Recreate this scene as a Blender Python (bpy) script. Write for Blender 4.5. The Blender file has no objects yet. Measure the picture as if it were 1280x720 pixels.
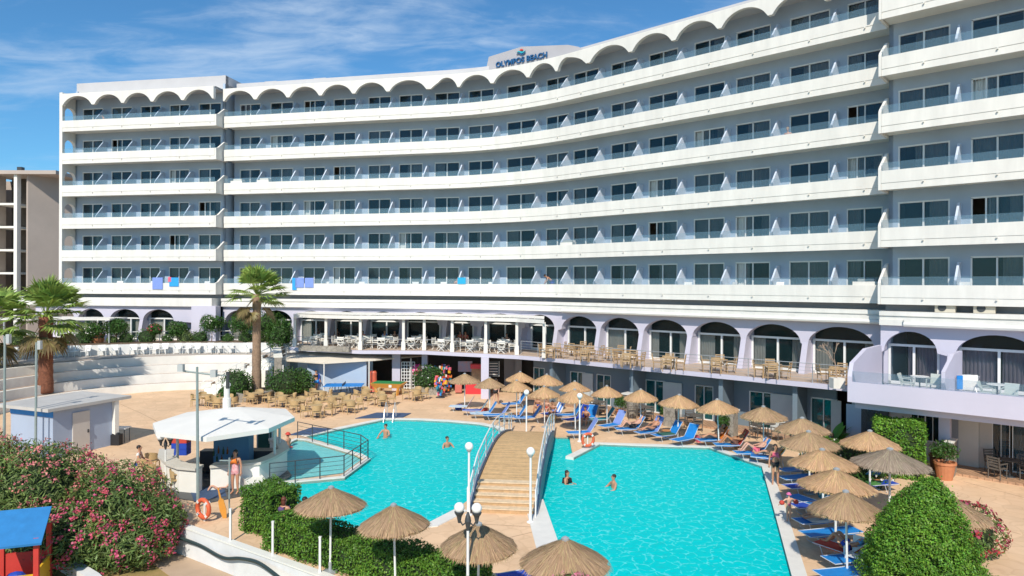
import bpy, math, random
import numpy as np
from mathutils import Vector, Matrix
from mathutils.geometry import tessellate_polygon
SC = bpy.context.scene
COL = SC.collection
R = math.radians
random.seed(7)
RNG = np.random.default_rng(7)
# ---------------------------------------------------------------- camera
F, EYE, HOR, ROLL = 853.0, 8.2, 356.0, 0.0035
cam_d = bpy.data.cameras.new('camera')
cam = bpy.data.objects.new('camera', cam_d); COL.objects.link(cam)
cam_d.sensor_width = 36; cam_d.lens = 36*F/1280; cam_d.shift_y = -(360-HOR)/1280
cam_d.clip_start = .1; cam_d.clip_end = 6000
cam.location = (0, 0, EYE); cam.rotation_euler = (R(90), -ROLL, 0)
SC.camera = cam
# ---------------------------------------------------------------- sky and sun
SUN_EL, SUN_DX, SUN_DY = R(42), .17, 1.0          # direction the light travels over the ground
az = math.atan2(-SUN_DX, -SUN_DY)                 # where the sun stands, clockwise from +Y
w = bpy.data.worlds.new('World'); SC.world = w; w.use_nodes = True
nt = w.node_tree; N = nt.nodes; L = nt.links
bg = N['Background']; bg.inputs[1].default_value = .118
sky = N.new('ShaderNodeTexSky'); sky.sky_type = 'NISHITA'; sky.sun_disc = False
sky.sun_elevation = SUN_EL; sky.sun_rotation = az; sky.air_density = 1.0; sky.dust_density = .25; sky.ozone_density = 3.0
tc = N.new('ShaderNodeTexCoord')
sp = N.new('ShaderNodeSeparateXYZ'); L.new(tc.outputs['Generated'], sp.inputs[0])
def wmath(op, a, b=None):
    m = N.new('ShaderNodeMath'); m.operation = op
    for i, v in enumerate((a, b)):
        if v is None: continue
        if isinstance(v, (int, float)): m.inputs[i].default_value = v
        else: L.new(v, m.inputs[i])
    return m.outputs[0]
zz = wmath('ADD', wmath('MAXIMUM', sp.outputs[2], 0.0), .13)
cx = wmath('DIVIDE', sp.outputs[0], zz); cy = wmath('DIVIDE', sp.outputs[1], zz)
cb = N.new('ShaderNodeCombineXYZ'); L.new(cx, cb.inputs[0]); L.new(cy, cb.inputs[1])
mp = N.new('ShaderNodeMapping'); mp.inputs['Rotation'].default_value = (0, 0, R(-14)); mp.inputs['Scale'].default_value = (.75, 1.5, 1); mp.inputs['Location'].default_value = (3.3, 1.2, 0)
L.new(cb.outputs[0], mp.inputs[0])
def wnoise(scale, detail, rough, dist, src):
    n = N.new('ShaderNodeTexNoise'); n.inputs['Scale'].default_value = scale; n.inputs['Detail'].default_value = detail
    n.inputs['Roughness'].default_value = rough; n.inputs['Distortion'].default_value = dist; L.new(src, n.inputs['Vector']); return n.outputs['Fac']
n1 = wnoise(1.0, 9, .62, .5, mp.outputs[0]); n2 = wnoise(5.2, 6, .6, .9, mp.outputs[0])
cl = wmath('ADD', wmath('MULTIPLY', n1, .72), wmath('MULTIPLY', n2, .28))
mr = N.new('ShaderNodeMapRange'); mr.interpolation_type = 'SMOOTHSTEP'
mr.inputs['From Min'].default_value = .46; mr.inputs['From Max'].default_value = .70; mr.inputs['To Max'].default_value = .62
L.new(cl, mr.inputs['Value'])
fade = N.new('ShaderNodeMapRange'); fade.inputs['From Min'].default_value = .10; fade.inputs['From Max'].default_value = .30; fade.inputs['To Min'].default_value = .25; fade.inputs['To Max'].default_value = 1
L.new(sp.outputs[2], fade.inputs['Value'])
cf = wmath('MULTIPLY', mr.outputs[0], fade.outputs[0])
tint = N.new('ShaderNodeMix'); tint.data_type = 'RGBA'; tint.blend_type = 'MULTIPLY'; tint.inputs[0].default_value = 1
L.new(sky.outputs[0], tint.inputs[6]); tint.inputs[7].default_value = (.47, .87, 1.07, 1)
mx = N.new('ShaderNodeMix'); mx.data_type = 'RGBA'
L.new(cf, mx.inputs[0]); L.new(tint.outputs[2], mx.inputs[6]); mx.inputs[7].default_value = (5.2, 6.2, 7.4, 1)
L.new(mx.outputs[2], bg.inputs[0])
sl = bpy.data.lights.new('sun', 'SUN'); sl.energy = 4.2; sl.angle = R(.5); sl.color = (1, .93, .82)
sun = bpy.data.objects.new('sun', sl); COL.objects.link(sun)
_d = Vector((SUN_DX, SUN_DY, 0)).normalized()*math.cos(SUN_EL) + Vector((0, 0, -math.sin(SUN_EL)))
sun.rotation_euler = _d.to_track_quat('-Z', 'Y').to_euler(); sun.location = (-20, -40, 60)
SC.view_settings.view_transform = 'Standard'; SC.view_settings.look = 'None'
SC.view_settings.exposure = 0.14; SC.view_settings.gamma = 1; SC.view_settings.use_curve_mapping = False
SC.render.engine = 'CYCLES'
SC.cycles.max_bounces = 8; SC.cycles.transparent_max_bounces = 12

# ---------------------------------------------------------------- where a picture point lies in the place
def _un(px, py): return px + ROLL*(py-360), py - ROLL*(px-640)
def P(px, py, z=0.0):
    x, y = _un(px, py); Y = F*(EYE-z)/(y-HOR); return Vector(((x-640)/F*Y, Y, z))
def D(px, py, Y):
    x, y = _un(px, py); return Vector(((x-640)/F*Y, Y, EYE-(y-HOR)*Y/F))
def XY(px, py, z=0.0): p = P(px, py, z); return (p.x, p.y)
# ---------------------------------------------------------------- materials
MATS = {}
def mat(name, col, rough=.6, var=.12, scale=3.0, bump=0.0, bscale=None, metal=0.0, spec=.5, col2=None, island=0.0, detail=4, trans=0, coords='Object', stretch=None):
    if name in MATS: return MATS[name]
    m = bpy.data.materials.new(name); m.use_nodes = True; MATS[name] = m
    t = m.node_tree; n = t.nodes; l = t.links; b = n['Principled BSDF']
    b.inputs['Roughness'].default_value = rough; b.inputs['Metallic'].default_value = metal; b.inputs['Specular IOR Level'].default_value = spec
    tcn = n.new('ShaderNodeTexCoord')
    no = n.new('ShaderNodeTexNoise'); no.inputs['Scale'].default_value = scale; no.inputs['Detail'].default_value = detail; no.inputs['Roughness'].default_value = .6
    if stretch: mpn = n.new('ShaderNodeMapping'); mpn.inputs['Scale'].default_value = stretch; l.new(tcn.outputs[coords], mpn.inputs[0]); l.new(mpn.outputs[0], no.inputs['Vector'])
    else: l.new(tcn.outputs[coords], no.inputs['Vector'])
    rp = n.new('ShaderNodeMapRange'); rp.inputs['From Min'].default_value = .3; rp.inputs['From Max'].default_value = .7
    l.new(no.outputs['Fac'], rp.inputs['Value'])
    mxn = n.new('ShaderNodeMix'); mxn.data_type = 'RGBA'
    c2 = col2 or tuple(c*(1-var) for c in col)
    mxn.inputs[6].default_value = (*c2, 1); mxn.inputs[7].default_value = (*(tuple(min(1, c*(1+var*.5)) for c in col) if not col2 else col), 1)
    l.new(rp.outputs[0], mxn.inputs[0]); out = mxn.outputs[2]
    if island:
        g = n.new('ShaderNodeNewGeometry'); hs = n.new('ShaderNodeHueSaturation')
        r2 = n.new('ShaderNodeMapRange'); r2.inputs['To Min'].default_value = 1-island; r2.inputs['To Max'].default_value = 1+island
        l.new(g.outputs['Random Per Island'], r2.inputs['Value']); l.new(r2.outputs[0], hs.inputs['Value'])
        h2 = n.new('ShaderNodeMapRange'); h2.inputs['To Min'].default_value = .48; h2.inputs['To Max'].default_value = .52
        mm = n.new('ShaderNodeMath'); mm.operation = 'MULTIPLY'; mm.inputs[1].default_value = 7.3; fr = n.new('ShaderNodeMath'); fr.operation = 'FRACT'
        l.new(g.outputs['Random Per Island'], mm.inputs[0]); l.new(mm.outputs[0], fr.inputs[0]); l.new(fr.outputs[0], h2.inputs['Value']); l.new(h2.outputs[0], hs.inputs['Hue'])
        l.new(out, hs.inputs['Color']); out = hs.outputs[0]
    l.new(out, b.inputs['Base Color'])
    if bump:
        bn = n.new('ShaderNodeTexNoise'); bn.inputs['Scale'].default_value = bscale or scale*4; bn.inputs['Detail'].default_value = 5; l.new(tcn.outputs[coords], bn.inputs['Vector'])
        bp = n.new('ShaderNodeBump'); bp.inputs['Strength'].default_value = bump; bp.inputs['Distance'].default_value = .03; l.new(bn.outputs['Fac'], bp.inputs['Height']); l.new(bp.outputs[0], b.inputs['Normal'])
    if trans:
        tr = n.new('ShaderNodeBsdfTranslucent'); l.new(out, tr.inputs[0]); ms = n.new('ShaderNodeMixShader'); ms.inputs[0].default_value = trans
        l.new(b.outputs[0], ms.inputs[1]); l.new(tr.outputs[0], ms.inputs[2]); l.new(ms.outputs[0], n['Material Output'].inputs[0])
    return m
def glass(name, tint, alpha, rough=.03, spec=.6):
    m = bpy.data.materials.new(name); m.use_nodes = True; MATS[name] = m
    t = m.node_tree; n = t.nodes; l = t.links; b = n['Principled BSDF']
    b.inputs['Base Color'].default_value = (*tint, 1); b.inputs['Roughness'].default_value = rough; b.inputs['Specular IOR Level'].default_value = spec
    tr = n.new('ShaderNodeBsdfTransparent'); ms = n.new('ShaderNodeMixShader'); 
    lw = n.new('ShaderNodeLayerWeight'); lw.inputs[0].default_value = .25
    mp_ = n.new('ShaderNodeMapRange'); mp_.inputs['To Min'].default_value = alpha; mp_.inputs['To Max'].default_value = min(1, alpha+.5)
    l.new(lw.outputs['Fresnel'], mp_.inputs['Value']); l.new(mp_.outputs[0], ms.inputs[0])
    l.new(tr.outputs[0], ms.inputs[1]); l.new(b.outputs[0], ms.inputs[2]); l.new(ms.outputs[0], n['Material Output'].inputs[0])
    return m
white = mat('white_paint', (.745, .72, .665), .55, .10, 1.1, .05, 30, detail=7, stretch=(1.6, 1.6, .35))
offw = mat('cream_white', (.80, .78, .71), .6, .06, .8, .05, 25)
blueg = mat('blue_grey_render', (.38, .465, .575), .7, .09, .5, .08, 40)
lav = mat('lavender_render', (.56, .535, .63), .7, .05, .5, .08, 40)
greyw = mat('grey_render', (.27, .28, .31), .7, .08, .6, .06, 30)
roofg = mat('grey_roof_render', (.50, .49, .50), .7, .06, .6)
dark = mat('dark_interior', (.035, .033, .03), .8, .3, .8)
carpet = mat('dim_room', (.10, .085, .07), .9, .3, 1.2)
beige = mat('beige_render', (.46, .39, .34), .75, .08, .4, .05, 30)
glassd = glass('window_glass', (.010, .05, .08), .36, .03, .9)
glassl = glass('clear_glass', (.03, .08, .09), .16, .02, .8)
glasst = glass('teal_reflection_glass', (.01, .13, .14), .55, .03, .9)  # teal reflection on the ground floor panes, put into the tint
balg = glass('balustrade_glass', (.24, .40, .50), .17, .05, .5)
curt = mat('grey_curtain', (.70, .72, .70), .85, .1, 2)
curtp = mat('mauve_curtain', (.35, .31, .36), .85, .1, 2)
curtt = mat('tan_curtain', (.33, .24, .16), .85, .1, 2)
metalw = mat('white_metal', (.78, .78, .76), .4, .04, 3)
metalg = mat('grey_metal', (.42, .44, .45), .4, .08, 3, metal=.3)
steel = mat('pale_steel', (.6, .62, .62), .35, .06, 3, metal=.4)
darkm = mat('dark_metal', (.05, .055, .06), .45, .1, 3)
greenm = mat('grey_green_pole', (.26, .32, .31), .45, .12, 4)
wick = mat('tan_wicker', (.50, .35, .17), .7, .2, 30, .2, 120)
teak = mat('teak_wood', (.48, .32, .17), .6, .25, 9, .1, 60)
rattan = mat('grey_rattan', (.12, .105, .09), .7, .25, 30, .2, 100)
plast = mat('white_plastic', (.80, .79, .76), .4, .04, 2)
blue = mat('blue_sling', (.01, .22, .62), .6, .15, 5, .1, 150)
navy = mat('royal_blue_cloth', (.012, .06, .42), .7, .15, 4)
peri = mat('periwinkle_towel', (.21, .31, .68), .85, .1, 6, .15, 90)
teal = mat('teal_cloth', (.02, .24, .31), .8, .15, 5)
magenta = mat('magenta_towel', (.50, .03, .22), .85, .1, 5)
red = mat('red_cloth', (.55, .06, .04), .75, .12, 5)
orange = mat('orange_plastic', (.75, .20, .03), .5, .1, 4)
yellow = mat('yellow_plastic', (.80, .45, .03), .45, .06, 4)
tablew = mat('orange_table_wood', (.52, .24, .09), .5, .2, 8)
blackc = mat('black_cloth', (.015, .015, .018), .7, .2, 5)
pinkc = mat('pink_cloth', (.75, .14, .22), .7, .1, 5)
terra = mat('terracotta', (.52, .20, .09), .7, .15, 3, .1, 30)
matblue = mat('dusty_blue_mat', (.045, .085, .17), .8, .15, 3)
def woodmat(name, c, axis, sc):
    m = mat(name, c, .6, .18, 5, .05, 50); t = m.node_tree; n = t.nodes; l = t.links; b = n['Principled BSDF']
    tcn = n.new('ShaderNodeTexCoord'); wv = n.new('ShaderNodeTexWave'); wv.wave_type = 'BANDS'; wv.bands_direction = axis; wv.inputs['Scale'].default_value = sc; wv.wave_profile = 'SAW'
    l.new(tcn.outputs['Object'], wv.inputs['Vector'])
    mpn = n.new('ShaderNodeMapping'); mpn.inputs['Scale'].default_value = (.7, 9, 9) if axis == 'Y' else (9, .7, 9); l.new(tcn.outputs['Object'], mpn.inputs[0])
    no = n.new('ShaderNodeTexNoise'); no.inputs['Scale'].default_value = 1.3; l.new(mpn.outputs[0], no.inputs['Vector'])
    gap = n.new('ShaderNodeMath'); gap.operation = 'GREATER_THAN'; gap.inputs[1].default_value = .08; l.new(wv.outputs['Fac'], gap.inputs[0])
    old = b.inputs['Base Color'].links[0].from_socket
    mu = n.new('ShaderNodeMix'); mu.data_type = 'RGBA'; mu.blend_type = 'MULTIPLY'; mu.inputs[0].default_value = .75; l.new(old, mu.inputs[6])
    rp = n.new('ShaderNodeMapRange'); rp.inputs['From Min'].default_value = .3; rp.inputs['From Max'].default_value = .7; rp.inputs['To Min'].default_value = .62; rp.inputs['To Max'].default_value = 1.15; l.new(no.outputs['Fac'], rp.inputs['Value'])
    l.new(rp.outputs[0], mu.inputs[7])
    mg = n.new('ShaderNodeMix'); mg.data_type = 'RGBA'; mg.inputs[6].default_value = (c[0]*.4, c[1]*.36, c[2]*.3, 1); l.new(gap.outputs[0], mg.inputs[0]); l.new(mu.outputs[2], mg.inputs[7]); l.new(mg.outputs[2], b.inputs['Base Color'])
    return m
decking = woodmat('bridge_planks', (.66, .43, .21), 'Y', 3.4)
deckred = woodmat('patio_planks', (.50, .30, .18), 'X', 1.6)
def pavemat(name, ca, cb_, joint, jscale, jamt, stain):
    m = mat(name, ca, .75, .1, .55, .12, 9, col2=cb_); t = m.node_tree; n = t.nodes; l = t.links; b = n['Principled BSDF']
    tcn = n.new('ShaderNodeTexCoord'); nz = n.new('ShaderNodeTexNoise'); nz.inputs['Scale'].default_value = 1.7; nz.inputs['Detail'].default_value = 4; l.new(tcn.outputs['Object'], nz.inputs['Vector'])
    ad = n.new('ShaderNodeMix'); ad.data_type = 'RGBA'; ad.blend_type = 'LINEAR_LIGHT'; ad.inputs[0].default_value = .22; l.new(tcn.outputs['Object'], ad.inputs[6]); l.new(nz.outputs['Color'], ad.inputs[7])
    vo = n.new('ShaderNodeTexVoronoi'); vo.feature = 'DISTANCE_TO_EDGE'; vo.inputs['Scale'].default_value = jscale; l.new(ad.outputs[2], vo.inputs['Vector'])
    v2 = n.new('ShaderNodeTexVoronoi'); v2.inputs['Scale'].default_value = jscale; l.new(ad.outputs[2], v2.inputs['Vector'])
    rp = n.new('ShaderNodeMapRange'); rp.inputs['From Max'].default_value = .07; l.new(vo.outputs['Distance'], rp.inputs['Value'])
    old = b.inputs['Base Color'].links[0].from_socket
    tn = n.new('ShaderNodeMix'); tn.data_type = 'RGBA'; tn.blend_type = 'MULTIPLY'; tn.inputs[0].default_value = .12; l.new(old, tn.inputs[6]); bw = n.new('ShaderNodeRGBToBW'); l.new(v2.outputs['Color'], bw.inputs[0]); l.new(bw.outputs[0], tn.inputs[7])
    jm = n.new('ShaderNodeMix'); jm.data_type = 'RGBA'; jm.inputs[6].default_value = (*joint, 1); l.new(tn.outputs[2], jm.inputs[7])
    inv = n.new('ShaderNodeMapRange'); inv.inputs['To Min'].default_value = 1-jamt; l.new(rp.outputs[0], inv.inputs['Value']); l.new(inv.outputs[0], jm.inputs[0])
    st = n.new('ShaderNodeTexNoise'); st.inputs['Scale'].default_value = .23; st.inputs['Detail'].default_value = 7; st.inputs['Roughness'].default_value = .7; l.new(tcn.outputs['Object'], st.inputs['Vector'])
    sr = n.new('ShaderNodeMapRange'); sr.inputs['From Min'].default_value = .35; sr.inputs['From Max'].default_value = .7; sr.inputs['To Min'].default_value = 1.06; sr.inputs['To Max'].default_value = 1-stain; l.new(st.outputs['Fac'], sr.inputs['Value'])
    sm = n.new('ShaderNodeMix'); sm.data_type = 'RGBA'; sm.blend_type = 'MULTIPLY'; sm.inputs[0].default_value = 1; l.new(jm.outputs[2], sm.inputs[6]); l.new(sr.outputs[0], sm.inputs[7]); l.new(sm.outputs[2], b.inputs['Base Color'])
    return m
paving = pavemat('stamped_concrete', (.82, .565, .355), (.75, .50, .30), (.50, .31, .17), 1.5, .30, .13)
stone = pavemat('rubble_stone', (.42, .38, .32), (.28, .25, .21), (.13, .12, .10), 3.2, .8, .2)
sand = mat('dry_sand', (.46, .33, .20), .9, .2, .9, .2, 20)
straw = mat('dry_lawn', (.42, .28, .11), .9, .1, 1.4, .5, 60, col2=(.24, .20, .06))
thatch_mats = []
for i, (c, c2) in enumerate((((.82, .56, .29), (.44, .27, .12)), ((.68, .48, .26), (.31, .20, .10)), ((.50, .40, .28), (.23, .18, .12)))):
    m = mat(f'straw_thatch_{"abc"[i]}', c, .9, .2, 6, 0, col2=c2, island=.16); t = m.node_tree; n = t.nodes; l = t.links; b = n['Principled BSDF']
    tcn = n.new('ShaderNodeTexCoord'); sx = n.new('ShaderNodeSeparateXYZ'); l.new(tcn.outputs['Object'], sx.inputs[0])
    at = n.new('ShaderNodeMath'); at.operation = 'ARCTAN2'; l.new(sx.outputs[1], at.inputs[0]); l.new(sx.outputs[0], at.inputs[1])
    cbn = n.new('ShaderNodeCombineXYZ'); ml = n.new('ShaderNodeMath'); ml.operation = 'MULTIPLY'; ml.inputs[1].default_value = 34; l.new(at.outputs[0], ml.inputs[0]); l.new(ml.outputs[0], cbn.inputs[0]); l.new(sx.outputs[2], cbn.inputs[1])
    no = n.new('ShaderNodeTexNoise'); no.inputs['Scale'].default_value = 1.4; no.inputs['Detail'].default_value = 6; no.inputs['Roughness'].default_value = .75; l.new(cbn.outputs[0], no.inputs['Vector'])
    rp = n.new('ShaderNodeMapRange'); rp.inputs['From Min'].default_value = .40; rp.inputs['From Max'].default_value = .60; l.new(no.outputs['Fac'], rp.inputs['Value'])
    mi = [x for x in n if x.bl_idname == 'ShaderNodeMix'][0]; l.new(rp.outputs[0], mi.inputs[0])
    bp = n.new('ShaderNodeBump'); bp.inputs['Strength'].default_value = .9; bp.inputs['Distance'].default_value = .04; l.new(no.outputs['Fac'], bp.inputs['Height']); l.new(bp.outputs[0], b.inputs['Normal'])
    thatch_mats.append(m)
def watermat(name, ca, cb_, wave, alpha):
    m = bpy.data.materials.new(name); m.use_nodes = True; MATS[name] = m; t = m.node_tree; n = t.nodes; l = t.links; b = n['Principled BSDF']
    tcn = n.new('ShaderNodeTexCoord'); b.inputs['Roughness'].default_value = .06; b.inputs['Specular IOR Level'].default_value = .010
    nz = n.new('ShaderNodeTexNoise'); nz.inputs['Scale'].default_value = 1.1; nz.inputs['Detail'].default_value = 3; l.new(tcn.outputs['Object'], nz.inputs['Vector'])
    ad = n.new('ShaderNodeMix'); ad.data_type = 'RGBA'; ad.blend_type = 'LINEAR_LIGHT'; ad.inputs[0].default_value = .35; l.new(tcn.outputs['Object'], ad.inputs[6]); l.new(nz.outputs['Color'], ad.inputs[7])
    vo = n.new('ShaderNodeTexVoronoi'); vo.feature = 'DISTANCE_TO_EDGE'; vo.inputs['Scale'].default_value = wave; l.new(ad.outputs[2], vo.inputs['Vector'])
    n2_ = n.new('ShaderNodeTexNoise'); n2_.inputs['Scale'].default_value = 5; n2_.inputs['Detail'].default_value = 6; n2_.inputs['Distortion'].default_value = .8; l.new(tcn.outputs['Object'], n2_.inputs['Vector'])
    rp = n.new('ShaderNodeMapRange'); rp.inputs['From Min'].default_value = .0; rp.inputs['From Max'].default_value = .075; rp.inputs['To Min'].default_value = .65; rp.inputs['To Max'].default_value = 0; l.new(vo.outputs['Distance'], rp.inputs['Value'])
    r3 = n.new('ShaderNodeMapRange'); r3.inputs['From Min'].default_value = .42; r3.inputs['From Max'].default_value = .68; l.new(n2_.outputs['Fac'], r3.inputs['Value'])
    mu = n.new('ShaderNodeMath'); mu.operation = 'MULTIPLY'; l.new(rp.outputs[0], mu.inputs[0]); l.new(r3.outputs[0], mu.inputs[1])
    mxn = n.new('ShaderNodeMix'); mxn.data_type = 'RGBA'; mxn.inputs[6].default_value = (*ca, 1); mxn.inputs[7].default_value = (*cb_, 1); l.new(mu.outputs[0], mxn.inputs[0]); l.new(mxn.outputs[2], b.inputs['Base Color'])  # pale network imitates caustics and sun sparkle, painted into the base colour
    bn = n.new('ShaderNodeTexNoise'); bn.inputs['Scale'].default_value = 3.5; bn.inputs['Detail'].default_value = 5; bn.inputs['Roughness'].default_value = .6; l.new(tcn.outputs['Object'], bn.inputs['Vector'])
    bp = n.new('ShaderNodeBump'); bp.inputs['Strength'].default_value = .55; bp.inputs['Distance'].default_value = .12; l.new(bn.outputs['Fac'], bp.inputs['Height']); l.new(bp.outputs[0], b.inputs['Normal'])
    tr = n.new('ShaderNodeBsdfTransparent'); tr.inputs[0].default_value = (.06, .88, .90, 1); ms = n.new('ShaderNodeMixShader'); ms.inputs[0].default_value = alpha
    l.new(tr.outputs[0], ms.inputs[1]); l.new(b.outputs[0], ms.inputs[2]); l.new(ms.outputs[0], n['Material Output'].inputs[0])
    return m
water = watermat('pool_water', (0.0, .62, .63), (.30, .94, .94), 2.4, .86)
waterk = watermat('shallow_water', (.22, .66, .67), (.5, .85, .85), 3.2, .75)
tile = mat('pool_tiles', (.02, .66, .68), .4, .08, 2)
def leafmat(name, c, c2, isl=.35, sc=.9, tr=.18): return mat(name, c, .5, .1, sc, 0, col2=c2, island=isl, trans=tr, spec=.35)
lf_hedge = leafmat('hedge_leaf', (.14, .28, .03), (.07, .165, .018), .42)
lf_top = leafmat('topiary_leaf', (.16, .32, .03), (.08, .20, .02), .48)
lf_ole = leafmat('oleander_leaf', (.17, .235, .06), (.09, .145, .04), .5)
lf_tree = leafmat('tree_leaf', (.065, .15, .025), (.035, .09, .016))
lf_palm = leafmat('palm_leaf', (.32, .43, .10), (.17, .26, .055), .4)
lf_dry = leafmat('dry_frond', (.22, .17, .07), (.14, .10, .04), .3)
fl_salmon = leafmat('salmon_petal', (.66, .22, .20), (.55, .15, .15), .3, 1.5)
fl_pink = leafmat('pink_petal', (.62, .115, .17), (.50, .06, .13), .3, 1.5)
fl_red = leafmat('red_petal', (.42, .05, .07), (.3, .03, .06), .3)
fl_white = leafmat('white_petal', (.75, .72, .68), (.6, .58, .5), .1)
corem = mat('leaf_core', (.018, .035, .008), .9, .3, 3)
bark = mat('brown_bark', (.16, .10, .06), .9, .3, 5, .4, 20)
palmb = mat('palm_bark', (.20, .075, .04), .9, .45, 7, .8, 18)
palmb2 = mat('pale_palm_bark', (.30, .20, .13), .9, .3, 7, .6, 18)
skin1 = mat('tanned_skin', (.50, .25, .15), .5, .06, 5)
skin2 = mat('light_skin', (.60, .34, .24), .5, .06, 5)
hair1 = mat('dark_hair', (.02, .014, .011), .6, .2, 20)
hair2 = mat('auburn_hair', (.13, .035, .02), .6, .2, 20)
hair3 = mat('fair_hair', (.30, .19, .09), .6, .2, 20)
globe = mat('milky_globe', (.85, .85, .83), .3, .02, 2)
# ---------------------------------------------------------------- mesh builder
class MB:
    def __init__(s): s.v = []; s.f = []; s.m = []; s.mi = 0; s.M = None
    def add(s, vs, fs):
        o = len(s.v)
        if s.M is not None: vs = [s.M @ Vector(p) for p in vs]
        s.v += [tuple(p) for p in vs]; s.f += [tuple(i+o for i in f) for f in fs]; s.m += [s.mi]*len(fs); return s
    def box(s, c, d, rz=0, M=None):
        x, y, z = (k/2 for k in d); vs = [Vector((a*x, b*y, e*z)) for e in (-1, 1) for a, b in ((-1, -1), (1, -1), (1, 1), (-1, 1))]
        m = Matrix.Rotation(rz, 3, 'Z') if M is None else M
        return s.add([m @ q + Vector(c) for q in vs], [(3, 2, 1, 0), (4, 5, 6, 7), (0, 1, 5, 4), (1, 2, 6, 5), (2, 3, 7, 6), (3, 0, 4, 7)])
    def bar(s, a, b, w, h=None):                      # rectangular bar from a to b
        a = Vector(a); b = Vector(b); h = h or w; d = b-a
        q = d.to_track_quat('X', 'Z').to_matrix()
        return s.box((a+b)/2, (d.length, w, h), M=q)
    def tube(s, pts, r, n=6, caps=True):
        pts = [Vector(p) for p in pts]; rs = r if isinstance(r, (list, tuple)) else [r]*len(pts); vs = []; fs = []
        for i, p in enumerate(pts):
            d = (pts[min(i+1, len(pts)-1)]-pts[max(i-1, 0)]).normalized()
            u = d.cross(Vector((0, 0, 1)) if abs(d.z) < .95 else Vector((0, 1, 0))).normalized(); v = d.cross(u)
            for k in range(n): a = 2*math.pi*k/n; vs.append(p + (u*math.cos(a)+v*math.sin(a))*rs[i])
        for i in range(len(pts)-1):
            for k in range(n): fs.append((i*n+k, i*n+(k+1) % n, (i+1)*n+(k+1) % n, (i+1)*n+k))
        if caps: fs.append(tuple(range(n-1, -1, -1))); fs.append(tuple((len(pts)-1)*n+k for k in range(n)))
        return s.add(vs, fs)
    def lathe(s, prof, c=(0, 0, 0), n=16):            # prof: (r, z) pairs from bottom to top
        vs = []; fs = []; c = Vector(c)
        for r, z in prof:
            for k in range(n): a = 2*math.pi*k/n; vs.append(c+Vector((r*math.cos(a), r*math.sin(a), z)))
        for i in range(len(prof)-1):
            for k in range(n): fs.append((i*n+k, i*n+(k+1) % n, (i+1)*n+(k+1) % n, (i+1)*n+k))
        fs.append(tuple(range(n-1, -1, -1))); fs.append(tuple((len(prof)-1)*n+k for k in range(n)))
        return s.add(vs, fs)
    def ball(s, c, r, n=10):
        r = r if isinstance(r, (list, tuple)) else (r, r, r); h = n//2+1
        vs = []; fs = []
        for i in range(h):
            t = math.pi*(i+.04)/(h-1+.08)
            for k in range(n): a = 2*math.pi*k/n; vs.append((c[0]+r[0]*math.sin(t)*math.cos(a), c[1]+r[1]*math.sin(t)*math.sin(a), c[2]-r[2]*math.cos(t)))
        for i in range(h-1):
            for k in range(n): fs.append((i*n+k, i*n+(k+1) % n, (i+1)*n+(k+1) % n, (i+1)*n+k))
        fs.append(tuple(range(n-1, -1, -1))); fs.append(tuple((h-1)*n+k for k in range(n)))
        return s.add(vs, fs)
    def prism(s, poly, z0, z1, holes=(), sides=True, bottom=True):
        loops = [[Vector((p[0], p[1], 0)) for p in poly]] + [[Vector((p[0], p[1], 0)) for p in h] for h in holes]
        flat = [p for lp in loops for p in lp]; n = len(flat); tr = tessellate_polygon(loops)
        up = lambda z, i, p: z[i] if isinstance(z, (list, tuple)) else z
        vs = [(p.x, p.y, up(z1, i, p)) for i, p in enumerate(flat)]+[(p.x, p.y, up(z0, i, p)) for i, p in enumerate(flat)]; fs = []
        for t in tr:
            a, b, c = (flat[i] for i in t)
            t = t if (b-a).cross(c-a).z > 0 else t[::-1]
            fs.append(tuple(t)); 
            if bottom: fs.append(tuple(i+n for i in t[::-1]))
        if sides:
            o = 0
            for li, lp in enumerate(loops):
                m = len(lp); ar = sum(lp[i].x*lp[(i+1) % m].y-lp[(i+1) % m].x*lp[i].y for i in range(m)); ccw = (ar > 0) == (li == 0)
                for i in range(m):
                    a, b = o+i, o+(i+1) % m
                    fs.append((a+n, b+n, b, a) if ccw else (b+n, a+n, a, b))
                o += m
        return s.add(vs, fs)
    def plate(s, poly, M, th):                        # outline in local x,z extruded along local y by th, through matrix M
        n = len(poly); vs = [M @ Vector((p[0], 0, p[1])) for p in poly]+[M @ Vector((p[0], th, p[1])) for p in poly]
        tr = tessellate_polygon([[Vector((p[0], p[1], 0)) for p in poly]]); fs = []
        for t in tr: fs.append(tuple(t)); fs.append(tuple(i+n for i in t[::-1]))
        for i in range(n): fs.append((i, (i+1) % n, (i+1) % n+n, i+n))
        return s.add(vs, fs)
    def strip(s, a, b, z0, z1):                       # closed band between the plan lines a (front) and b (back)
        n = len(a); vs = []
        for i in range(n): vs += [(a[i][0], a[i][1], z0), (a[i][0], a[i][1], z1), (b[i][0], b[i][1], z1), (b[i][0], b[i][1], z0)]
        fs = [(0, 1, 2, 3), tuple((n-1)*4+k for k in (3, 2, 1, 0))]
        for i in range(n-1):
            for k in range(4): fs.append((i*4+k, (i+1)*4+k, (i+1)*4+(k+1) % 4, i*4+(k+1) % 4))
        return s.add(vs, fs)
    def mesh(s, name, mats, smooth=False, recalc=True):
        me = bpy.data.meshes.new(name); me.from_pydata(s.v, [], s.f)
        mats = mats if isinstance(mats, (list, tuple)) else [mats]
        for m in mats: me.materials.append(m)
        if len(mats) > 1: me.polygons.foreach_set('material_index', s.m)
        if recalc:
            import bmesh
            bm = bmesh.new(); bm.from_mesh(me); bmesh.ops.recalc_face_normals(bm, faces=bm.faces); bm.to_mesh(me); bm.free()
        if smooth: me.polygons.foreach_set('use_smooth', [True]*len(me.polygons))
        me.update(); return me
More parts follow.
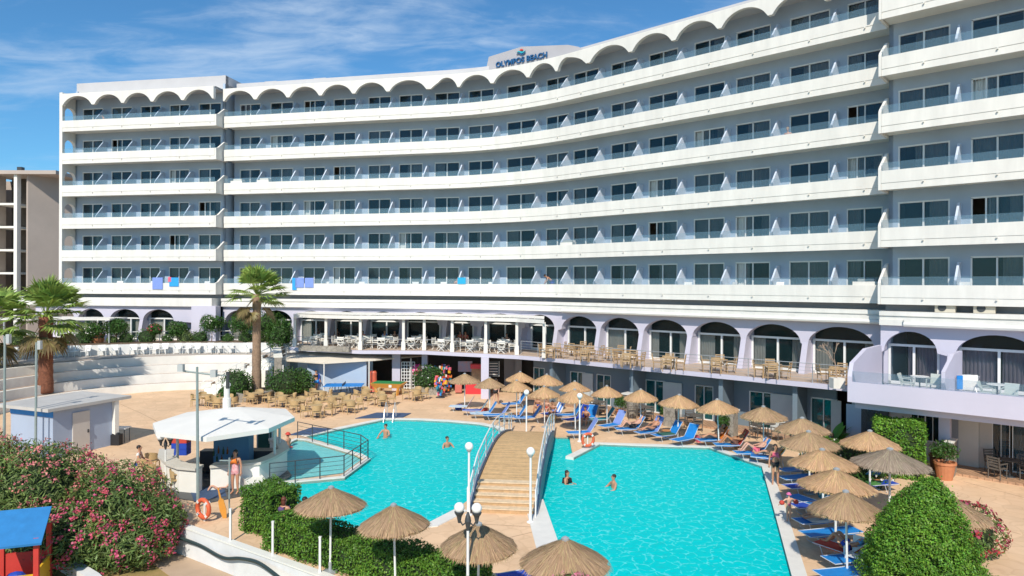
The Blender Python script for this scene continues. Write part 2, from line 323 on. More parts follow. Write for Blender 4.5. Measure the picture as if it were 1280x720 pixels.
    def build(s, name, mats, parent=None, smooth=False, recalc=True):
        return link(name, s.mesh(name, mats, smooth, recalc), parent)
def link(name, data, parent=None):
    o = bpy.data.objects.new(name, data); COL.objects.link(o)
    if parent is not None: o.parent = parent
    return o
LABELS = {}
def tag(o, label=None, cat=None, group=None, kind=None):
    if label: o['label'] = label
    if cat: o['category'] = cat
    if group: o['group'] = group
    if kind: o['kind'] = kind
    return o
def thing(name, label, cat, loc=(0, 0, 0), rz=0, group=None):
    o = link(name, None); o.location = loc; o.rotation_euler = (0, 0, rz); o.empty_display_size = .2
    return tag(o, label, cat, group)
KIDS = {}
def dup(src, loc, rz=0, label=None, group=None, scale=None):
    kids = KIDS.get(src.name)
    if kids is None: kids = KIDS[src.name] = [(c, list(c.children)) for c in src.children]
    r = src.copy(); COL.objects.link(r); r.location = loc; r.rotation_euler = (0, 0, rz)
    if scale: r.scale = (scale,)*3
    if label: r['label'] = label
    if group: r['group'] = group
    for ch, gs in kids:
        c = ch.copy(); COL.objects.link(c); c.parent = r
        for g in gs: d = g.copy(); COL.objects.link(d); d.parent = c
    return r
def rotz(M, a): return M @ Matrix.Rotation(a, 4, 'Z')
def TR(loc, rz=0): return Matrix.Translation(Vector(loc)) @ Matrix.Rotation(rz, 4, 'Z')
# ---------------------------------------------------------------- leaves
def leaf_mesh(name, pts, nrm, Lh, Wd, m, core=None, jit=.8, parent=None, droop=0.0):
    n = len(pts); nr = nrm + RNG.normal(0, jit, (n, 3)); nr /= np.linalg.norm(nr, axis=1)[:, None]+1e-9
    t = RNG.normal(0, 1, (n, 3)); t[:, 2] -= droop; t -= (t*nr).sum(1)[:, None]*nr; t /= np.linalg.norm(t, axis=1)[:, None]+1e-9
    b = np.cross(nr, t); ll = Lh*RNG.uniform(.6, 1.25, (n, 1)); ww = Wd*RNG.uniform(.7, 1.2, (n, 1))
    v = np.stack([pts-t*ll*.5, pts+b*ww*.5, pts+t*ll*.5, pts-b*ww*.5], 1).reshape(-1, 3)
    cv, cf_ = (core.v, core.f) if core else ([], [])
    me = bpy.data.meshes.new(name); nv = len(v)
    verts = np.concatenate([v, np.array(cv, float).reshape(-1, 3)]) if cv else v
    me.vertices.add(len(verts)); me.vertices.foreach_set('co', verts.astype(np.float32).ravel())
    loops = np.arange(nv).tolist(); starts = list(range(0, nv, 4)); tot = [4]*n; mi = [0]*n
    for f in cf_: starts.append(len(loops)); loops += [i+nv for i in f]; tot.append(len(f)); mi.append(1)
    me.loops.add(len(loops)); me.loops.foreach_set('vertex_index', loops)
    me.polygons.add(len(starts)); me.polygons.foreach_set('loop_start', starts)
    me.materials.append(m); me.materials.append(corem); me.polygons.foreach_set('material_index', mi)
    me.update(calc_edges=True); me.validate()
    return link(name, me, parent)
def lump(d, seed, k=3.2):                             # uneven radius over directions d (n x 3)
    r = np.random.default_rng(seed); out = np.zeros(len(d))
    for i in range(7): q = r.normal(0, 1, 3); q /= np.linalg.norm(q); out += np.sin(d @ q*k*r.uniform(.7, 2.3)+r.uniform(0, 6))
    return out/7
def dirs(n, up=-.3):
    d = RNG.normal(0, 1, (n*2, 3)); d /= np.linalg.norm(d, axis=1)[:, None]; d = d[d[:, 2] > up][:n]; return d
def blob_leaves(c, r, n, seed, amt=.22, shell=.28, up=-.5):
    d = dirs(n, up); rad = (1+amt*lump(d, seed))*(1-shell*RNG.uniform(0, 1, len(d))**1.7); r = np.array(r, float)
    return np.array(c, float)+d*rad[:, None]*r, d/r*r.mean()
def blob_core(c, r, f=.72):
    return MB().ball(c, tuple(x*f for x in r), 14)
# ================================================================ pools (px outlines are read off the photograph, z = 0)
Z0 = 0.0
lp = [XY(*q) for q in ((383, 546), (430, 535.5), (482, 524.5), (520, 525), (560, 527), (598, 530.5), (618, 534.5), (632, 542), (652, 546), (695, 546.5), (712, 546.5), (714, 560), (717, 572.5), (750, 555.5), (800, 557.5), (886, 559.8), (952, 583), (968, 640), (990, 722), (1003, 775))]
rp_ = [XY(*q) for q in ((735, 790), (713, 722), (697, 676), (679, 625), (660, 618), (594, 618), (571, 636), (537, 653.5), (480, 659), (430, 660.5), (383, 662.5))]
wedge = [XY(*q) for q in ((365, 645), (338, 606), (431, 597.5), (463, 574), (452, 567.5))]
pool_out = lp + rp_ + wedge
kid_out = [XY(*q) for q in ((364, 553), (372, 549.5), (382, 550.5), (444, 568.8), (453, 574), (427, 592), (336, 603.5), (322, 602), (300, 608), (290, 603), (326, 590), (352, 575))]
def inset(poly, d):
    n = len(poly); out = []
    ar = sum(poly[i][0]*poly[(i+1) % n][1]-poly[(i+1) % n][0]*poly[i][1] for i in range(n)); sg = 1 if ar > 0 else -1
    for i in range(n):
        a, b, c = Vector(poly[i-1]), Vector(poly[i]), Vector(poly[(i+1) % n])
        u = (b-a).normalized(); v = (c-b).normalized(); nu = Vector((-u.y, u.x))*sg; nv = Vector((-v.y, v.x))*sg
        m = (nu+nv); m = m/max(.35, m.length)*1.0; k = d/max(.45, m.normalized().dot(nu)); q = b+m.normalized()*k; out.append((q.x, q.y))
    return out
garden = [(-60, 6), (-60, 24.6), (-22, 24.4), (-11.35, 23.3), (-5.2, 19.2), (-1.2, 16.3), (4, 12.5), (4, 6)]
deck = [(-60, 24.6), (-22, 24.4), (-11.35, 23.3), (-5.2, 19.2), (-1.2, 16.3), (4, 12.5), (4, 4), (60, 4), (60, 110), (-60, 110)]
tag(MB().prism([(-2500, -300), (2500, -300), (2500, 4000), (-2500, 4000)], -1.5, -1.45).build('ground', sand), kind='structure')
pd = MB().prism(deck, -.3, 0, [pool_out, kid_out], bottom=False).build('pool_deck', paving); tag(pd, kind='structure')
tag(MB().prism([(-60, 4), (-60, 24.5), (-22, 24.3), (-11.4, 23.2), (-5.25, 19.1), (-1.25, 16.2), (3.9, 12.4), (3.9, 4)], -1.1, -.92).build('lawn', straw), kind='structure')
def pool(name, out, wm, depth, lev):
    b = MB(); n = len(out)
    b.prism([q for q in out], -depth-.1, -depth, sides=False, bottom=False)
    for i in range(n): a, c = out[i], out[(i+1) % n]; b.add([(a[0], a[1], -depth), (c[0], c[1], -depth), (c[0], c[1], -.02), (a[0], a[1], -.02)], [(0, 1, 2, 3)])
    tag(b.build(name.replace('water', 'basin'), tile, recalc=False), kind='structure')
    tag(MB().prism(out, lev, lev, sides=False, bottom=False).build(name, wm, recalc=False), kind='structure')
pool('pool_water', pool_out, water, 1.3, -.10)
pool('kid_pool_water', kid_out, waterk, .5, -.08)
# white coping round the water, left out under the bridge and along the wide wall
def coping(name, pts, wdt=.42, z=.035):
    pts = [Vector(p) for p in pts]; out = []
    for i, p in enumerate(pts):
        a = pts[max(i-1, 0)]; c = pts[min(i+1, len(pts)-1)]; d = (c-a).normalized(); out.append(p+Vector((-d.y, d.x))*wdt)
    tag(MB().strip([tuple(p) for p in pts], [tuple(p) for p in out], -.14, z).build(name, white), kind='structure')
coping('pool_coping', [lp[i] for i in range(0, 8)], .42)
coping('pool_coping', [lp[i] for i in range(12, 20)], .42)
coping('pool_coping', [rp_[i] for i in range(0, 4)], .75)
coping('pool_coping', [rp_[i] for i in range(6, 11)], .5)
coping('pool_coping', [wedge[1], wedge[2], wedge[3], wedge[4]], .3)
coping('pool_coping', [kid_out[i] for i in range(0, 4)], .28)
# ================================================================ hotel
hotel = thing('hotel', 'long curved white and blue-grey seven storey hotel with scalloped roof fascia', 'hotel', (0, 30, 0))
def hb(name, b, m, **k):
    o = b.build(name, m, None, **k); o.parent = hotel; o.matrix_parent_inverse = Matrix.Translation((0, -30, 0)); return o
class Seg:
    def __init__(s, pts):
        s.p = [Vector(p) for p in pts]; s.n = []
        for i in range(len(pts)):
            d = (s.p[min(i+1, len(pts)-1)]-s.p[max(i-1, 0)]).normalized(); s.n.append(Vector((-d.y, d.x)))
    def off(s, o): return [p+n*o for p, n in zip(s.p, s.n)]
    def hit(s, px, o):
        t = (px-640)/F; q = s.off(o)
        for i in range(len(q)-1):
            f0 = q[i].x-t*q[i].y; f1 = q[i+1].x-t*q[i+1].y
            if (f0 <= 0 <= f1) or (f1 <= 0 <= f0):
                u = f0/(f0-f1); return i+u
        return 0 if (q[0].x-t*q[0].y) > 0 else len(q)-1.0
    def at(s, u, o):
        i = min(int(u), len(s.p)-2); q = s.off(o); d = q[i+1]-q[i]; return q[i]+d*(u-i), math.atan2(d.y, d.x)
    def sub(s, u0, u1, o):
        q = s.off(o); out = [s.at(u0, o)[0]]+[q[i] for i in range(int(u0)+1, int(math.ceil(u1))) if u0 < i < u1]+[s.at(u1, o)[0]]; return out
def ln(a, b, n): return [(a[0]+(b[0]-a[0])*i/n, a[1]+(b[1]-a[1])*i/n) for i in range(n+1)]
mainpts = ln((-25.1, 54+.214*25.1), (-6, 54+.214*6), 8)
A_, V_, B_ = Vector((-6, 55.28)), Vector((-.44, 54.1)), Vector((4.2, 49.92))
mainpts += [tuple(A_*(1-t)**2+V_*2*t*(1-t)+B_*t*t) for t in [i/12 for i in range(1, 13)]]
mainpts += ln((4.2, 49.92), (19.75, 53.7-.9*19.75), 8)[1:]
main = Seg(mainpts)
leftb = Seg(ln((-40.35, 61.15), (-25.55, 58.5), 5))
rightb = Seg(ln((18.75, 51.57-.9*18.75), (28.5, 51.57-.9*28.5), 4))
FH = 2.9
def T(k): return 8.25+FH*(k-1)
cols_main = [(299, 325), (337, 366), (379, 406), (416, 444), (459.6, 488), (498, 528), (542.6, 574), (584.6, 616.5), (632.6, 669), (682, 710.6), (716, 747.5), (762.7, 796), (810, 846.7), (866.8, 905.4), (919, 962.6), (986, 1036.5), (1058, 1103)]
cols_left = [(102.5, 128), (138.4, 164.5), (174.7, 200), (211, 236), (247.6, 276)]
cols_right = [(1122, 1187), (1213, 1281), (1312, 1380)]
wallb, parb = MB(), None
wins, divs = [], []
SETS = [(leftb, cols_left, 6), (main, cols_main, 6), (rightb, cols_right, 6)]
WO = 1.5
for seg, cols, nk in SETS:
    E = len(seg.p)-1.0
    wu = []
    for a, b in cols:
        u0, u1 = seg.hit(a, WO), seg.hit(b, WO); wu.append((u0, u1))
    for k in range(1, nk+1):
        t = T(k); fl = t-.7; top = t+FH-.86 if k < nk else t+FH-.6
        # facade strip with openings
        edges = [0.0]+[x for q in wu for x in q]+[E]
        for i in range(0, len(edges), 2):
            if edges[i+1]-edges[i] > .01: wallb.strip(seg.sub(edges[i], edges[i+1], WO), seg.sub(edges[i], edges[i+1], WO+.2), fl, top)
        for u0, u1 in wu: wallb.strip(seg.sub(u0, u1, WO), seg.sub(u0, u1, WO+.2), fl+2.12, top)
        # balcony: parapet with a lower set-back band, slab, glass
        b = MB(); b.strip(seg.off(0), seg.off(.16), t-.62, t); b.strip(seg.off(.025), seg.off(.16), t-.97, t-.622)
        for u0, u1 in wu:
            um = (u0+u1)/2+.0; c, an = seg.at(seg.hit(640+F*seg.at(um, WO)[0].x/seg.at(um, WO)[0].y, 0), 0); b.box((c.x, c.y, t-.68), (.06, .16, .06), an)
        hb('balcony_parapet', b, white)
        hb('balcony_slab', MB().strip(seg.off(.17), seg.off(4.4), t-.86, t-.7), offw)
        hb('glass_balustrade', MB().strip(seg.off(.07), seg.off(.085), t+.003, t+.42), balg)
        for i, (u0, u1) in enumerate(wu):
            a = seg.at(u0, WO)[0]; c = seg.at(u1, WO)[0]; wins.append((k, (a+c)/2, math.atan2((c-a).y, (c-a).x), (c-a).length, fl))
            ud = (u1+wu[i+1][0])/2 if i < len(wu)-1 else None
            if ud is not None:
                q, an = seg.at(ud, WO); divs.append((k, q, an, fl))
    hb('upper_slab', MB().strip(seg.off(.1), seg.off(4.4), T(nk)+FH-.6, T(nk)+FH-.45), offw)
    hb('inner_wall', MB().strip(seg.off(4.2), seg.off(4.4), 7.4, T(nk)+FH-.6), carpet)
# fill the storey break at the seams and the outer sides
for seg, e, sgn in ((leftb, 0, 1), (leftb, -1, 1), (rightb, 0, 1), (rightb, -1, 1), (main, -1, 1)):
    p = seg.off(WO)[e]; q = seg.off(9)[e]; d = (q-p).normalized(); nn = Vector((d.y, -d.x))*.2*(1 if e == 0 else -1)
    wallb.add([(p.x, p.y, 3), (q.x, q.y, 3), (q.x, q.y, 25.8), (p.x, p.y, 25.8), (p.x+nn.x, p.y+nn.y, 3), (q.x+nn.x, q.y+nn.y, 3), (q.x+nn.x, q.y+nn.y, 25.8), (p.x+nn.x, p.y+nn.y, 25.8)], [(0, 1, 2, 3), (7, 6, 5, 4), (0, 4, 5, 1), (2, 6, 7, 3), (1, 5, 6, 2), (0, 3, 7, 4)])
hb('wall', wallb, blueg)
# stepped side cheek closing the balconies of the left block, and the arched end wall
for k in range(1, 7):
    t = T(k); p = leftb.off(0)[-1]; n = leftb.n[-1]; d = Vector((n.y, -n.x))
    M = Matrix(((n.x, -d.x, 0, p.x+d.x*.16), (n.y, -d.y, 0, p.y+d.y*.16), (0, 0, 1, 0), (0, 0, 0, 1)))
    hb('balcony_cheek', MB().plate([(.0, t-.97), (1.7, t-.97), (1.7, t+.75), (1.25, t+.75), (.35, t+.1), (.0, t)], M, .15), white)
    p = rightb.off(0)[0]; n = rightb.n[0]; d = Vector((n.y, -n.x))
    M = Matrix(((n.x, d.x, 0, p.x-d.x*.14), (n.y, d.y, 0, p.y-d.y*.14), (0, 0, 1, 0), (0, 0, 0, 1)))
    hb('balcony_cheek', MB().plate([(.0, t-.97), (1.6, t-.97), (1.6, t+1.15), (1.25, t+1.05), (.12, t+.25), (.0, t+.1)], M, .13), white)
p = leftb.off(0)[0]; n = leftb.n[0]; d = Vector((n.y, -n.x)); d = -d if d.x > 0 else d
M = Matrix(((n.x, d.x, 0, p.x), (n.y, d.y, 0, p.y), (0, 0, 1, 0), (0, 0, 0, 1)))
b = MB(); b.plate([(0, 7.2), (.28, 7.2), (.28, 25.3), (0, 25.3)], M, .3); b.plate([(1.5, 7.2), (2.2, 7.2), (2.2, 25.3), (1.5, 25.3)], M, .3)
for k in range(1, 7):
    t = T(k); zt = t+1.35 if k < 7 else 0
    arc = [(.89-.61*math.cos(a), zt-.55+.55*math.sin(a)) for a in [math.pi*i/10 for i in range(11)]]
    nx = t+FH+.1 if k < 6 else 25.3
    for i in range(10): b.plate([arc[i], arc[i+1], (arc[i+1][0], nx), (arc[i][0], nx)], M, .3)
    if k == 1: b.plate([(.28, 7.2), (1.5, 7.2), (1.5, t+.1), (.28, t+.1)], M, .3)
hb('end_wall', b, white)
# ---- windows: white frame > panes, curtain
fr = MB()
for x in (-.97, .97): fr.box((x, 0, 1.04), (.07, .12, 2.08))
fr.box((0, -.01, 1.04), (.07, .10, 2.08)); fr.box((0, 0, 2.08), (2.01, .12, .08)); fr.box((0, 0, .03), (2.0, .12, .06))
FRAME = fr.mesh('window_frame', metalw)
fo = MB()
for x in (-.97, .97): fo.box((x, 0, 1.04), (.07, .12, 2.08))
fo.box((.0, .02, 1.04), (.07, .08, 2.08)); fo.box((-.42, -.03, 1.04), (.07, .05, 2.0)); fo.box((0, 0, 2.08), (2.01, .12, .08)); fo.box((0, 0, .03), (2.0, .12, .06))
FRAMEO = fo.mesh('window_frame', metalw)
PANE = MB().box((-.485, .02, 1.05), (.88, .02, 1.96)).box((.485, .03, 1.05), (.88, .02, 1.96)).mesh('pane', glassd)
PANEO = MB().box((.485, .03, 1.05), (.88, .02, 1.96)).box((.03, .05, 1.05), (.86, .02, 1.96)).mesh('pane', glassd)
def curtain(x0, x1, z1, y=.16, amp=.035, fold=.13):
    n = max(4, int((x1-x0)/fold*4)); vs = []; 
    for i in range(n+1):
        x = x0+(x1-x0)*i/n; yy = y+amp*math.sin(i*math.pi/2)+.012*math.sin(i*1.7); vs += [(x, yy, .03), (x, yy, z1)]
    return MB().add(vs, [(2*i, 2*i+2, 2*i+3, 2*i+1) for i in range(n)])
CUR = {'full': curtain(-.95, .95, 2.05).mesh('curtain', curt, recalc=False), 'left': curtain(-.95, -.25, 2.05).mesh('curtain', curt, recalc=False), 'right': curtain(.2, .95, 2.05).mesh('curtain', curt, recalc=False),
       'sides': curtain(-.35, .95, 2.05).mesh('curtain', curt, recalc=False)}
wins.sort(key=lambda q: -(q[3]/q[1].y)*(.6 if abs(q[1].x/q[1].y) > .80 else 1))
rest = MB(); rr = random.Random(5)
opened = {}
for i, (k, c, an, wd, fl) in enumerate(wins):
    pc = {1: .95, 2: .9, 3: .85, 4: .72, 5: .5, 6: .3}[k]
    kind = rr.choice(('full', 'full', 'full', 'sides', 'left', 'right')) if rr.random() < pc else None
    op = rr.random() < .16
    n = Vector((-math.sin(an), math.cos(an))); M = Matrix.Translation((c.x+n.x*.08, c.y+n.y*.08, fl)) @ Matrix.Rotation(an, 4, 'Z') @ Matrix.Diagonal((wd/2, 1, 1, 1))
    if i < 100:
        o = link('window', FRAMEO if op else FRAME, hotel); o.matrix_parent_inverse = Matrix.Translation((0, -30, 0)); o.matrix_basis = M
        link('pane', PANEO if op else PANE, o)
        if kind: link('curtain', CUR[kind], o)
    else:
        for mi, me in ((0, FRAMEO if op else FRAME), (1, PANEO if op else PANE), (2, CUR[kind] if kind else None)):
            if me is None: continue
            rest.mi = mi; rest.M = M; rest.add([v.co for v in me.vertices], [tuple(p.vertices) for p in me.polygons])
o = hb('window', rest, [metalw, glassd, curt], recalc=False); tag(o, kind='stuff')
# ---- partitions between the balconies
DP = [(0, 0), (-1.34, 0), (-1.34, .84), (-.42, 1.85), (0, 1.85)]
Mx = Matrix(((0, 1, 0, -.05), (1, 0, 0, 0), (0, 0, 1, 0), (0, 0, 0, 1)))
DIV = MB().plate(DP, Mx, .1).mesh('balcony_partition', mat('pale_blue_paint', (.56, .62, .72), .7, .06, 1))
divs.sort(key=lambda q: q[1].y)
rest = MB()
for i, (k, q, an, fl) in enumerate(divs):
    M = Matrix.Translation((q.x, q.y, fl+.001)) @ Matrix.Rotation(an, 4, 'Z')
    if i < 100: o = link('balcony_partition', DIV, hotel); o.matrix_parent_inverse = Matrix.Translation((0, -30, 0)); o.matrix_basis = M
    else: rest.M = M; rest.add([v.co for v in DIV.vertices], [tuple(p.vertices) for p in DIV.polygons])
tag(hb('balcony_partition', rest, blueg, recalc=False), kind='stuff')
# ---- scalloped fascia under the roof
def fascia(seg, bounds, name='scalloped_fascia'):
    b = MB()
    for u0, u1 in bounds:
        n = 24; fr_, bk = seg.sub, None; us = [u0+(u1-u0)*i/n for i in range(n+1)]
        zc, zt = 24.05, 25.12
        lo = [zc+(.82*max(0, 1-((i/n-.5)/.44)**2)**.66) if abs(i/n-.5) < .44 else zc for i in range(n+1)]
        for lay, (of, ob) in enumerate(((-.16, .16),)):
            F_ = [seg.at(u, of)[0] for u in us]; B_2 = [seg.at(u, ob)[0] for u in us]; F2 = [seg.at(u, .16)[0] for u in us]
            vs = []
            for i in range(n+1): vs += [(F_[i].x, F_[i].y, lo[i]), (F_[i].x, F_[i].y, zt), (B_2[i].x, B_2[i].y, zt), (F2[i].x, F2[i].y, lo[i]+.02)]
            fs = []
            for i in range(n):
                for kk in range(4): fs.append((i*4+kk, (i+1)*4+kk, (i+1)*4+(kk+1) % 4, i*4+(kk+1) % 4))
            fs += [(0, 1, 2, 3), tuple(n*4+q for q in (3, 2, 1, 0))]
            b.add(vs, fs)
    hb(name, b, white)
def bounds_of(seg, cols, o=WO):
    c = [(seg.hit(a, o)+seg.hit(b_, o))/2 for a, b_ in cols]; e = [0.0]+[(c[i]+c[i+1])/2 for i in range(len(c)-1)]+[len(seg.p)-1.0]
    return list(zip(e[:-1], e[1:]))
fascia(leftb, bounds_of(leftb, cols_left)); fascia(main, bounds_of(main, cols_main)); fascia(rightb, bounds_of(rightb, cols_right))
# ---- roof, set-back roof parapet
def clip(seg, a, b_, o): return seg.sub(seg.hit(a, o), seg.hit(b_, o), o)
for seg in (leftb, main, rightb):
    hb('roof', MB().strip(seg.off(.05), seg.off(13), 25.0, 25.18), roofg)
rb = MB(); rb.strip(leftb.off(1.6), leftb.off(2.0), 25.38, 26.55); rb.strip(main.off(1.8), main.off(2.2), 25.17, 26.12); rb.strip(rightb.off(1.8), rightb.off(2.2), 25.17, 26.1)
q0 = leftb.off(1.6)[-1]; q1 = leftb.off(9)[-1]; rb.strip([q0, q1], [q0+Vector((-.3, 0)), q1+Vector((-.3, 0))], 25.38, 26.56)
hb('roof_parapet', rb, roofg)
for px, o in ((135, 4), (172, 4), (341, 5), (402, 5)):
    s = leftb if px < 280 else main; q, an = s.at(s.hit(px, o), o); hb('vent_box', MB().box((q.x, q.y, 26.2), (1.2, 1.0, 1.7), an), roofg)
# ================================================================ arcade storey
AZ0, AZ1 = 3.2, 6.25
def arcade(seg, centers, ends, w_out=.0):
    us = [seg.hit(c, .2) for c in centers]; e = [ends[0]]+[(us[i]+us[i+1])/2 for i in range(len(us)-1)]+[ends[1]]
    wb = MB()
    for j, uc in enumerate(us):
        a = seg.at(e[j], 0)[0]; c = seg.at(e[j+1], 0)[0]; Lb = (c-a).length; an = math.atan2((c-a).y, (c-a).x); M = TR((a.x, a.y, 0), an)
        cen = (seg.at(uc, 0)[0]-a).length; hw = min(cen, Lb-cen)-.16; n = 16
        arc = [(cen-hw*math.cos(math.pi*i/n), 4.95+1.0*math.sin(math.pi*i/n)) for i in range(n+1)]
        for i in range(n): wb.plate([arc[i], arc[i+1], (arc[i+1][0], AZ1), (arc[i][0], AZ1)], M, .5)
        wb.plate([(0, 4.8), (cen-hw, 4.95), (cen-hw, AZ1), (0, AZ1)], M, .5); wb.plate([(cen+hw, 4.95), (Lb, 4.8), (Lb, AZ1), (cen+hw, AZ1)], M, .5)
        # inner wall behind the arch: infill jambs, window set back 1 m
        Mi = TR((a.x, a.y, 0), an) @ Matrix.Translation((0, .78, 0))
        wb.plate([(-.05, AZ0), (cen-hw+.12, AZ0), (cen-hw+.12, AZ1), (-.05, AZ1)], Mi, .15); wb.plate([(cen+hw-.12, AZ0), (Lb+.05, AZ0), (Lb+.05, AZ1), (cen+hw-.12, AZ1)], Mi, .15)
        yield j, M, cen, hw
    # leaning piers between the arches
    for j in range(1, len(e)-1):
        a, an = seg.at(e[j], 0); wb.M = TR((a.x, a.y, 0), an)
        for (x0, x1, z0, z1) in ((-.19, .19, AZ0, 4.95),):
            vs = [(-.30, -.25, z0), (.04, -.25, z0), (.10, .78, z0), (-.22, .78, z0), (-.16, -.02, z1), (.16, -.02, z1), (.16, .78, z1), (-.16, .78, z1)]
            wb.add(vs, [(3, 2, 1, 0), (4, 5, 6, 7), (0, 1, 5, 4), (1, 2, 6, 5), (2, 3, 7, 6), (3, 0, 4, 7)])
        wb.M = None
    hb('arcade_wall', wb, lav)
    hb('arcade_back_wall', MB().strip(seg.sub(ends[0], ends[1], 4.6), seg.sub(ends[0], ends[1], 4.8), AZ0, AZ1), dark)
def arc_window(M, cen, hw, cur, cm=None, tr=5.12, arcinfill=False):
    Mi = M @ Matrix.Translation((cen, .80, AZ0))
    w_ = hw-.03; fb = MB(); fb.M = Mi
    for x in (-w_+.05, .02, w_-.05): fb.box((x, 0, (tr-AZ0)/2), (.11, .12, tr-AZ0))
    fb.box((0, -.01, tr-AZ0), (2*w_, .14, .12)); fb.box((0, 0, .08), (2*w_, .12, .16)); 
    o = hb('arch_window', fb, metalw)
    g = MB(); g.M = Mi; g.box((-w_/2, .03, 1.0), (w_-.12, .02, 1.8)); g.box((w_/2, .04, 1.0), (w_-.12, .02, 1.8)); g.box((0, .03, 2.5), (2*w_-.1, .02, 1.0))
    p = link('pane', g.mesh('pane', glassl), o)
    for x0, x1 in cur:
        cc = curtain(x0*w_, x1*w_, 1.95, .2, .05, .16); cc2 = MB(); cc2.M = Mi; cc2.add(cc.v, cc.f); link('curtain', cc2.mesh('curtain', cm or MATS.get('light_curtain', curt), recalc=False), o)
CURS = [[(-1, -.5), (.5, 1)], [(-1, -.35), (.45, .95)], [(-1, -.6), (.35, 1)], [(-1, -.1)], [(-1, 0), (.1, .7)], [(-1, -.4), (.6, 1)]]
RC = random.Random(3)
uE = len(main.p)-1.0
for j, M, cen, hw in arcade(main, [303, 347, 391, 435, 480, 527, 575, 628, 677, 725.7, 776, 833, 897, 967.6, 1051.6], (0.0, uE)):
    arc_window(M, cen, hw, CURS[(j*5+1) % 6] if j > 9 or j < 3 else [], mat('light_curtain', (.56, .55, .50), .85, .1, 2))
for j, M, cen, hw in arcade(leftb, [72, 116, 158, 200], (-.9, 4.5)):
    arc_window(M, cen, hw, [(-1, -.1), (.2, 1)])
for j, M, cen, hw in arcade(rightb, [1139, 1246.5, 1374], (0.0, 4.0)):
    arc_window(M, cen, hw, [[(.08, 1), (-.25, 0)], [(-1, -.05), (.08, 1)], [(-1, 1)]][j], curtp, 5.2)
# single pier between left arches and the main arcade
q, an = leftb.at(4.75, 0); hb('arcade_pier', MB().box((q.x, q.y, 4.8), (2.3, .7, 3.0), an), lav)
# inner upper storey slab: roof band over the arcade
bandoff = {0: -.32, 1: -.32, 2: -.28}
for i, seg in enumerate((leftb, main, rightb)):
    o_ = bandoff[i]
    if i == 0:
        P0 = [leftb.at(0, o_)[0]+(leftb.at(0, o_)[0]-leftb.at(1, o_)[0])*2.2]+leftb.off(o_); P1 = [leftb.at(0, 5)[0]+(leftb.at(0, 5)[0]-leftb.at(1, 5)[0])*2.2]+leftb.off(5)
        hb('roof_band', MB().strip(P0, P1, 6.24, 6.95), white)
    else: hb('roof_band', MB().strip(seg.off(o_), seg.off(5), 6.24, 6.52).strip(seg.off(o_+.05), seg.off(5), 6.521, 6.72).strip(seg.off(o_-.02), seg.off(5), 6.721, 6.93), white)
    hb('recessed_band', MB().strip(seg.off(1.0), seg.off(1.3), 6.93, 7.4), greyw)
ub = uE-3.7
aw = MB(); 
for (s, u0, u1) in ((main, uE-8.3, uE-.05), (rightb, .35, 4)):
    pts = s.sub(u0, u1, -.47); aw.tube([(p.x, p.y, 6.32) for p in pts], .13, 8)
    pts = s.sub(u0, u1, -.36); aw.strip(s.sub(u0, u1, -.48), s.sub(u0, u1, -.33), 6.45, 6.62)
hb('awning_cassette', aw, white)
# ---- terrace in front of the arcade (upper deck over the ground floor rooms)
tf = [P(362, 434, 3.2), P(408, 436.5, 3.2), P(450, 438.3, 3.2), P(500, 438.5, 3.2), P(530, 438.8, 3.2), P(565, 440.6, 3.2), P(607, 442.5, 3.2), P(648, 444.6, 3.2)]
tfx = [(p.x, p.y) for p in tf]+[(X, 49.0-.9*X) for X in (3.0, 8.0, 13.0, 16.9)]
back = [(p.x, p.y) for p in main.off(1.0)]
sl_ = MB().prism(tfx+[(q[0], q[1]) for q in reversed([p for p in back if p[0] > -18.2])], 2.95, 3.2)
hb('terrace_slab', sl_, lav)
tmat = mat('terrace_boards', (.52, .40, .31), .7, .12, 3, .1, 30)
tt = MB().prism([(x, y+.22) for x, y in tfx]+[(q[0], q[1]-.02) for q in reversed([p for p in back if p[0] > -18.0])], 3.2, 3.206, bottom=False, sides=False); hb('terrace_floor', tt, tmat)
# interior floor of the arcade storey
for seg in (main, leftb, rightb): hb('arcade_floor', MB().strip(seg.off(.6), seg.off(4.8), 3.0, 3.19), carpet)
# ---- ground floor rooms under the terrace
GW = lambda X: 51.6-.9*X
gseg = Seg(ln((1.6, GW(1.6)), (17.2, GW(17.2)), 12))
gcols = [(664, 681, 'n'), (713, 732, 'w'), (746, 764, 'w'), (807, 832, 'w'), (869, 892, 'w'), (937, 972, 'w'), (1014, 1052, 'w')]
gu = [(gseg.hit(a, 0), gseg.hit(b_, 0)) for a, b_, _ in gcols]; gb = MB(); ed = [0.0]+[x for q in gu for x in q]+[12.0]
for i in range(0, len(ed), 2): gb.strip(gseg.sub(ed[i], ed[i+1], 0), gseg.sub(ed[i], ed[i+1], .2), .05, 2.95)
for u0, u1 in gu: gb.strip(gseg.sub(u0, u1, 0), gseg.sub(u0, u1, .2), 2.15, 2.95)
hb('ground_floor_wall', gb, mat('slate_render', (.16, .21, .25), .7, .06, .5, .06, 30))
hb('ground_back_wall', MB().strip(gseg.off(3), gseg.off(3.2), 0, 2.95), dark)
hb('patio_step', MB().strip([(p.x, p.y) for p in gseg.off(-1.7)], [(p.x, p.y) for p in gseg.off(3)], 0.0, .10), deckred)
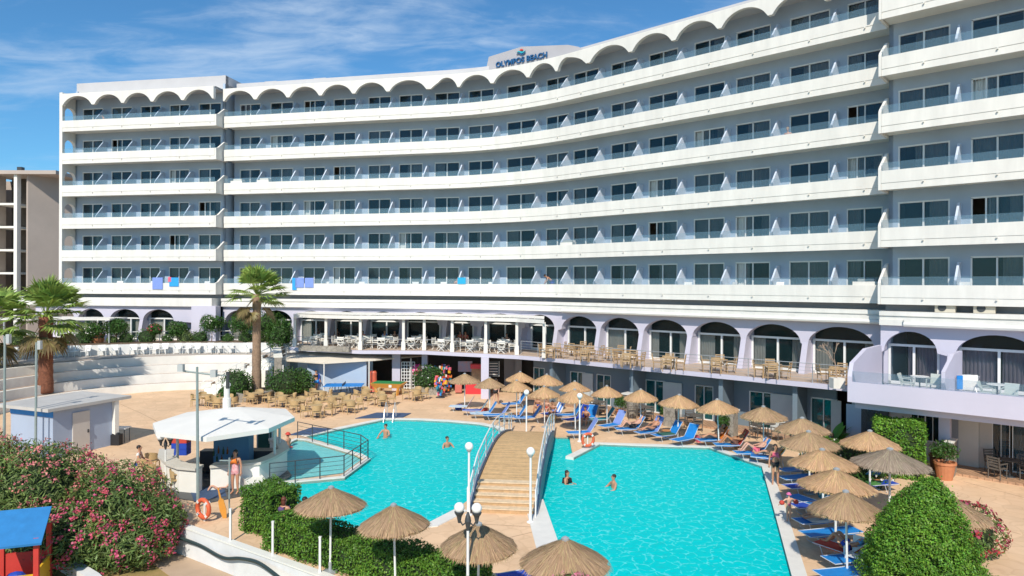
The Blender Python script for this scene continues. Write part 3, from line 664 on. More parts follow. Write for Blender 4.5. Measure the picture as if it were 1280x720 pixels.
def room_window(a, c, z, h, cm, cur, name='room_window', gm=None):
    a = Vector(a); c = Vector(c); an = math.atan2((c-a).y, (c-a).x); wd = (c-a).length; m = (a+c)/2; M = TR((m.x, m.y, z), an) @ Matrix.Diagonal((wd/2, 1, h/2.08, 1))
    b = MB(); b.M = M @ Matrix.Translation((0, .06, 0)); b.add([v.co for v in FRAME.vertices], [tuple(p.vertices) for p in FRAME.polygons]); o = hb(name, b, metalw, recalc=False)
    g = MB(); g.M = b.M; g.add([v.co for v in PANE.vertices], [tuple(p.vertices) for p in PANE.polygons]); link('pane', g.mesh('pane', gm or glassd, recalc=False), o)
    if cur:
        cc = curtain(cur[0], cur[1], 2.0); g = MB(); g.M = b.M; g.add(cc.v, cc.f); link('curtain', g.mesh('curtain', cm, recalc=False), o)
for (a, b_, kd), (u0, u1), cur in zip(gcols, gu, [(-.95, .1), (-.2, .9), (.1, .95), None, (.1, .95), None, (-.9, 0)]):
    room_window(gseg.at(u0, .0)[0], gseg.at(u1, .0)[0], .1, 2.05, curt, cur, gm=glasst)
# grey shutter doors and cross walls of the patios
for px, wd in ((735, .9), (841, 1.3), (983, 1.7), (1062, .5)):
    q, an = gseg.at(gseg.hit(px, -.06), -.06); hb('door', MB().box((q.x, q.y, 1.1), (wd, .07, 2.1), an), mat('grey_door', (.52, .55, .54), .5, .05, 2))
for px in (697, 797, 908, 1000):
    u = gseg.hit(px, -.8); q, an = gseg.at(u, -.75); hb('patio_side_wall', MB().box((q.x, q.y, 1.52), (.25, 1.5, 2.85), an), MATS['slate_render'])
for px, py in ((606, 497.5),):
    q = P(px, py+1, 0); hb('column', MB().box((q.x, q.y+.2, 1.47), (.55, .45, 2.95)), lav)
q = P(489, 489, 0)
# ---- shop front and bar under the pergola terrace
gw2 = MB(); pA, pB = P(384, 490, 0), P(458, 491, 0)
gw2.strip([(pA.x, pA.y), (pB.x, pB.y)], [(pA.x, pA.y+.4), (pB.x, pB.y+.4)], 0, 2.42)
hb('games_wall', gw2, blueg)
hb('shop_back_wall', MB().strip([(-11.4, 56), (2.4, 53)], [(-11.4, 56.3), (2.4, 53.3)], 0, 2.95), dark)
for px0, px1, py in ((490, 500, 488), (527, 534, 489), (630, 648, 487), (644, 652, 489)):
    a = P(px0, py, 0); c = P(px1, py, 0); hb('shop_pier', MB().strip([(a.x, a.y), (c.x, c.y)], [(a.x, a.y+.5), (c.x, c.y+.5)], 0, 2.95), lav if px0 < 600 else greyw)
a = P(613, 485, 0); c = P(648, 484, 0); hb('shop_side_wall', MB().strip([(a.x, a.y), (c.x, c.y)], [(a.x, a.y+.3), (c.x, c.y+.3)], 0, 2.95), greyw)
lat = MB(); a = P(502, 488, 0)
for i in range(6): lat.bar((a.x+i*.2-.0, a.y, .1), (a.x+i*.2, a.y, 2.2), .05)
for i in range(9): lat.bar((a.x, a.y-.01, .2+i*.25), (a.x+1.0, a.y-.01, .2+i*.25), .05)
hb('lattice_screen', lat, metalw)
# ---- the projecting right-hand balcony with solid lavender parapet and the rooms below it
pf = Seg(ln((15.38, 44.7-.9*15.38), (26.0, 44.7-.9*26.0), 6))
hb('balcony_parapet', MB().strip(pf.off(0), pf.off(.22), 2.95, 3.86), lav)
hb('balcony_slab', MB().strip(pf.off(.23), pf.off(6.2), 2.93, 3.19), lav)
hb('balcony_beam', MB().strip(pf.off(.5), pf.off(.8), 2.62, 2.93), lav)
hb('glass_balustrade', MB().strip(pf.off(.1), pf.off(.115), 3.863, 4.35), balg)
p = pf.off(0)[0]; n = pf.n[0]; M = Matrix(((n.x, -n.y, 0, p.x), (n.y, n.x, 0, p.y), (0, 0, 1, 0), (0, 0, 0, 1)))
hb('balcony_cheek', MB().plate([(0, 2.95), (5.2, 2.95), (5.2, 5.2), (2.4, 5.2), (.3, 4.7), (0, 4.1)], M @ Matrix(((1, 0, 0, 0), (0, 1, 0, -.0), (0, 0, 1, 0), (0, 0, 0, 1))), .18), lav)
q, an = pf.at(pf.hit(1181, .2), 0); n = pf.n[2]; M = Matrix(((n.x, -n.y, 0, q.x), (n.y, n.x, 0, q.y), (0, 0, 1, 0), (0, 0, 0, 1)))
hb('balcony_partition', MB().plate([(.3, 3.2), (4.4, 3.2), (4.4, 5.2), (2.4, 5.2), (.35, 4.6)], M, .14), lav)
rw = Seg(ln((17.0, 49.4-.9*17.0), (27, 49.4-.9*27), 10))
rc = [(1139, 1157, .95, 1.95), (1157, 1176, .95, 1.95), (1241, 1263, .1, 2.1), (1266, 1300, .1, 2.1)]
ru = [(rw.hit(a, 0), rw.hit(b_, 0)) for a, b_, _, _ in rc]; gb = MB(); ed = [0.0, ru[0][0], ru[1][1], ru[2][0], ru[3][1], 10.0]
for i in range(0, len(ed), 2): gb.strip(rw.sub(ed[i], ed[i+1], 0), rw.sub(ed[i], ed[i+1], .2), .05, 2.93)
for u0, u1 in ((ru[0][0], ru[1][1]), (ru[2][0], ru[3][1])): gb.strip(rw.sub(u0, u1, 0), rw.sub(u0, u1, .2), 2.2, 2.93)
gb.strip(rw.sub(ru[0][0], ru[1][1], 0), rw.sub(ru[0][0], ru[1][1], .2), .05, .95)
hb('ground_floor_wall', gb, mat('pale_room_wall', (.50, .46, .42), .7, .05, 1))
for (a, b_, z, h), (u0, u1), cur in zip(rc, ru, [None, (-.9, .9), (-.3, .5), (-.95, .95)]): room_window(rw.at(u0, 0)[0], rw.at(u1, 0)[0], z, 1.2 if z > .5 else 2.1, curtt if z > .5 else curt, cur)
hb('ground_back_wall', MB().strip(rw.off(3), rw.off(3.2), 0, 2.93), carpet)
for px, wd, m in ((1079, 1.5, blueg), (1094, 1.2, darkm), (1206, 1.1, mat('cream_door', (.58, .54, .49), .5, .05, 2)), (1190, .55, greyw)):
    q, an = rw.at(rw.hit(px, -.07), -.07); hb('door', MB().box((q.x, q.y, 1.2), (wd, .08, 2.2), an), m)
q, an = rw.at(rw.hit(1182, -1.7), -1.7); hb('column', MB().box((q.x, q.y, 1.31), (.42, .42, 2.62), an), lav)
hb('patio_step', MB().strip(rw.sub(rw.hit(1189, -1), 10, -1.85), rw.sub(rw.hit(1189, -1), 10, 0), 0, .11), deckred)
for px, py, Y in ((1074, 494.5, 31), (1237, 510.5, 28.5)):
    q = D(px, py, Y); hb('floodlight', MB().box((q.x, q.y-.1, q.z), (.2, .16, .24)).box((q.x, q.y, q.z-.12), (.08, .3, .1)), metalw)
q, an = rw.at(rw.hit(1100, 0), -.12); hb('room_sign', MB().box((q.x, q.y, 1.75), (.22, .03, .16), an), metalw)
# ================================================================ roof sign
sg = thing('roof_sign', 'blue and turquoise letters OLYMPOS BEACH under a wave emblem on the roof', 'sign', (0, 0, 0))
qa, qb = main.at(main.hit(604, 1.9), 1.9)[0], main.at(main.hit(746, 1.9), 1.9)[0]; dv = qb-qa; Ls = dv.length; an = math.atan2(dv.y, dv.x); M = TR((qa.x, qa.y, 0), an)
def on_panel(px, py):
    t = (px-640)/F; s_ = (qa.x-t*qa.y)/(t*dv.y-dv.x); Y = qa.y+dv.y*s_; return (Ls*s_, D(px, py, Y).z)
b = MB(); b.plate([(0, 25.1), (Ls, 25.1), on_panel(740, 68), on_panel(722, 58.5), on_panel(709, 56), on_panel(651, 58.3), on_panel(610, 71)], M, 5.0); hb('roof_penthouse', b, mat('penthouse_grey', (.40, .39, .41), .7, .06, .6))
s0, z0_ = on_panel(651, 77.6); sg.location = M @ Vector((s0, -.07, z0_-.05)); sg.rotation_euler = (0, 0, an)
lb = mat('sign_blue', (.02, .10, .24), .4, .05, 3); lt = mat('sign_turquoise', (.03, .40, .48), .4, .05, 3)
fc = bpy.data.curves.new('lettering', 'FONT'); fc.body = 'OLYMPOS BEACH'; fc.size = .60; fc.extrude = .06; fc.offset = .012; fc.align_x = 'CENTER'; fc.space_character = 1.02; fc.materials.append(lb)
tmp = bpy.data.objects.new('tmp', fc); COL.objects.link(tmp); lm_ = bpy.data.meshes.new_from_object(tmp.evaluated_get(bpy.context.evaluated_depsgraph_get())); bpy.data.objects.remove(tmp); to = link('lettering', lm_, sg); to.location = (0, 0, 0); to.rotation_euler = (R(90), 0, 0)
def wavep(z, a, x0, x1, th, name, m):
    xs = [x0+(x1-x0)*i/16 for i in range(17)]; up = [(x, z+a*math.sin((x-x0)/(x1-x0)*2*math.pi)) for x in xs]; dn = [(x, y-th*(1-abs(i-8)/9)) for i, (x, y) in enumerate(up)]
    link(name, MB().plate(up+dn[::-1], Matrix.Translation((0, -.04, 0)), .08).mesh(name, m), sg)
wavep(.88, .06, -.40, .40, .15, 'wave_emblem', lt); wavep(.72, .06, -.43, .43, .11, 'wave_emblem', lb)
link('sun_emblem', MB().plate([(.02+.16*math.cos(a), 0.93+.14*math.sin(a)) for a in [math.pi*i/10 for i in range(11)]], Matrix.Translation((0, -.04, 0)), .08).mesh('sun_emblem', red), sg)
# ================================================================ footbridge
br = thing('footbridge', 'arched timber footbridge with steps and white railings across the pool', 'bridge', (.2, 24.6, 0))
BL = [P(588, 642.5, 0), P(668, 642.5, 0)]; c0 = (BL[0]+BL[1])/2; c1 = P(665, 541, 0); ax = (c1-c0); LB = ax.length; axn = ax.normalized(); lat_ = Vector((axn.y, -axn.x, 0))
br.location = c0; bang = math.atan2(axn.y, axn.x)-math.pi/2; br.rotation_euler = (0, 0, bang)
HW = 1.12; RUN, RISE = .36, .134; STEP = [(RUN*i, RISE*i) for i in range(6)]
def bz(y):
    if y < 1.8: return .67*max(0, y)/1.8
    u = (y-1.8)/(LB-1.8); return .67+1.05*math.sin(math.pi*min(1, u*.92))*.38*(1-u*.2) - .67*max(0, (u-.35)/.65)**1.5
b = MB()
for i in range(5): b.box((0, RUN*(i+.5)+.06, STEP[i+1][1]/2), (2*HW, RUN+.04, STEP[i+1][1]))
b.build('steps', mat('timber_steps', (.52, .33, .17), .6, .2, 6, .05, 50), br)
for i in range(5): MB().box((0, RUN*(i+.5)+.02, STEP[i+1][1]+.016), (2*HW+.02, RUN+.02, .035)).build('tread', mat('pale_tread', (.72, .55, .36), .6, .2, 6, .05, 50), br)
ys = [1.8+(LB-1.8)*i/22 for i in range(23)]
vs = []; fs = []
for y in ys: z = bz(y); vs += [(-HW, y, z), (HW, y, z), (HW, y, z-.12), (-HW, y, z-.12)]
for i in range(22):
    for k in range(4): fs.append((i*4+k, (i+1)*4+k, (i+1)*4+(k+1) % 4, i*4+(k+1) % 4))
fs += [(0, 1, 2, 3), (88, 91, 90, 89)]
MB().add(vs, fs).build('deck', decking, br)
for sx_ in (-1, 1):
    b = MB(); vs = []; fs = []; yy = [0, 1.0]+ys
    for y in yy: z = bz(y)+.09; x = sx_*(HW+.02); x2 = sx_*(HW+.16); zl = max(-.35, bz(y)-.75); vs += [(x, y, z), (x2, y, z), (x2, y, zl), (x, y, zl)]
    n = len(yy)
    for i in range(n-1):
        for k in range(4): fs.append((i*4+k, (i+1)*4+k, (i+1)*4+(k+1) % 4, i*4+(k+1) % 4))
    fs += [(0, 1, 2, 3), tuple((n-1)*4+q for q in (3, 2, 1, 0))]
    b.add(vs, fs).build('side_beam', mat('grey_blue_beam', (.20, .23, .28), .6, .1, 3), br)
    b = MB(); py_ = [-.3, 1.0, 2.2, 4.2, 6.4, 8.6, 10.6, LB-.6, LB+.6]; x = sx_*(HW+.09)
    for y in py_: b.tube([(x, y, max(0, bz(y))-.05), (x, y, max(0, bz(y))+.98)], .028, 6)
    for h in (.98, .68, .38): b.tube([(x, y, max(0, bz(y))+h) for y in [(-.3+(LB+.9)*i/30) for i in range(31)]], .026 if h > .9 else .016, 6)
    b.build('railing', metalw, br)
# life rings
def lifering(loc, rz, label, lean=.2):
    o = thing('life_ring', label, 'life ring', loc, rz, 'life rings by the pool'); b = MB(); n, m = 20, 8; vs = []; fs = []
    for i in range(n):
        a = 2*math.pi*i/n
        for k in range(m): q = 2*math.pi*k/m; r = .30+.075*math.cos(q); vs.append((r*math.cos(a), .075*math.sin(q), .45+r*math.sin(a)))
    for i in range(n):
        for k in range(m): fs.append((i*m+k, ((i+1) % n)*m+k, ((i+1) % n)*m+(k+1) % m, i*m+(k+1) % m))
    b.add(vs, fs).build('ring', mat('life_ring_orange', (.72, .13, .05), .5, .15, 4), o, True)
    for i in range(4): a = math.pi/4+i*math.pi/2; bb = MB(); bb.box((.30*math.cos(a), 0, .45+.30*math.sin(a)), (.10, .16, .09), M=Matrix.Rotation(-a, 3, 'Y')); bb.build('band', white, o)
    MB().tube([(0, .05, 0), (0, .05, .8)], .03).build('post', metalw, o)
lifering(P(735, 561, 0), .3, 'orange life ring on a short post at the head of the pool beyond the bridge')
lifering(P(254, 652, 0), -.5, 'orange life ring beside the clipped hedge and flood light pole')
# ================================================================ parasols
def make_parasol(tm):
    t = thing('straw_parasol', 'x', 'parasol', (0, 0, 0), 0, 'straw thatched parasols'); n = 48; vs = []; fs = []; rg = random.Random(len(COL.objects))
    prof = [(.05, .51), (.28, .40), (.60, .235), (.86, .095), (1.0, 0)]
    for i, (r, z) in enumerate(prof):
        for k in range(n):
            a = 2*math.pi*k/n; j = (1+rg.uniform(-.035, .035)) if i == 4 else 1; dz = rg.uniform(-.05, .03) if i == 4 else rg.uniform(-.012, .012)
            vs.append((r*j*math.cos(a), r*j*math.sin(a), z+dz+1.9))
    m_ = len(prof)
    for i, (r, z) in enumerate(prof[::-1]):
        for k in range(n): a = 2*math.pi*k/n; vs.append((r*.97*math.cos(a), r*.97*math.sin(a), z+1.84))
    for i in range(2*m_-1):
        for k in range(n): fs.append((i*n+k, (i)*n+(k+1) % n, (i+1)*n+(k+1) % n, (i+1)*n+k))
    cn = MB().add(vs, fs)
    fr_ = np.array([[math.cos(a), math.sin(a), 1.9] for a in RNG.uniform(0, 6.283, 260)]); 
    nn = np.stack([fr_[:, 1], -fr_[:, 0], np.zeros(260)+.1], 1)
    b = cn
    for q, (x, y, z) in enumerate(fr_): l_ = RNG.uniform(.05, .14); a = RNG.normal(0, .25); c_ = 1+l_*.8; b.add([(x*.985-y*.012, y*.985+x*.012, z+.005), (x*.985+y*.012, y*.985-x*.012, z+.005), (x*c_-y*a*l_, y*c_+x*a*l_, z-l_*.75)], [(0, 1, 2)])
    for q in range(420):
        a = rg.uniform(0, 6.283); r0 = rg.uniform(.06, .9); r1 = min(1.03, r0+rg.uniform(.15, .38)); zf = lambda r: 1.9+float(np.interp(r, [p[0] for p in prof], [p[1] for p in prof]))+rg.uniform(.004, .022)
        da = rg.uniform(-.05, .05)/max(.25, r0); wd_ = .007; p0 = (r0*math.cos(a), r0*math.sin(a), zf(r0)); p1 = (r1*math.cos(a+da), r1*math.sin(a+da), zf(r1)); nx_, ny_ = -math.sin(a)*wd_, math.cos(a)*wd_
        cn.add([(p0[0]-nx_, p0[1]-ny_, p0[2]), (p1[0]-nx_, p1[1]-ny_, p1[2]), (p1[0]+nx_, p1[1]+ny_, p1[2]), (p0[0]+nx_, p0[1]+ny_, p0[2])], [(0, 1, 2, 3)])
    cn.build('canopy', tm, t)
    MB().lathe([(.085, 2.39), (.09, 2.445), (.03, 2.48)], n=12).build('cap', metalg, t)
    MB().tube([(0, 0, 0), (0, 0, 2.42)], .032, 8).build('pole', metalw, t); MB().lathe([(.22, 0), (.22, .05), (.05, .09), (.05, .3)], n=14).build('base', metalg, t)
    return t
PAR = [make_parasol(m) for m in thatch_mats]; used = set()
def parasol(px, rim, wd, kind, label):
    Y = F*6.3/(_un(px, rim)[1]-HOR); r = wd*Y/F/2; q = P(px, rim, 1.9); src = PAR[kind]
    if kind not in used: used.add(kind); o = src; o.location = (q.x, q.y, 0); o.rotation_euler.z = random.random()*6; o['label'] = label
    else: o = dup(src, (q.x, q.y, 0), random.random()*6, label)
    o.scale = (r, r, random.uniform(.97, 1.03)); o.rotation_euler.x = random.gauss(0, .022); o.rotation_euler.y = random.gauss(0, .022)
PARS = [(581, 476, 39, 1, 'straw parasol nearest the shop front over the magenta towel'), (612.5, 482.5, 38, 1, 'straw parasol in front of the lavender column over the walking man'),
 (650, 474.5, 36, 0, 'straw parasol farthest from the pool, before the small room window'), (646, 487.5, 38, 0, 'straw parasol standing right behind the globe lamp at the bridge end'), (682.5, 479.5, 40, 0, 'straw parasol in the back row above a shaded table of bathers'),
 (681, 493, 39, 0, 'straw parasol over the group of bathers near the striped towel'), (718, 486.5, 39, 0, 'straw parasol partly hidden behind a wider one with a globe lamp'), (719.5, 499, 46, 0, 'wide straw parasol with a globe lamp standing in front of it'),
 (759, 492.5, 39, 0, 'straw parasol over the two periwinkle towelled loungers'), (801, 498, 41.5, 0, 'straw parasol beside the first rubble stone pillar'), (847, 505, 49, 0, 'straw parasol over the pair of empty royal blue loungers'),
 (899, 512.5, 50.5, 0, 'straw parasol over the sunbather on the red towel'), (955, 521, 56, 1, 'greyish straw parasol at the end of the room patios'), (1004, 539, 65, 1, 'straw parasol at the back of the pool side row, before the teal window'),
 (1012.5, 556.5, 70, 1, 'straw parasol second from the back of the pool side row'), (1029.4, 580, 80, 0, 'straw parasol midway in the pool side row beside the woman in pink'), (1044.4, 608, 90, 0, 'wide straw parasol behind the child with red armbands'),
 (1059.4, 640, 87, 1, 'straw parasol over the man on the red lounger'), (1087.5, 558, 69, 0, 'warm brown straw parasol in front of the square clipped bush'), (1112, 581, 89, 2, 'grey weathered straw parasol next to the dark shrub bed'),
 (1182, 641, 92, 1, 'straw parasol mostly hidden behind the big rounded bush'), (413, 632, 87, 1, 'straw parasol behind the couple sitting at the hedge'), (495, 657, 88, 1, 'straw parasol between the hedge and the bridge steps'),
 (597.5, 684, 94, 1, 'straw parasol with the shadow of the twin lamp on its thatch'), (705, 706, 111, 1, 'straw parasol nearest the camera, above pink oleander flowers')]
for a in PARS: parasol(*a)
# ================================================================ loungers
frame_m = mat('lounger_frame', (.58, .60, .62), .4, .05, 3)
def lounger_at(foot, head, seat, back, label, ang=48, towel=None, flat=False, name='sun_lounger'):
    f = Vector(foot); h = Vector(head); d = (h-f); d.z = 0; d = d.normalized(); L_ = 1.9
    c = (f+h)/2; rz = math.atan2(d.y, d.x)-math.pi/2
    o = thing(name, label, 'sun lounger', (c.x, c.y, 0), rz, 'sun loungers round the pool')
    W = .31; yb = .22; ang = 0 if flat else ang; ca, sa = math.cos(R(ang)), math.sin(R(ang)); bl = .78
    b = MB()
    for x in (-W, W): b.tube([(x, -.95, .33), (x, yb, .33), (x, yb+bl*ca, .33+bl*sa)], .014, 6)
    b.tube([(-W, -.95, .33), (W, -.95, .33)], .014, 6); b.tube([(-W, yb+bl*ca, .33+bl*sa), (W, yb+bl*ca, .33+bl*sa)], .014, 6); b.build('frame', frame_m, o)
    for y in (-.72, yb+.12):
        MB().tube([(-W, y, .33), (-W, y+.12, 0), (W, y+.12, 0), (W, y, .33)], .013, 6).build('leg', frame_m, o)
    def sheet(y0, z0, y1, z1, w_, m, nm, lift=0, th=.03):
        n = 8; vs = []; fs = []
        for i in range(n+1):
            t = i/n; sag = -.03*math.sin(math.pi*t); y = y0+(y1-y0)*t; z = z0+(z1-z0)*t+sag+lift; vs += [(-w_, y, z), (w_, y, z), (w_, y, z-th), (-w_, y, z-th)]
        for i in range(n):
            for k in range(4): fs.append((i*4+k, (i+1)*4+k, (i+1)*4+(k+1) % 4, i*4+(k+1) % 4))
        fs += [(0, 1, 2, 3), tuple(n*4+q for q in (3, 2, 1, 0))]
        return MB().add(vs, fs).build(nm, m, o)
    sheet(-.95, .345, yb, .345, W, seat, 'seat'); sheet(yb, .35, yb+bl*ca, .35+bl*sa, W, back, 'backrest')
    if towel:
        for part_ in towel[1]:
            if part_ == 'b': t_ = sheet(yb+.02, .37, yb+bl*ca*1.02, .37+bl*sa*1.04, W*.95, towel[0], 'towel', .025, .02); tl = t_
            else: t_ = sheet(-.6, .362, yb, .362, W*.95, towel[0], 'towel', .025, .02)
    return o
def stripe_mat():
    m = mat('striped_towel', (.75, .78, .82), .85, .05, 5); t = m.node_tree; n = t.nodes; l = t.links; b = n['Principled BSDF']
    tcn = n.new('ShaderNodeTexCoord'); wv = n.new('ShaderNodeTexWave'); wv.bands_direction = 'X'; wv.inputs['Scale'].default_value = 1.1; l.new(tcn.outputs['Object'], wv.inputs['Vector'])
    gt = n.new('ShaderNodeMath'); gt.operation = 'GREATER_THAN'; gt.inputs[1].default_value = .55; l.new(wv.outputs['Fac'], gt.inputs[0]); mxn = n.new('ShaderNodeMix'); mxn.data_type = 'RGBA'
    mxn.inputs[6].default_value = (.72, .76, .80, 1); mxn.inputs[7].default_value = (.05, .2, .6, 1); l.new(gt.outputs[0], mxn.inputs[0]); l.new(mxn.outputs[2], b.inputs['Base Color']); return m
striped = stripe_mat()
pale = mat('pale_blue_towel', (.42, .58, .72), .85, .12, 4)
LG = [(565, 508, 595, 497, pale, magenta, 'lounger with pale blue seat and magenta backrest towel', None),
 (581, 513, 613, 501, navy, teal, 'lounger with royal blue pad and teal backrest near the orange bag', None),
 (592, 517, 622, 504, pale, blue, 'lounger covered by a pale blue and white towel by the pool corner', (pale, 's')),
 (611, 519, 636, 506, blue, peri, 'lounger with periwinkle towel on its raised back, before the bridge lamps', (peri, 'b')),
 (633, 521, 655, 508, blue, blue, 'plain blue lounger just left of the globe lamp by the bridge', None),
 (652, 522, 673, 509, blue, blue, 'plain blue lounger just right of the globe lamp by the bridge', None),
 (637, 505, 652, 493, blue, blue, 'blue lounger with upright back behind the front row', None),
 (687, 517, 700, 503, navy, striped, 'lounger with blue and white striped towel over its back', (striped, 'b')),
 (703, 519, 724, 506, blue, blue, 'blue lounger beside a navy cover under the widest back parasol', None),
 (716, 524, 727, 510, navy, navy, 'lounger draped with a hanging navy cover', (navy, 'b')),
 (731, 524, 741, 508, blue, blue, 'bright blue lounger standing upright behind the bridge rail', None),
 (713, 541, 748, 526, blue, peri, 'lounger with long periwinkle towel nearest the bridge rail', (peri, 'b')),
 (745, 524, 762, 511, teal, teal, 'turquoise lounger under the parasol by the first stone pillar', None),
 (754, 533, 780, 516, blue, peri, 'lounger with periwinkle towel next to the turquoise one', (peri, 'b')),
 (783, 536, 797, 522, blue, blue, 'blue lounger carrying a bather with bent legs by the stone pillar', None),
 (801, 541, 826, 524, blue, peri, 'lounger with a periwinkle back where a bather reads', (peri, 'b')),
 (826, 544, 846, 528, blue, blue, 'empty blue lounger with a dark green towel', (mat('dark_green_towel', (.03, .13, .10), .85, .1, 4), 's')),
 (848, 550, 867, 532, blue, blue, 'empty bright blue lounger right of the dark green towel', None),
 (880, 550, 906, 534, blue, orange, 'lounger with an orange back where a bather in black lies', None),
 (902, 556, 932, 541, blue, red, 'lounger with a red towel on its raised back', (red, 'b')),
 (931, 566, 956, 550, blue, blue, 'lounger of the bather with knees up behind the greyish parasol pole', None),
 (952, 571, 980, 557, blue, blue, 'lounger by the corner of the pool under the yellow towel', (yellow, 'b')),
 (979, 588, 1020, 584, blue, blue, 'first blue lounger behind the standing woman in pink', None),
 (980, 598, 1024, 594, blue, blue, 'second blue lounger from the woman in pink', None),
 (986, 609, 1032, 604, navy, navy, 'royal blue lounger right of the standing woman', None),
 (994, 621, 1040, 616, blue, blue, 'blue lounger in the shade behind the child', None),
 (998, 633, 1044, 628, navy, navy, 'royal blue lounger nearest the child with armbands', None),
 (1003, 652, 1052, 647, blue, blue, 'blue lounger with a folded white cloth on its foot end', (white, 's')),
 (1013, 668, 1062, 662, blue, blue, 'blue lounger beside the red one', None),
 (1036, 681, 1086, 672, red, red, 'red lounger with a raised back carrying the man in blue', None),
 (1048, 700, 1092, 694, blue, blue, 'blue lounger by the orange tray tables near the rounded bush', None),
 (1040, 718, 1084, 712, blue, blue, 'blue lounger at the bottom edge under the white plastic chair', None),
 (1073, 606, 1106, 603, navy, navy, 'royal blue lounger under the weathered grey parasol', (mat('green_red_towel', (.08, .25, .06), .8, .2, 5), 's')),
 (1062, 590, 1096, 586, blue, blue, 'blue lounger behind the warm brown parasol pole', None),
 (494, 700, 530, 697, blue, blue, 'blue lounger in the shade behind the clipped hedge end', None),
 (528, 717, 566, 712, blue, blue, 'light blue lounger in the parasol shade at the hedge tip', None),
 (640, 722, 690, 712, navy, navy, 'dark blue lounger at the bottom edge beside the nearest parasol', None)]
for i, (fx, fy, hx, hy, s_, b_, lab, tw) in enumerate(LG):
    fl_ = fx < 660 and fy > 690 or (fx > 970 and s_ is not red and i % 4 != 1)
    lounger_at(P(fx, fy, .3), P(hx, hy, .33 if fl_ else .9), s_, b_, lab, 56 if fx < 960 else (38 if s_ is not red else 45), tw, flat=fl_)
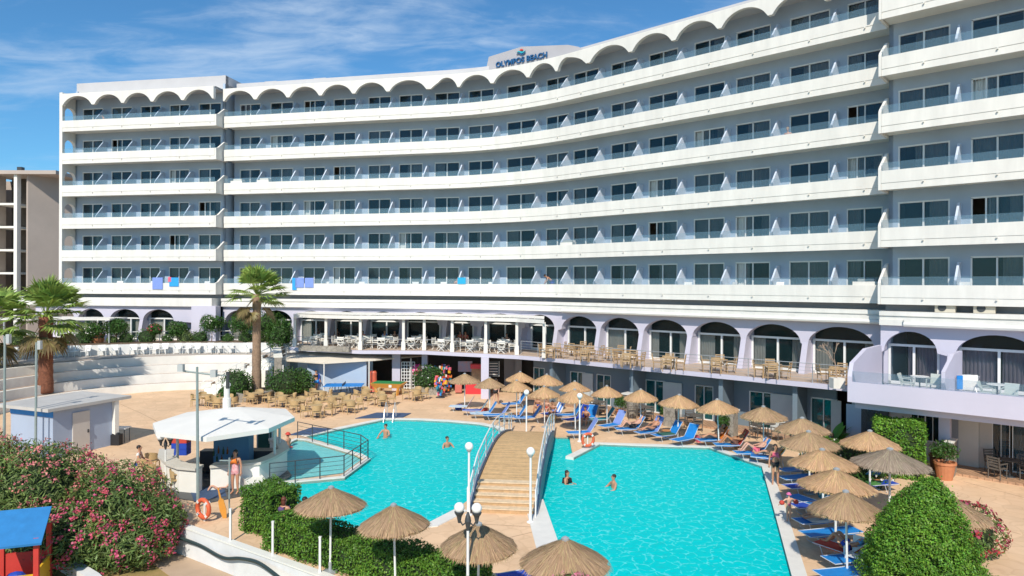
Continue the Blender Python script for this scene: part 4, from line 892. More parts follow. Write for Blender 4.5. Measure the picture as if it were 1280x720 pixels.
# ================================================================ people
BASE = dict(pelvis=(0, 0, .93), belly=(0, 0, 1.06), chest=(0, .005, 1.26), neckb=(0, .01, 1.43), neck=(0, .0, 1.49), jaw=(0, -.025, 1.545), head=(0, -.005, 1.63), crown=(0, .005, 1.705), nose=(0, -.105, 1.60))
def person(label, loc, rz=0, pose='stand', skin=skin1, hair=hair1, long_hair=False, clothes=(), hgt=1.7, hold=None, group=None, cat='person', hat=None, tilt=0):
    o = thing('person', label, cat, loc, rz, group); s = hgt/1.72; J = dict(BASE)
    for sd, x in (('l', -1), ('r', 1)):
        J['sh'+sd] = (x*.17, .01, 1.39); J['el'+sd] = (x*.23, .03, 1.12); J['wr'+sd] = (x*.25, -.05, .88)
        J['hip'+sd] = (x*.09, 0, .90); J['kn'+sd] = (x*.10, -.02, .49); J['an'+sd] = (x*.10, .02, .09); J['to'+sd] = (x*.12, -.17, .03)
    def up(**k): J.update(k)
    if pose == 'walk': up(knl=(-.09, -.18, .52), anl=(-.09, -.20, .10), tol=(-.09, -.38, .05), knr=(.09, .05, .50), anr=(.09, .32, .14), tor=(.09, .17, .03), wrl=(-.22, .14, .92), wrr=(.24, -.20, .95))
    elif pose == 'carry': up(ell=(-.21, -.05, 1.14), wrl=(-.08, -.25, 1.16), elr=(.22, -.04, 1.14), wrr=(.12, -.27, 1.18))
    elif pose == 'armsout': up(ell=(-.38, .0, 1.26), wrl=(-.55, -.03, 1.12), elr=(.38, 0, 1.26), wrr=(.55, -.03, 1.12))
    elif pose == 'wade': up(ell=(-.30, -.12, 1.18), wrl=(-.24, -.36, 1.10), elr=(.30, -.12, 1.18), wrr=(.22, -.38, 1.12))
    elif pose in ('sit', 'edge', 'lean', 'recline', 'knees', 'lie'):
        if pose in ('sit', 'edge', 'lean'):
            dz = -.45
            for k in list(J): J[k] = (J[k][0], J[k][1], J[k][2]+dz)
            for sd, x in (('l', -1), ('r', 1)): J['kn'+sd] = (x*.13, -.44, .50); J['an'+sd] = (x*.12, -.46, .09); J['to'+sd] = (x*.13, -.64, .03); J['wr'+sd] = (x*.16, -.32, .60); J['el'+sd] = (x*.25, -.06, .68)
            if pose == 'lean':
                for k in ('chest', 'neckb', 'neck', 'jaw', 'head', 'crown', 'nose', 'shl', 'shr'): p = J[k]; J[k] = (p[0], p[1]-(p[2]-.5)*.32, p[2]-.05)
        else:
            ang = {'recline': R(48), 'knees': R(42), 'lie': R(6)}[pose]; z0 = .47
            ca, sa = math.cos(ang), math.sin(ang)
            for k in ('belly', 'chest', 'neckb', 'neck', 'jaw', 'head', 'crown', 'nose', 'shl', 'shr'):
                x, y, z = J[k]; t = z-.93; J[k] = (x, t*ca+y*sa+.08, z0+t*sa-y*ca)
            J['pelvis'] = (0, .02, z0)
            for sd, x in (('l', -1), ('r', 1)):
                J['hip'+sd] = (x*.09, -.02, z0); J['kn'+sd] = (x*.12, -.42, z0+(.30 if pose == 'knees' else .05)+(.12 if x > 0 and pose == 'recline' else 0)); J['an'+sd] = (x*.11, -.80 if pose != 'knees' else -.66, z0-.02); J['to'+sd] = (x*.13, -.93 if pose != 'knees' else -.84, z0+(.12 if pose != 'knees' else -.02))
                sh = J['sh'+sd]; J['el'+sd] = (x*.30, sh[1]-.16, sh[2]-.12); J['wr'+sd] = (x*.20, sh[1]-.38, sh[2]-.12)
    elif pose == 'bend':
        for k in ('belly', 'chest', 'neckb', 'neck', 'jaw', 'head', 'crown', 'nose', 'shl', 'shr'): x, y, z = J[k]; t = z-.93; J[k] = (x, y-t*.8, .93+t*.6)
        for sd, x in (('l', -1), ('r', 1)): sh = J['sh'+sd]; J['el'+sd] = (x*.22, sh[1]-.1, sh[2]-.26); J['wr'+sd] = (x*.16, sh[1]-.22, sh[2]-.46)
    E = [('pelvis', 'belly'), ('belly', 'chest'), ('chest', 'neckb'), ('neckb', 'neck'), ('neck', 'jaw'), ('jaw', 'head'), ('head', 'crown')]
    RD = dict(pelvis=(.15, .11), belly=(.125, .095), chest=(.155, .11), neckb=(.075, .07), neck=(.052, .055), jaw=(.062, .07), head=(.082, .098), crown=(.055, .065))
    V = {}
    for sd in 'lr':
        E += [('chest', 'sh'+sd), ('sh'+sd, 'el'+sd), ('el'+sd, 'wr'+sd), ('pelvis', 'hip'+sd), ('hip'+sd, 'kn'+sd), ('kn'+sd, 'an'+sd), ('an'+sd, 'to'+sd)]
        RD.update({'sh'+sd: (.062,)*2, 'el'+sd: (.043,)*2, 'wr'+sd: (.029,)*2, 'hip'+sd: (.098,)*2, 'kn'+sd: (.06,)*2, 'an'+sd: (.04,)*2, 'to'+sd: (.035, .028)})
        e, w_ = Vector(J['el'+sd]), Vector(J['wr'+sd]); d = (w_-e).normalized(); u = d.cross(Vector((0, 0, 1))); u = u.normalized() if u.length > .1 else Vector((0, 1, 0)); v = d.cross(u)
        J['pa'+sd] = tuple(w_+d*.06); RD['pa'+sd] = (.032, .018); E.append(('wr'+sd, 'pa'+sd))
        for q, (of, ln_) in enumerate(((-.028, .075), (-.009, .088), (.010, .082), (.028, .062))):
            a = w_+d*.10+u*of; J[f'f{q}a'+sd] = tuple(a); J[f'f{q}b'+sd] = tuple(a+d*ln_*.75+v*.03); RD[f'f{q}a'+sd] = (.0095,)*2; RD[f'f{q}b'+sd] = (.007,)*2
            E += [('pa'+sd, f'f{q}a'+sd), (f'f{q}a'+sd, f'f{q}b'+sd)]
        J['tha'+sd] = tuple(w_+d*.045-u*.045+v*.01); J['thb'+sd] = tuple(w_+d*.085-u*.062+v*.025); RD['tha'+sd] = (.012,)*2; RD['thb'+sd] = (.009,)*2
        E += [('wr'+sd, 'tha'+sd), ('tha'+sd, 'thb'+sd)]
    def skinned(nm, keys, edges, m, grow=1.0, root='pelvis', sub=1):
        idx = {k: i for i, k in enumerate(keys)}; me = bpy.data.meshes.new(nm)
        me.from_pydata([tuple(c*s for c in J[k]) for k in keys], [(idx[a], idx[b_]) for a, b_ in edges if a in idx and b_ in idx], [])
        ob = link(nm, me, o); me.materials.append(m); md = ob.modifiers.new('skin', 'SKIN'); md.use_smooth_shade = True
        sv = me.skin_vertices[0].data
        for k, i in idx.items(): r = RD[k]; sv[i].radius = (r[0]*s*grow, r[1]*s*grow); sv[i].use_root = (k == root)
        ob.modifiers.new('sub', 'SUBSURF').levels = sub; ob.modifiers['sub'].render_levels = sub
        return ob
    keys = [k for k in J if k in RD]
    skinned('body', keys, E, skin)
    hd, nk, no = Vector(J['head']), Vector(J['neck']), Vector(J['nose']); upv = (Vector(J['crown'])-Vector(J['jaw'])).normalized(); fw = (no-hd); fw = (fw-upv*fw.dot(upv)).normalized(); rt = fw.cross(upv)
    Mh = Matrix((rt, -fw, upv)).transposed().to_4x4(); Mh.translation = hd*s
    f = MB(); f.M = Mh; f.tube([(0, -.085*s, .02*s), (0, -.115*s, -.02*s), (0, -.09*s, -.03*s)], [.008*s, .016*s, .01*s], 5); f.ball((-.088*s, .0, -.01*s), (.012*s, .02*s, .03*s), 6); f.ball((.088*s, 0, -.01*s), (.012*s, .02*s, .03*s), 6); f.build('nose_and_ears', skin, o, True)
    f = MB(); f.M = Mh; f.ball((-.034*s, -.086*s, .01*s), (.015*s, .012*s, .009*s), 6); f.ball((.034*s, -.086*s, .01*s), (.015*s, .012*s, .009*s), 6); f.build('eyes', blackc, o, True)
    f = MB(); f.M = Mh; f.ball((0, -.082*s, -.062*s), (.024*s, .012*s, .007*s), 6); f.build('mouth', mat('lip_colour', (.38, .12, .09), .5, .05, 3), o, True)
    f = MB(); f.M = Mh
    if hat: f.ball((0, .0, .05*s), (.105*s, .12*s, .085*s), 10); f.lathe([(.105*s, .035*s), (.15*s, .02*s), (.15*s, .028*s), (.10*s, .05*s)], n=14); f.build('hat', hat, o, True); f = MB(); f.M = Mh
    f.ball((0, .022*s, .03*s), (.092*s, .098*s, .09*s), 10)
    if long_hair: f.ball((0, .07*s, -.09*s), (.085*s, .055*s, .15*s), 10)
    f.build('hair', hair, o, True)
    for nm, m, grow, ks in clothes:
        ks = {'trunks': ['pelvis', 'hipl', 'hipr', 'tk0', 'tk1'], 'brief': ['pelvis', 'hipl', 'hipr'], 'top': ['chest', 'bt0', 'bt1'], 'shirt': ['belly', 'chest', 'shl', 'shr', 'se0', 'se1'], 'dress': ['belly', 'chest', 'pelvis', 'hipl', 'hipr', 'tk0', 'tk1'], 'suit': ['pelvis', 'belly', 'chest', 'hipl', 'hipr']}[ks]
        for q, sd in enumerate('lr'):
            J[f'tk{q}'] = tuple(Vector(J['hip'+sd])*.5+Vector(J['kn'+sd])*.5); RD[f'tk{q}'] = (.085,)*2; J[f'se{q}'] = tuple(Vector(J['sh'+sd])*.55+Vector(J['el'+sd])*.45); RD[f'se{q}'] = (.058,)*2
            J[f'bt{q}'] = tuple(Vector(J['chest'])+Vector(((-.07, .07)[q], 0, 0))+(Vector(J['chest'])-Vector(J['belly'])).normalized()*.02); RD[f'bt{q}'] = (.085, .1)
        EE = E+[('hipl', 'tk0'), ('hipr', 'tk1'), ('shl', 'se0'), ('shr', 'se1'), ('chest', 'bt0'), ('chest', 'bt1')]
        skinned(nm, ks, EE, m, grow, ks[0])
    return o
def faceto(dx, dy): return math.atan2(dy, dx)+math.pi/2
pk = pinkc
person('woman in a pink bikini top and dark briefs standing at the pool edge', P(969, 606), faceto(-.3, -1), 'stand', skin1, hair1, True, [('bikini_top', pk, 1.05, 'top'), ('bikini_briefs', blackc, 1.06, 'brief')], 1.66)
ch = person('small child in a pink hat with red armbands', P(986, 653), faceto(-.2, 1), 'armsout', skin2, hair3, False, [('swimsuit', pk, 1.05, 'suit')], 1.02, hat=mat('pink_hat', (.72, .16, .36), .7, .1, 5))
MB().ball((-.27, 0, .70), (.10, .09, .085), 8).build('armband', red, ch, True); MB().ball((.27, 0, .70), (.10, .09, .085), 8).build('armband', red, ch, True)
person('bare chested man in black shorts walking away under the parasols', P(620, 506), faceto(.3, 1), 'walk', skin2, hair1, False, [('shorts', blackc, 1.1, 'trunks')], 1.78)
pt = person('person with a bright blue towel over the shoulder by the games wall', P(395, 491), faceto(.6, -1), 'walk', skin1, hair1, False, [('shirt', blackc, 1.1, 'shirt'), ('shorts', blue, 1.1, 'trunks')], 1.7)
MB().box((.2, .05, 1.05), (.10, .30, .75)).build('towel', navy, pt)
wr = person('woman wrapped in a red and white towel beside the paddling pool', P(294, 617), faceto(-.1, -1), 'stand', skin1, hair1, True, [('bikini_top', orange, 1.06, 'top'), ('wrap', mat('red_white_wrap', (.62, .10, .13), .8, .1, 9, col2=(.75, .55, .55)), 1.16, 'dress')], 1.7)
person('bather in dark shorts standing in the first pool near the ladder', P(482, 547, -.1)+Vector((0, 0, -1.02)), faceto(-.4, -1), 'wade', skin1, hair1, False, [('shorts', blackc, 1.1, 'trunks')], 1.75)
person('bather wading alone in the middle of the first pool', P(559, 559, -.1)+Vector((0, 0, -1.18)), faceto(.6, -1), 'wade', skin1, hair1, False, [('shorts', navy, 1.1, 'trunks')], 1.72)
person('swimmer with raised arms near the bridge in the larger pool', P(709, 604, -.1)+Vector((0, 0, -1.13)), faceto(.8, -.6), 'carry', skin1, hair1, True, [('bikini_top', blackc, 1.06, 'top')], 1.66)
person('dark haired swimmer stretching one arm in the larger pool', P(767, 610, -.1)+Vector((0, 0, -1.17)), faceto(-.8, -.3), 'wade', skin1, hair1, False, [('shorts', blackc, 1.1, 'trunks')], 1.72)
person('auburn haired woman seated behind the clipped hedge', P(355, 668), faceto(.3, 1), 'sit', skin1, hair2, True, [('bikini_top', mat('purple_cloth', (.10, .05, .16), .7, .1, 5), 1.07, 'top'), ('bikini_briefs', blackc, 1.06, 'brief')], 1.66)
person('bare backed man seated behind the clipped hedge', P(375, 673), faceto(.5, 1), 'lean', mat('sunburnt_skin', (.58, .24, .15), .5, .06, 5), hair1, False, [('shorts', navy, 1.1, 'trunks')], 1.78)
mb_ = P(276, 612); person('sunbather sitting up on the dusty blue mat', mb_+Vector((0, 0, -.36)), faceto(-1, -.35), 'knees', skin2, hair3, False, [('swimsuit', pk, 1.06, 'suit')], 1.3)
person('bather in a red cap leaning on the pool bar in the water', P(360, 560, -.1)+Vector((0, 0, -.95)), faceto(-1, .3), 'carry', skin1, hair1, False, [('shorts', red, 1.1, 'trunks')], 1.72, hat=red)
person('dark haired person in a white shirt seated by the bar stools', P(174, 594), faceto(1, .2), 'sit', skin1, hair1, False, [('shirt', white, 1.12, 'shirt'), ('shorts', navy, 1.1, 'trunks')], 1.72)
def on_lounger(i, pose, label, **k):
    fx, fy, hx, hy = LG[i][:4]; f = P(fx, fy, .3); h = P(hx, hy, .33 if (fx > 970 and LG[i][4] is not red and i % 4 != 1) else .9); f.z = h.z = 0; d = (h-f).normalized(); c = (f+h)/2+d*.05; person(label, (c.x, c.y, .0), math.atan2(d.y, d.x)-math.pi/2, pose, **k)
sw = lambda m: [('swimsuit', m, 1.06, 'suit')]
tr = lambda m: [('shorts', m, 1.1, 'trunks')]
on_lounger(14, 'knees', 'bather with bent bare legs on the lounger by the first pillar', skin=skin2, hair=hair1, clothes=tr(blackc))
on_lounger(15, 'recline', 'bather in black with a blue cap reading on a periwinkle towel', skin=skin1, hair=hair1, clothes=sw(blackc), hat=blue)
on_lounger(18, 'recline', 'bather in black stretched on the orange backed lounger', skin=skin1, hair=hair1, long_hair=True, clothes=sw(blackc))
on_lounger(19, 'knees', 'sunbather with bent legs on the red towel', skin=mat('deep_tan_skin', (.46, .20, .09), .5, .06, 5), hair=hair1, clothes=tr(mat('brown_cloth', (.16, .07, .05), .8, .1, 4)))
on_lounger(20, 'knees', 'bather with knees drawn up under the greyish parasol', skin=skin2, hair=hair2, clothes=tr(pk))
on_lounger(21, 'recline', 'bather lying by the pool corner next to a yellow towel', skin=skin1, hair=hair1, clothes=sw(orange))
on_lounger(29, 'knees', 'man in a light blue shirt lying on the red lounger', skin=skin1, hair=hair1, clothes=[('shirt', mat('light_blue_shirt', (.12, .42, .68), .8, .1, 5), 1.14, 'shirt'), ('shorts', navy, 1.12, 'trunks')])
on_lounger(27, 'lie', 'sunbather lying in the shade under the parasol of the red lounger', skin=skin1, hair=hair1, clothes=tr(teal))
for px, py, la, m, h_ in ((673, 516, 'bather in a blue cap sitting under the striped towel parasol', navy, blue), (684, 519, 'bather in red swimwear sitting by the striped lounger', red, None), (692, 523, 'sunbather bending forward beside the striped lounger', peri, None), (733, 531, 'bather in dark red seated by the navy covered lounger', mat('dark_red_cloth', (.22, .03, .04), .8, .1, 4), None)):
    person(la, P(px, py)+Vector((0, 0, -.08)), faceto(-.5, -1), 'lean', skin1 if m is not red else skin2, hair1, False, sw(m), 1.68, hat=h_)
tz = 3.206
for px, py, la, m in ((444, 437, 'diner in dark red at the left pergola tables', red), (473, 436, 'diner in a blue shirt under the white pergola', blue), (486, 436, 'diner in black facing the blue shirted one', blackc), (572, 437, 'diner in a red shirt in the middle of the pergola', red), (579, 438, 'second diner in red, at the same pergola table', red), (386, 431, 'diner in red at the farthest pergola table', red), (633, 441, 'diner in black next to the last pergola post', blackc), (411, 432, 'diner in black behind the second pergola post', blackc)):
    q = P(px, py, tz); person(la, (q.x, q.y+2.6, tz), faceto(random.uniform(-.6, .6), -1), 'sit', skin1, hair1, random.random() < .5, [('shirt', m, 1.12, 'shirt'), ('shorts', navy, 1.1, 'trunks')], 1.7)
def on_balcony(px, k, seg, o, la, pose, rz, **kw):
    q, an = seg.at(seg.hit(px, o), o); person(la, (q.x, q.y, T(k)-.69), rz, pose, **kw)
on_balcony(690, 1, main, .75, 'shirtless man bending over on the lowest balcony', 'bend', faceto(-1, -.2), clothes=tr(navy))
on_balcony(121, 6, leftb, .6, 'first of two people sitting on the top corner balcony', 'lean', faceto(1, -.2), clothes=tr(orange)); on_balcony(131, 6, leftb, .6, 'second of two people sitting on the top corner balcony', 'lean', faceto(-1, -.2), clothes=tr(pk))
on_balcony(985, 4, main, .7, 'fair skinned person seated at an open balcony door', 'lean', faceto(-.6, -.8), skin=skin2, hair=hair3, clothes=tr(navy))
on_balcony(570, 1, main, .7, 'person in a pink top beside the turquoise balcony towel', 'lean', faceto(.6, -.8), skin=skin2, clothes=sw(pk))
# ================================================================ garden wall, hose, fences
def line_wall(name, label, cat, pts, th, z0, z1, m, cap=None, group=None):
    pts = [Vector((p[0], p[1])) for p in pts]; out = []
    for i, p in enumerate(pts): d = (pts[min(i+1, len(pts)-1)]-pts[max(i-1, 0)]).normalized(); out.append(p+Vector((-d.y, d.x))*th)
    o = thing(name, label, cat, (pts[0].x, pts[0].y, z0), 0, group); T0 = Matrix.Translation((-pts[0].x, -pts[0].y, -z0))
    b = MB(); b.M = T0; b.strip([tuple(p) for p in pts], [tuple(p) for p in out], z0, z1); b.build('wall_body', m, o)
    if cap:
        inn = [p+(p-q)*.12 for p, q in zip(pts, out)]; ou2 = [q+(q-p)*.12 for p, q in zip(pts, out)]
        b = MB(); b.M = T0; b.strip([tuple(p) for p in inn], [tuple(p) for p in ou2], z1, z1+.05); b.build('coping', cap, o)
    return o
ww = mat('stained_white_wall', (.74, .74, .73), .7, .14, .9, .1, 12)
line_wall('garden_wall', 'low white rendered wall below the clipped hedge with a dark hose along it', 'wall', [(-22.2, 24.25), (-11.35, 23.1), (-5.25, 19.0), (-1.25, 16.1), (4, 12.3)], .22, -1.0, .02, ww, offw)
hp = [D(224, 672, 22.7), D(250, 682, 22.2), D(278, 697, 21.4), D(300, 698, 20.9), D(322, 703, 20.4), D(345, 719, 19.6), D(362, 735, 19.1)]
def smooth(p, n=6):
    out = []
    for i in range(len(p)-1):
        a, b_, c, d = p[max(i-1, 0)], p[i], p[i+1], p[min(i+2, len(p)-1)]
        for k in range(n): t = k/n; out.append(.5*((2*b_)+(c-a)*t+(2*a-5*b_+4*c-d)*t*t+(3*b_-a-3*c+d)*t**3))
    return out+[p[-1]]
h0 = hp[0].copy(); tag(link('hose', MB().tube([q-h0 for q in smooth(hp)], .055, 8).mesh('hose', mat('black_hose', (.03, .05, .05), .4, .1, 4), True)), 'thick dark hose sagging along the low white garden wall', 'hose').location = h0
for i, (px, y0, y1, la) in enumerate(((288, 676, 648, 'white stake at the end of the wall beside the tall clipped hedge'), (341, 694, 667, 'white stake midway along the low hedge'), (400, 716, 688, 'white stake on the wall nearest the camera'))):
    q = P(px, y0, .05); tag(link('fence_stake', MB().box((0, 0, .5), (.06, .06, 1.0)).box((0, 0, 1.01), (.075, .075, .03)).mesh('fence_stake', metalw)), la, 'stake', 'white stakes along the garden wall').location = (q.x, q.y, .05)
line_wall('low_wall', 'wide beige topped wall between the paddling pool and the hedge', 'wall', [XY(366, 645, .3), XY(326, 596, .3)], .75, -.2, .45, offw)
# railing round the paddling pool
rl = thing('pool_railing', 'dark railing with horizontal bars round the paddling pool', 'railing', P(452, 571)); rp0 = rl.location
def rail_run(parent, pts, org, h=.95, posts=7, bars=(.9, .7, .52, .34, .16), m=darkm, r=.022):
    for a, c in zip(pts[:-1], pts[1:]):
        b = MB(); a = Vector(a)-org; c = Vector(c)-org
        for q in bars: b.tube([a+Vector((0, 0, q)), c+Vector((0, 0, q))], r if q == max(bars) else r*.45, 5)
        b.build('rail', m, parent)
        n = max(1, int(posts*(c-a).length/8+.5))
        for i in range(n+1):
            if i == n and (c+org-Vector(pts[-1])).length > .01: continue
            p_ = a+(c-a)*i/n; MB().tube([p_, p_+Vector((0, 0, max(bars)+.02))], r*1.15, 5).build('post', m, parent)
rail_run(rl, [P(337, 607), P(430, 596), P(460, 574), P(451, 567), P(372, 548.5)], Vector(rp0))
ld = thing('pool_ladder', 'bent steel handrail going into the first pool at its far edge', 'ladder', P(487, 523))
for dx in (-.25, .3):
    b = MB(); b.tube([(dx, .55, 0), (dx, .5, .75), (dx, .2, .95), (dx, -.3, .6), (dx, -.75, -.2)], .025, 6); b.build('handrail', steel, ld)
bs = MB()
for i in range(3): bs.box((0, -.35-.18*i, -.15-.22*i), (.5, .12, .04))
bs.build('tread', steel, ld)
for la, pts in (('dusty blue mat at the far corner of the first pool', ((444, 523.5), (471, 516.3), (514, 517), (504, 522))), ('dusty blue mat at the edge of the paddling pool behind its railing', ((362, 544), (391, 534.5), (416, 537), (388, 544.5))), ('dusty blue mat on the deck in front of the pool bar', ((237, 612.5), (279, 605.5), (283, 621), (243, 628)))):
    q = [XY(*p) for p in pts]; c = Vector((sum(p[0] for p in q)/4, sum(p[1] for p in q)/4, 0)); tag(link('floor_mat', MB().prism([(p[0]-c.x, p[1]-c.y) for p in q], 0.005, .04).mesh('floor_mat', matblue)), la, 'mat', 'dusty blue mats on the deck').location = c
# ================================================================ pool bar
bc = Vector((-12.0, 29.0, 0)); bar = thing('pool_bar', 'round pool bar under a white octagonal roof with a small chimney', 'bar', bc)
ro = [P(px, py, 2.35)-bc for px, py in ((191, 534), (195, 545.5), (258, 552.5), (336, 541), (368.5, 526.5), (357, 515.5), (309, 513.5), (234, 520))]
n = 8; vs = [(p.x, p.y, 2.35) for p in ro]+[(p.x, p.y, 2.52) for p in ro]+[(p.x*.12+.1, p.y*.12+.3, 2.86) for p in ro]
fs = [tuple(range(7, -1, -1))]+[(i, (i+1) % 8, (i+1) % 8+8, i+8) for i in range(8)]+[(i+8, (i+1) % 8+8, (i+1) % 8+16, i+16) for i in range(8)]+[tuple(range(16, 24))]
MB().add(vs, fs).build('roof', mat('bar_roof_white', (.82, .79, .72), .6, .05, .8, .04, 20), bar)
cq = D(283.5, 517, 29.6)-bc; MB().lathe([(.17, 2.6), (.17, 3.25), (.12, 3.27), (.12, 3.75), (.16, 3.77), (.16, 3.85), (.02, 4.05)], (cq.x, cq.y, 0), 12).build('chimney', white, bar)
ctr = [P(px, py, .98)-bc for px, py in ((262, 583.5), (295, 581.5), (326, 579), (346, 571), (362, 561), (357, 552), (345, 546))]
ctl = [P(px, py, .98)-bc for px, py in ((244, 587), (221, 585), (207, 580), (197, 571), (199, 562))]
for cc in (ctr, ctl):
    cin = [p*.80+Vector((0, .12, 0)) for p in cc]
    MB().strip([(p.x, p.y) for p in cc], [(p.x, p.y) for p in cin], .92, 1.02).build('counter_top', mat('pale_counter', (.60, .57, .50), .5, .08, 2), bar)
    MB().strip([(p.x*.96, p.y*.96) for p in cc], [(p.x*.84, p.y*.84+.1) for p in cc], -.6, .92).build('counter_front', offw, bar)
MB().prism([(p.x*.95, p.y*.95+.05) for p in ro], .0, .03).build('bar_floor', darkm, bar)
MB().box((.1, .25, 1.2), (1.5, .55, 2.35)).build('bottle_shelf', mat('bar_blue', (.10, .24, .40), .6, .08, 2), bar)
MB().box((-.9, .8, .5), (1.2, .5, .9)).build('back_counter', darkm, bar); MB().box((1.2, .9, .5), (1.4, .6, .9)).build('back_counter', darkm, bar)
for x, y in ((-1.9, -.6), (2.0, -.2), (-.6, 1.7), (1.5, 1.9)): MB().tube([(x, y, 0), (x, y, 2.4)], .06, 8).build('roof_post', white, bar)
for i, (px, py) in enumerate(((271, 563), (277, 560), (283, 561), (288, 561), (275, 570), (281, 571), (294, 569))):
    q = D(px, py, 28.7); hh = .30
    tag(link('bottle', MB().lathe([(.04, 0), (.042, .18), (.015, .24), (.014, .31)], n=8).mesh('bottle', [mat('green_bottle', (.02, .06, .02), .2, .1, 5), mat('amber_bottle', (.15, .05, .01), .2, .1, 5)][i % 2])), 'small dark bottle on the blue shelf of the pool bar', 'bottle', 'bottles on the bar shelf').location = (q.x, q.y-.3, q.z-.15)
for i, (px, py, m, la) in enumerate(((222, 578, navy, 'blue drinks crate at the bottom of the bar stack'), (222.5, 569, navy, 'blue drinks crate in the middle of the bar stack'), (224, 561, red, 'red drinks crate on top of the bar stack'))):
    q = P(221, 579, .25); b = MB()
    for x in (-.32, .32): b.box((x, 0, .13), (.04, .45, .26))
    for y in (-.21, .21): b.box((0, y, .13), (.6, .04, .26))
    b.box((0, 0, .02), (.6, .4, .03)); tag(link('drinks_crate', b.mesh('drinks_crate', m)), la, 'crate', 'drinks crates stacked in the bar').location = (q.x, q.y+.4, .55+i*.27)
fg = thing('drinks_fridge', 'small fridge with pale frame inside the pool bar', 'fridge', P(333, 571, .1)+Vector((-.2, .6, 0))); MB().box((0, 0, .75), (.75, .6, 1.3)).build('cabinet', steel, fg); MB().box((0, -.31, .78), (.6, .03, 1.05)).build('door', mat('fridge_green', (.04, .12, .10), .2, .1, 2), fg); MB().box((.24, -.34, .8), (.03, .03, .5)).build('handle', steel, fg)
# ================================================================ white and blue hut
hq = P(66, 574, 0); hut = thing('hut', 'small pale blue hut with a flat grey roof and a cream door', 'hut', hq); ha = math.atan2(P(138, 557).y-hq.y, P(138, 557).x-hq.x)
u = Vector((math.cos(ha), math.sin(ha), 0)); v = Vector((-math.sin(ha), math.cos(ha), 0)); Mh_ = Matrix.Rotation(ha, 4, 'Z')
def hbx(nm, c, d, m): b = MB(); b.M = Mh_; b.box(c, d); return b.build(nm, m, hut)
b = MB(); b.M = Mh_; b.box((1.5, 1.5, 1.12), (3.0, 3.0, 2.24)); b.build('wall', mat('pale_blue_render', (.36, .43, .55), .7, .06, .8, .05, 30), hut)
hbx('fin_wall', (3.12, .5, 1.12), (.22, 1.4, 2.26), offw)
b = MB(); b.M = Mh_; b.box((1.75, 1.6, 2.33), (4.3, 3.7, .15)); b.build('roof', mat('grey_felt_roof', (.50, .48, .45), .8, .12, .8, .1, 20), hut)
hbx('door', (1.35, -.03, 1.0), (.85, .06, 1.98), mat('cream_door', (.58, .54, .49), .5, .05, 2)); hbx('handle', (1.68, -.08, 1.0), (.06, .05, .16), darkm)
hbx('blue_band', (-.01, 1.5, 2.08), (.04, 3.02, .3), blue)
tb = thing('side_table', 'folding table with white top and black bag beside the hut', 'table', P(147, 552)); MB().box((0, 0, .72), (1.1, .6, .05)).build('table_top', plast, tb)
for x in (-.48, .48):
    for y in (-.24, .24): MB().tube([(x, y, 0), (x, y, .7)], .02, 5).build('leg', darkm, tb)
tag(link('bag', MB().box((0, 0, .27), (.5, .35, .54)).ball((0, 0, .55), (.22, .16, .1), 8).mesh('bag', blackc)), 'black bag hanging under the folding table by the hut', 'bag').location = P(145, 556)
# ================================================================ curved seating steps, upper gardens
CX, CY = -22.0, 43.2
def arc(r, a0, a1, n=40): return [(CX+r*math.cos(R(a0+(a1-a0)*i/n)), CY+r*math.sin(R(a0+(a1-a0)*i/n))) for i in range(n+1)]
st = thing('seating_steps', 'broad white curved seating steps behind the hut', 'steps', (CX, CY, 0)); TC = Matrix.Translation((-CX, -CY, 0))
wst = mat('white_step_paint', (.78, .755, .70), .7, .16, .5, .1, 8); tread = mat('tan_step_tread', (.42, .30, .22), .8, .2, 1.2)
for i in range(4):
    r0 = 10.0+i*.95; a0 = 98-i*5; b = MB(); b.M = TC; b.strip(arc(r0, a0, 215), arc(r0+.34, a0, 215), 0, .56+.6*i); b.build('riser', wst, st)
    b = MB(); b.M = TC; b.strip(arc(r0+.34, a0, 215), arc(r0+.95, a0, 215), 0, .52+.6*i-(.0 if i < 3 else -.0)); b.build('tread', tread, st)
rs = thing('stair_railing', 'thin steel stair railing climbing beside the white curved steps', 'railing', P(250, 494)); o0 = Vector(rs.location)
A = P(250, 494, 0); B = P(338, 448, 2.4)
for k in range(2):
    b = MB(); sh = Vector((k*1.4, -k*.5, 0))
    for h in (.9, .5): b.tube([A-o0+sh+Vector((0, 0, h)), B-o0+sh+Vector((0, 0, h))], .025, 5)
    b.build('rail', steel, rs)
    for i in range(5): q = A+(B-A)*i/4-o0+sh; MB().tube([q, q+Vector((0, 0, .9))], .022, 5).build('post', steel, rs)
b = MB()
for i in range(10): q = A.lerp(B, i/10); b.box((q.x-A.x+.9, q.y-A.y, 2.4*(i+1)/20), (2.2, (B-A).length/10*1.05, 2.4*(i+1)/10), rz=-.25)
so = thing('garden_stair', 'pale stair climbing to the chair terrace beside the palm', 'stair', A); b.build('steps', offw, so)
chairT = [(-52, 30), (-52, 53), (-38.9, 53.0), (-28.2, 57.3), (-21, 58.0), (-17.9, 57.8), (-17.9, 55.5)]+[p for p in arc(13.75, 80, 205)]
tag(MB().prism(chairT, 2.1, 2.4).build('chair_terrace_paving', mat('grey_terrace', (.42, .38, .34), .8, .1, .7)), kind='structure')
upT = [(-60, 46), (-38.9, 53.3), (-28.2, 57.6), (-21, 58.3), (-17.9, 58.1), (-17.9, 60.0), (-25, 60.6), (-42, 64), (-60, 66)]
tag(MB().prism(upT, 2.0, 3.25).build('upper_terrace_paving', tmat), kind='structure')
line_wall('planter_wall', 'white planter wall behind the row of white terrace chairs', 'wall', [(-52, 47.6), (-38.9, 52.9), (-28.2, 57.2), (-21, 57.95), (-18, 57.7)], .3, 2.3, 3.2, ww)
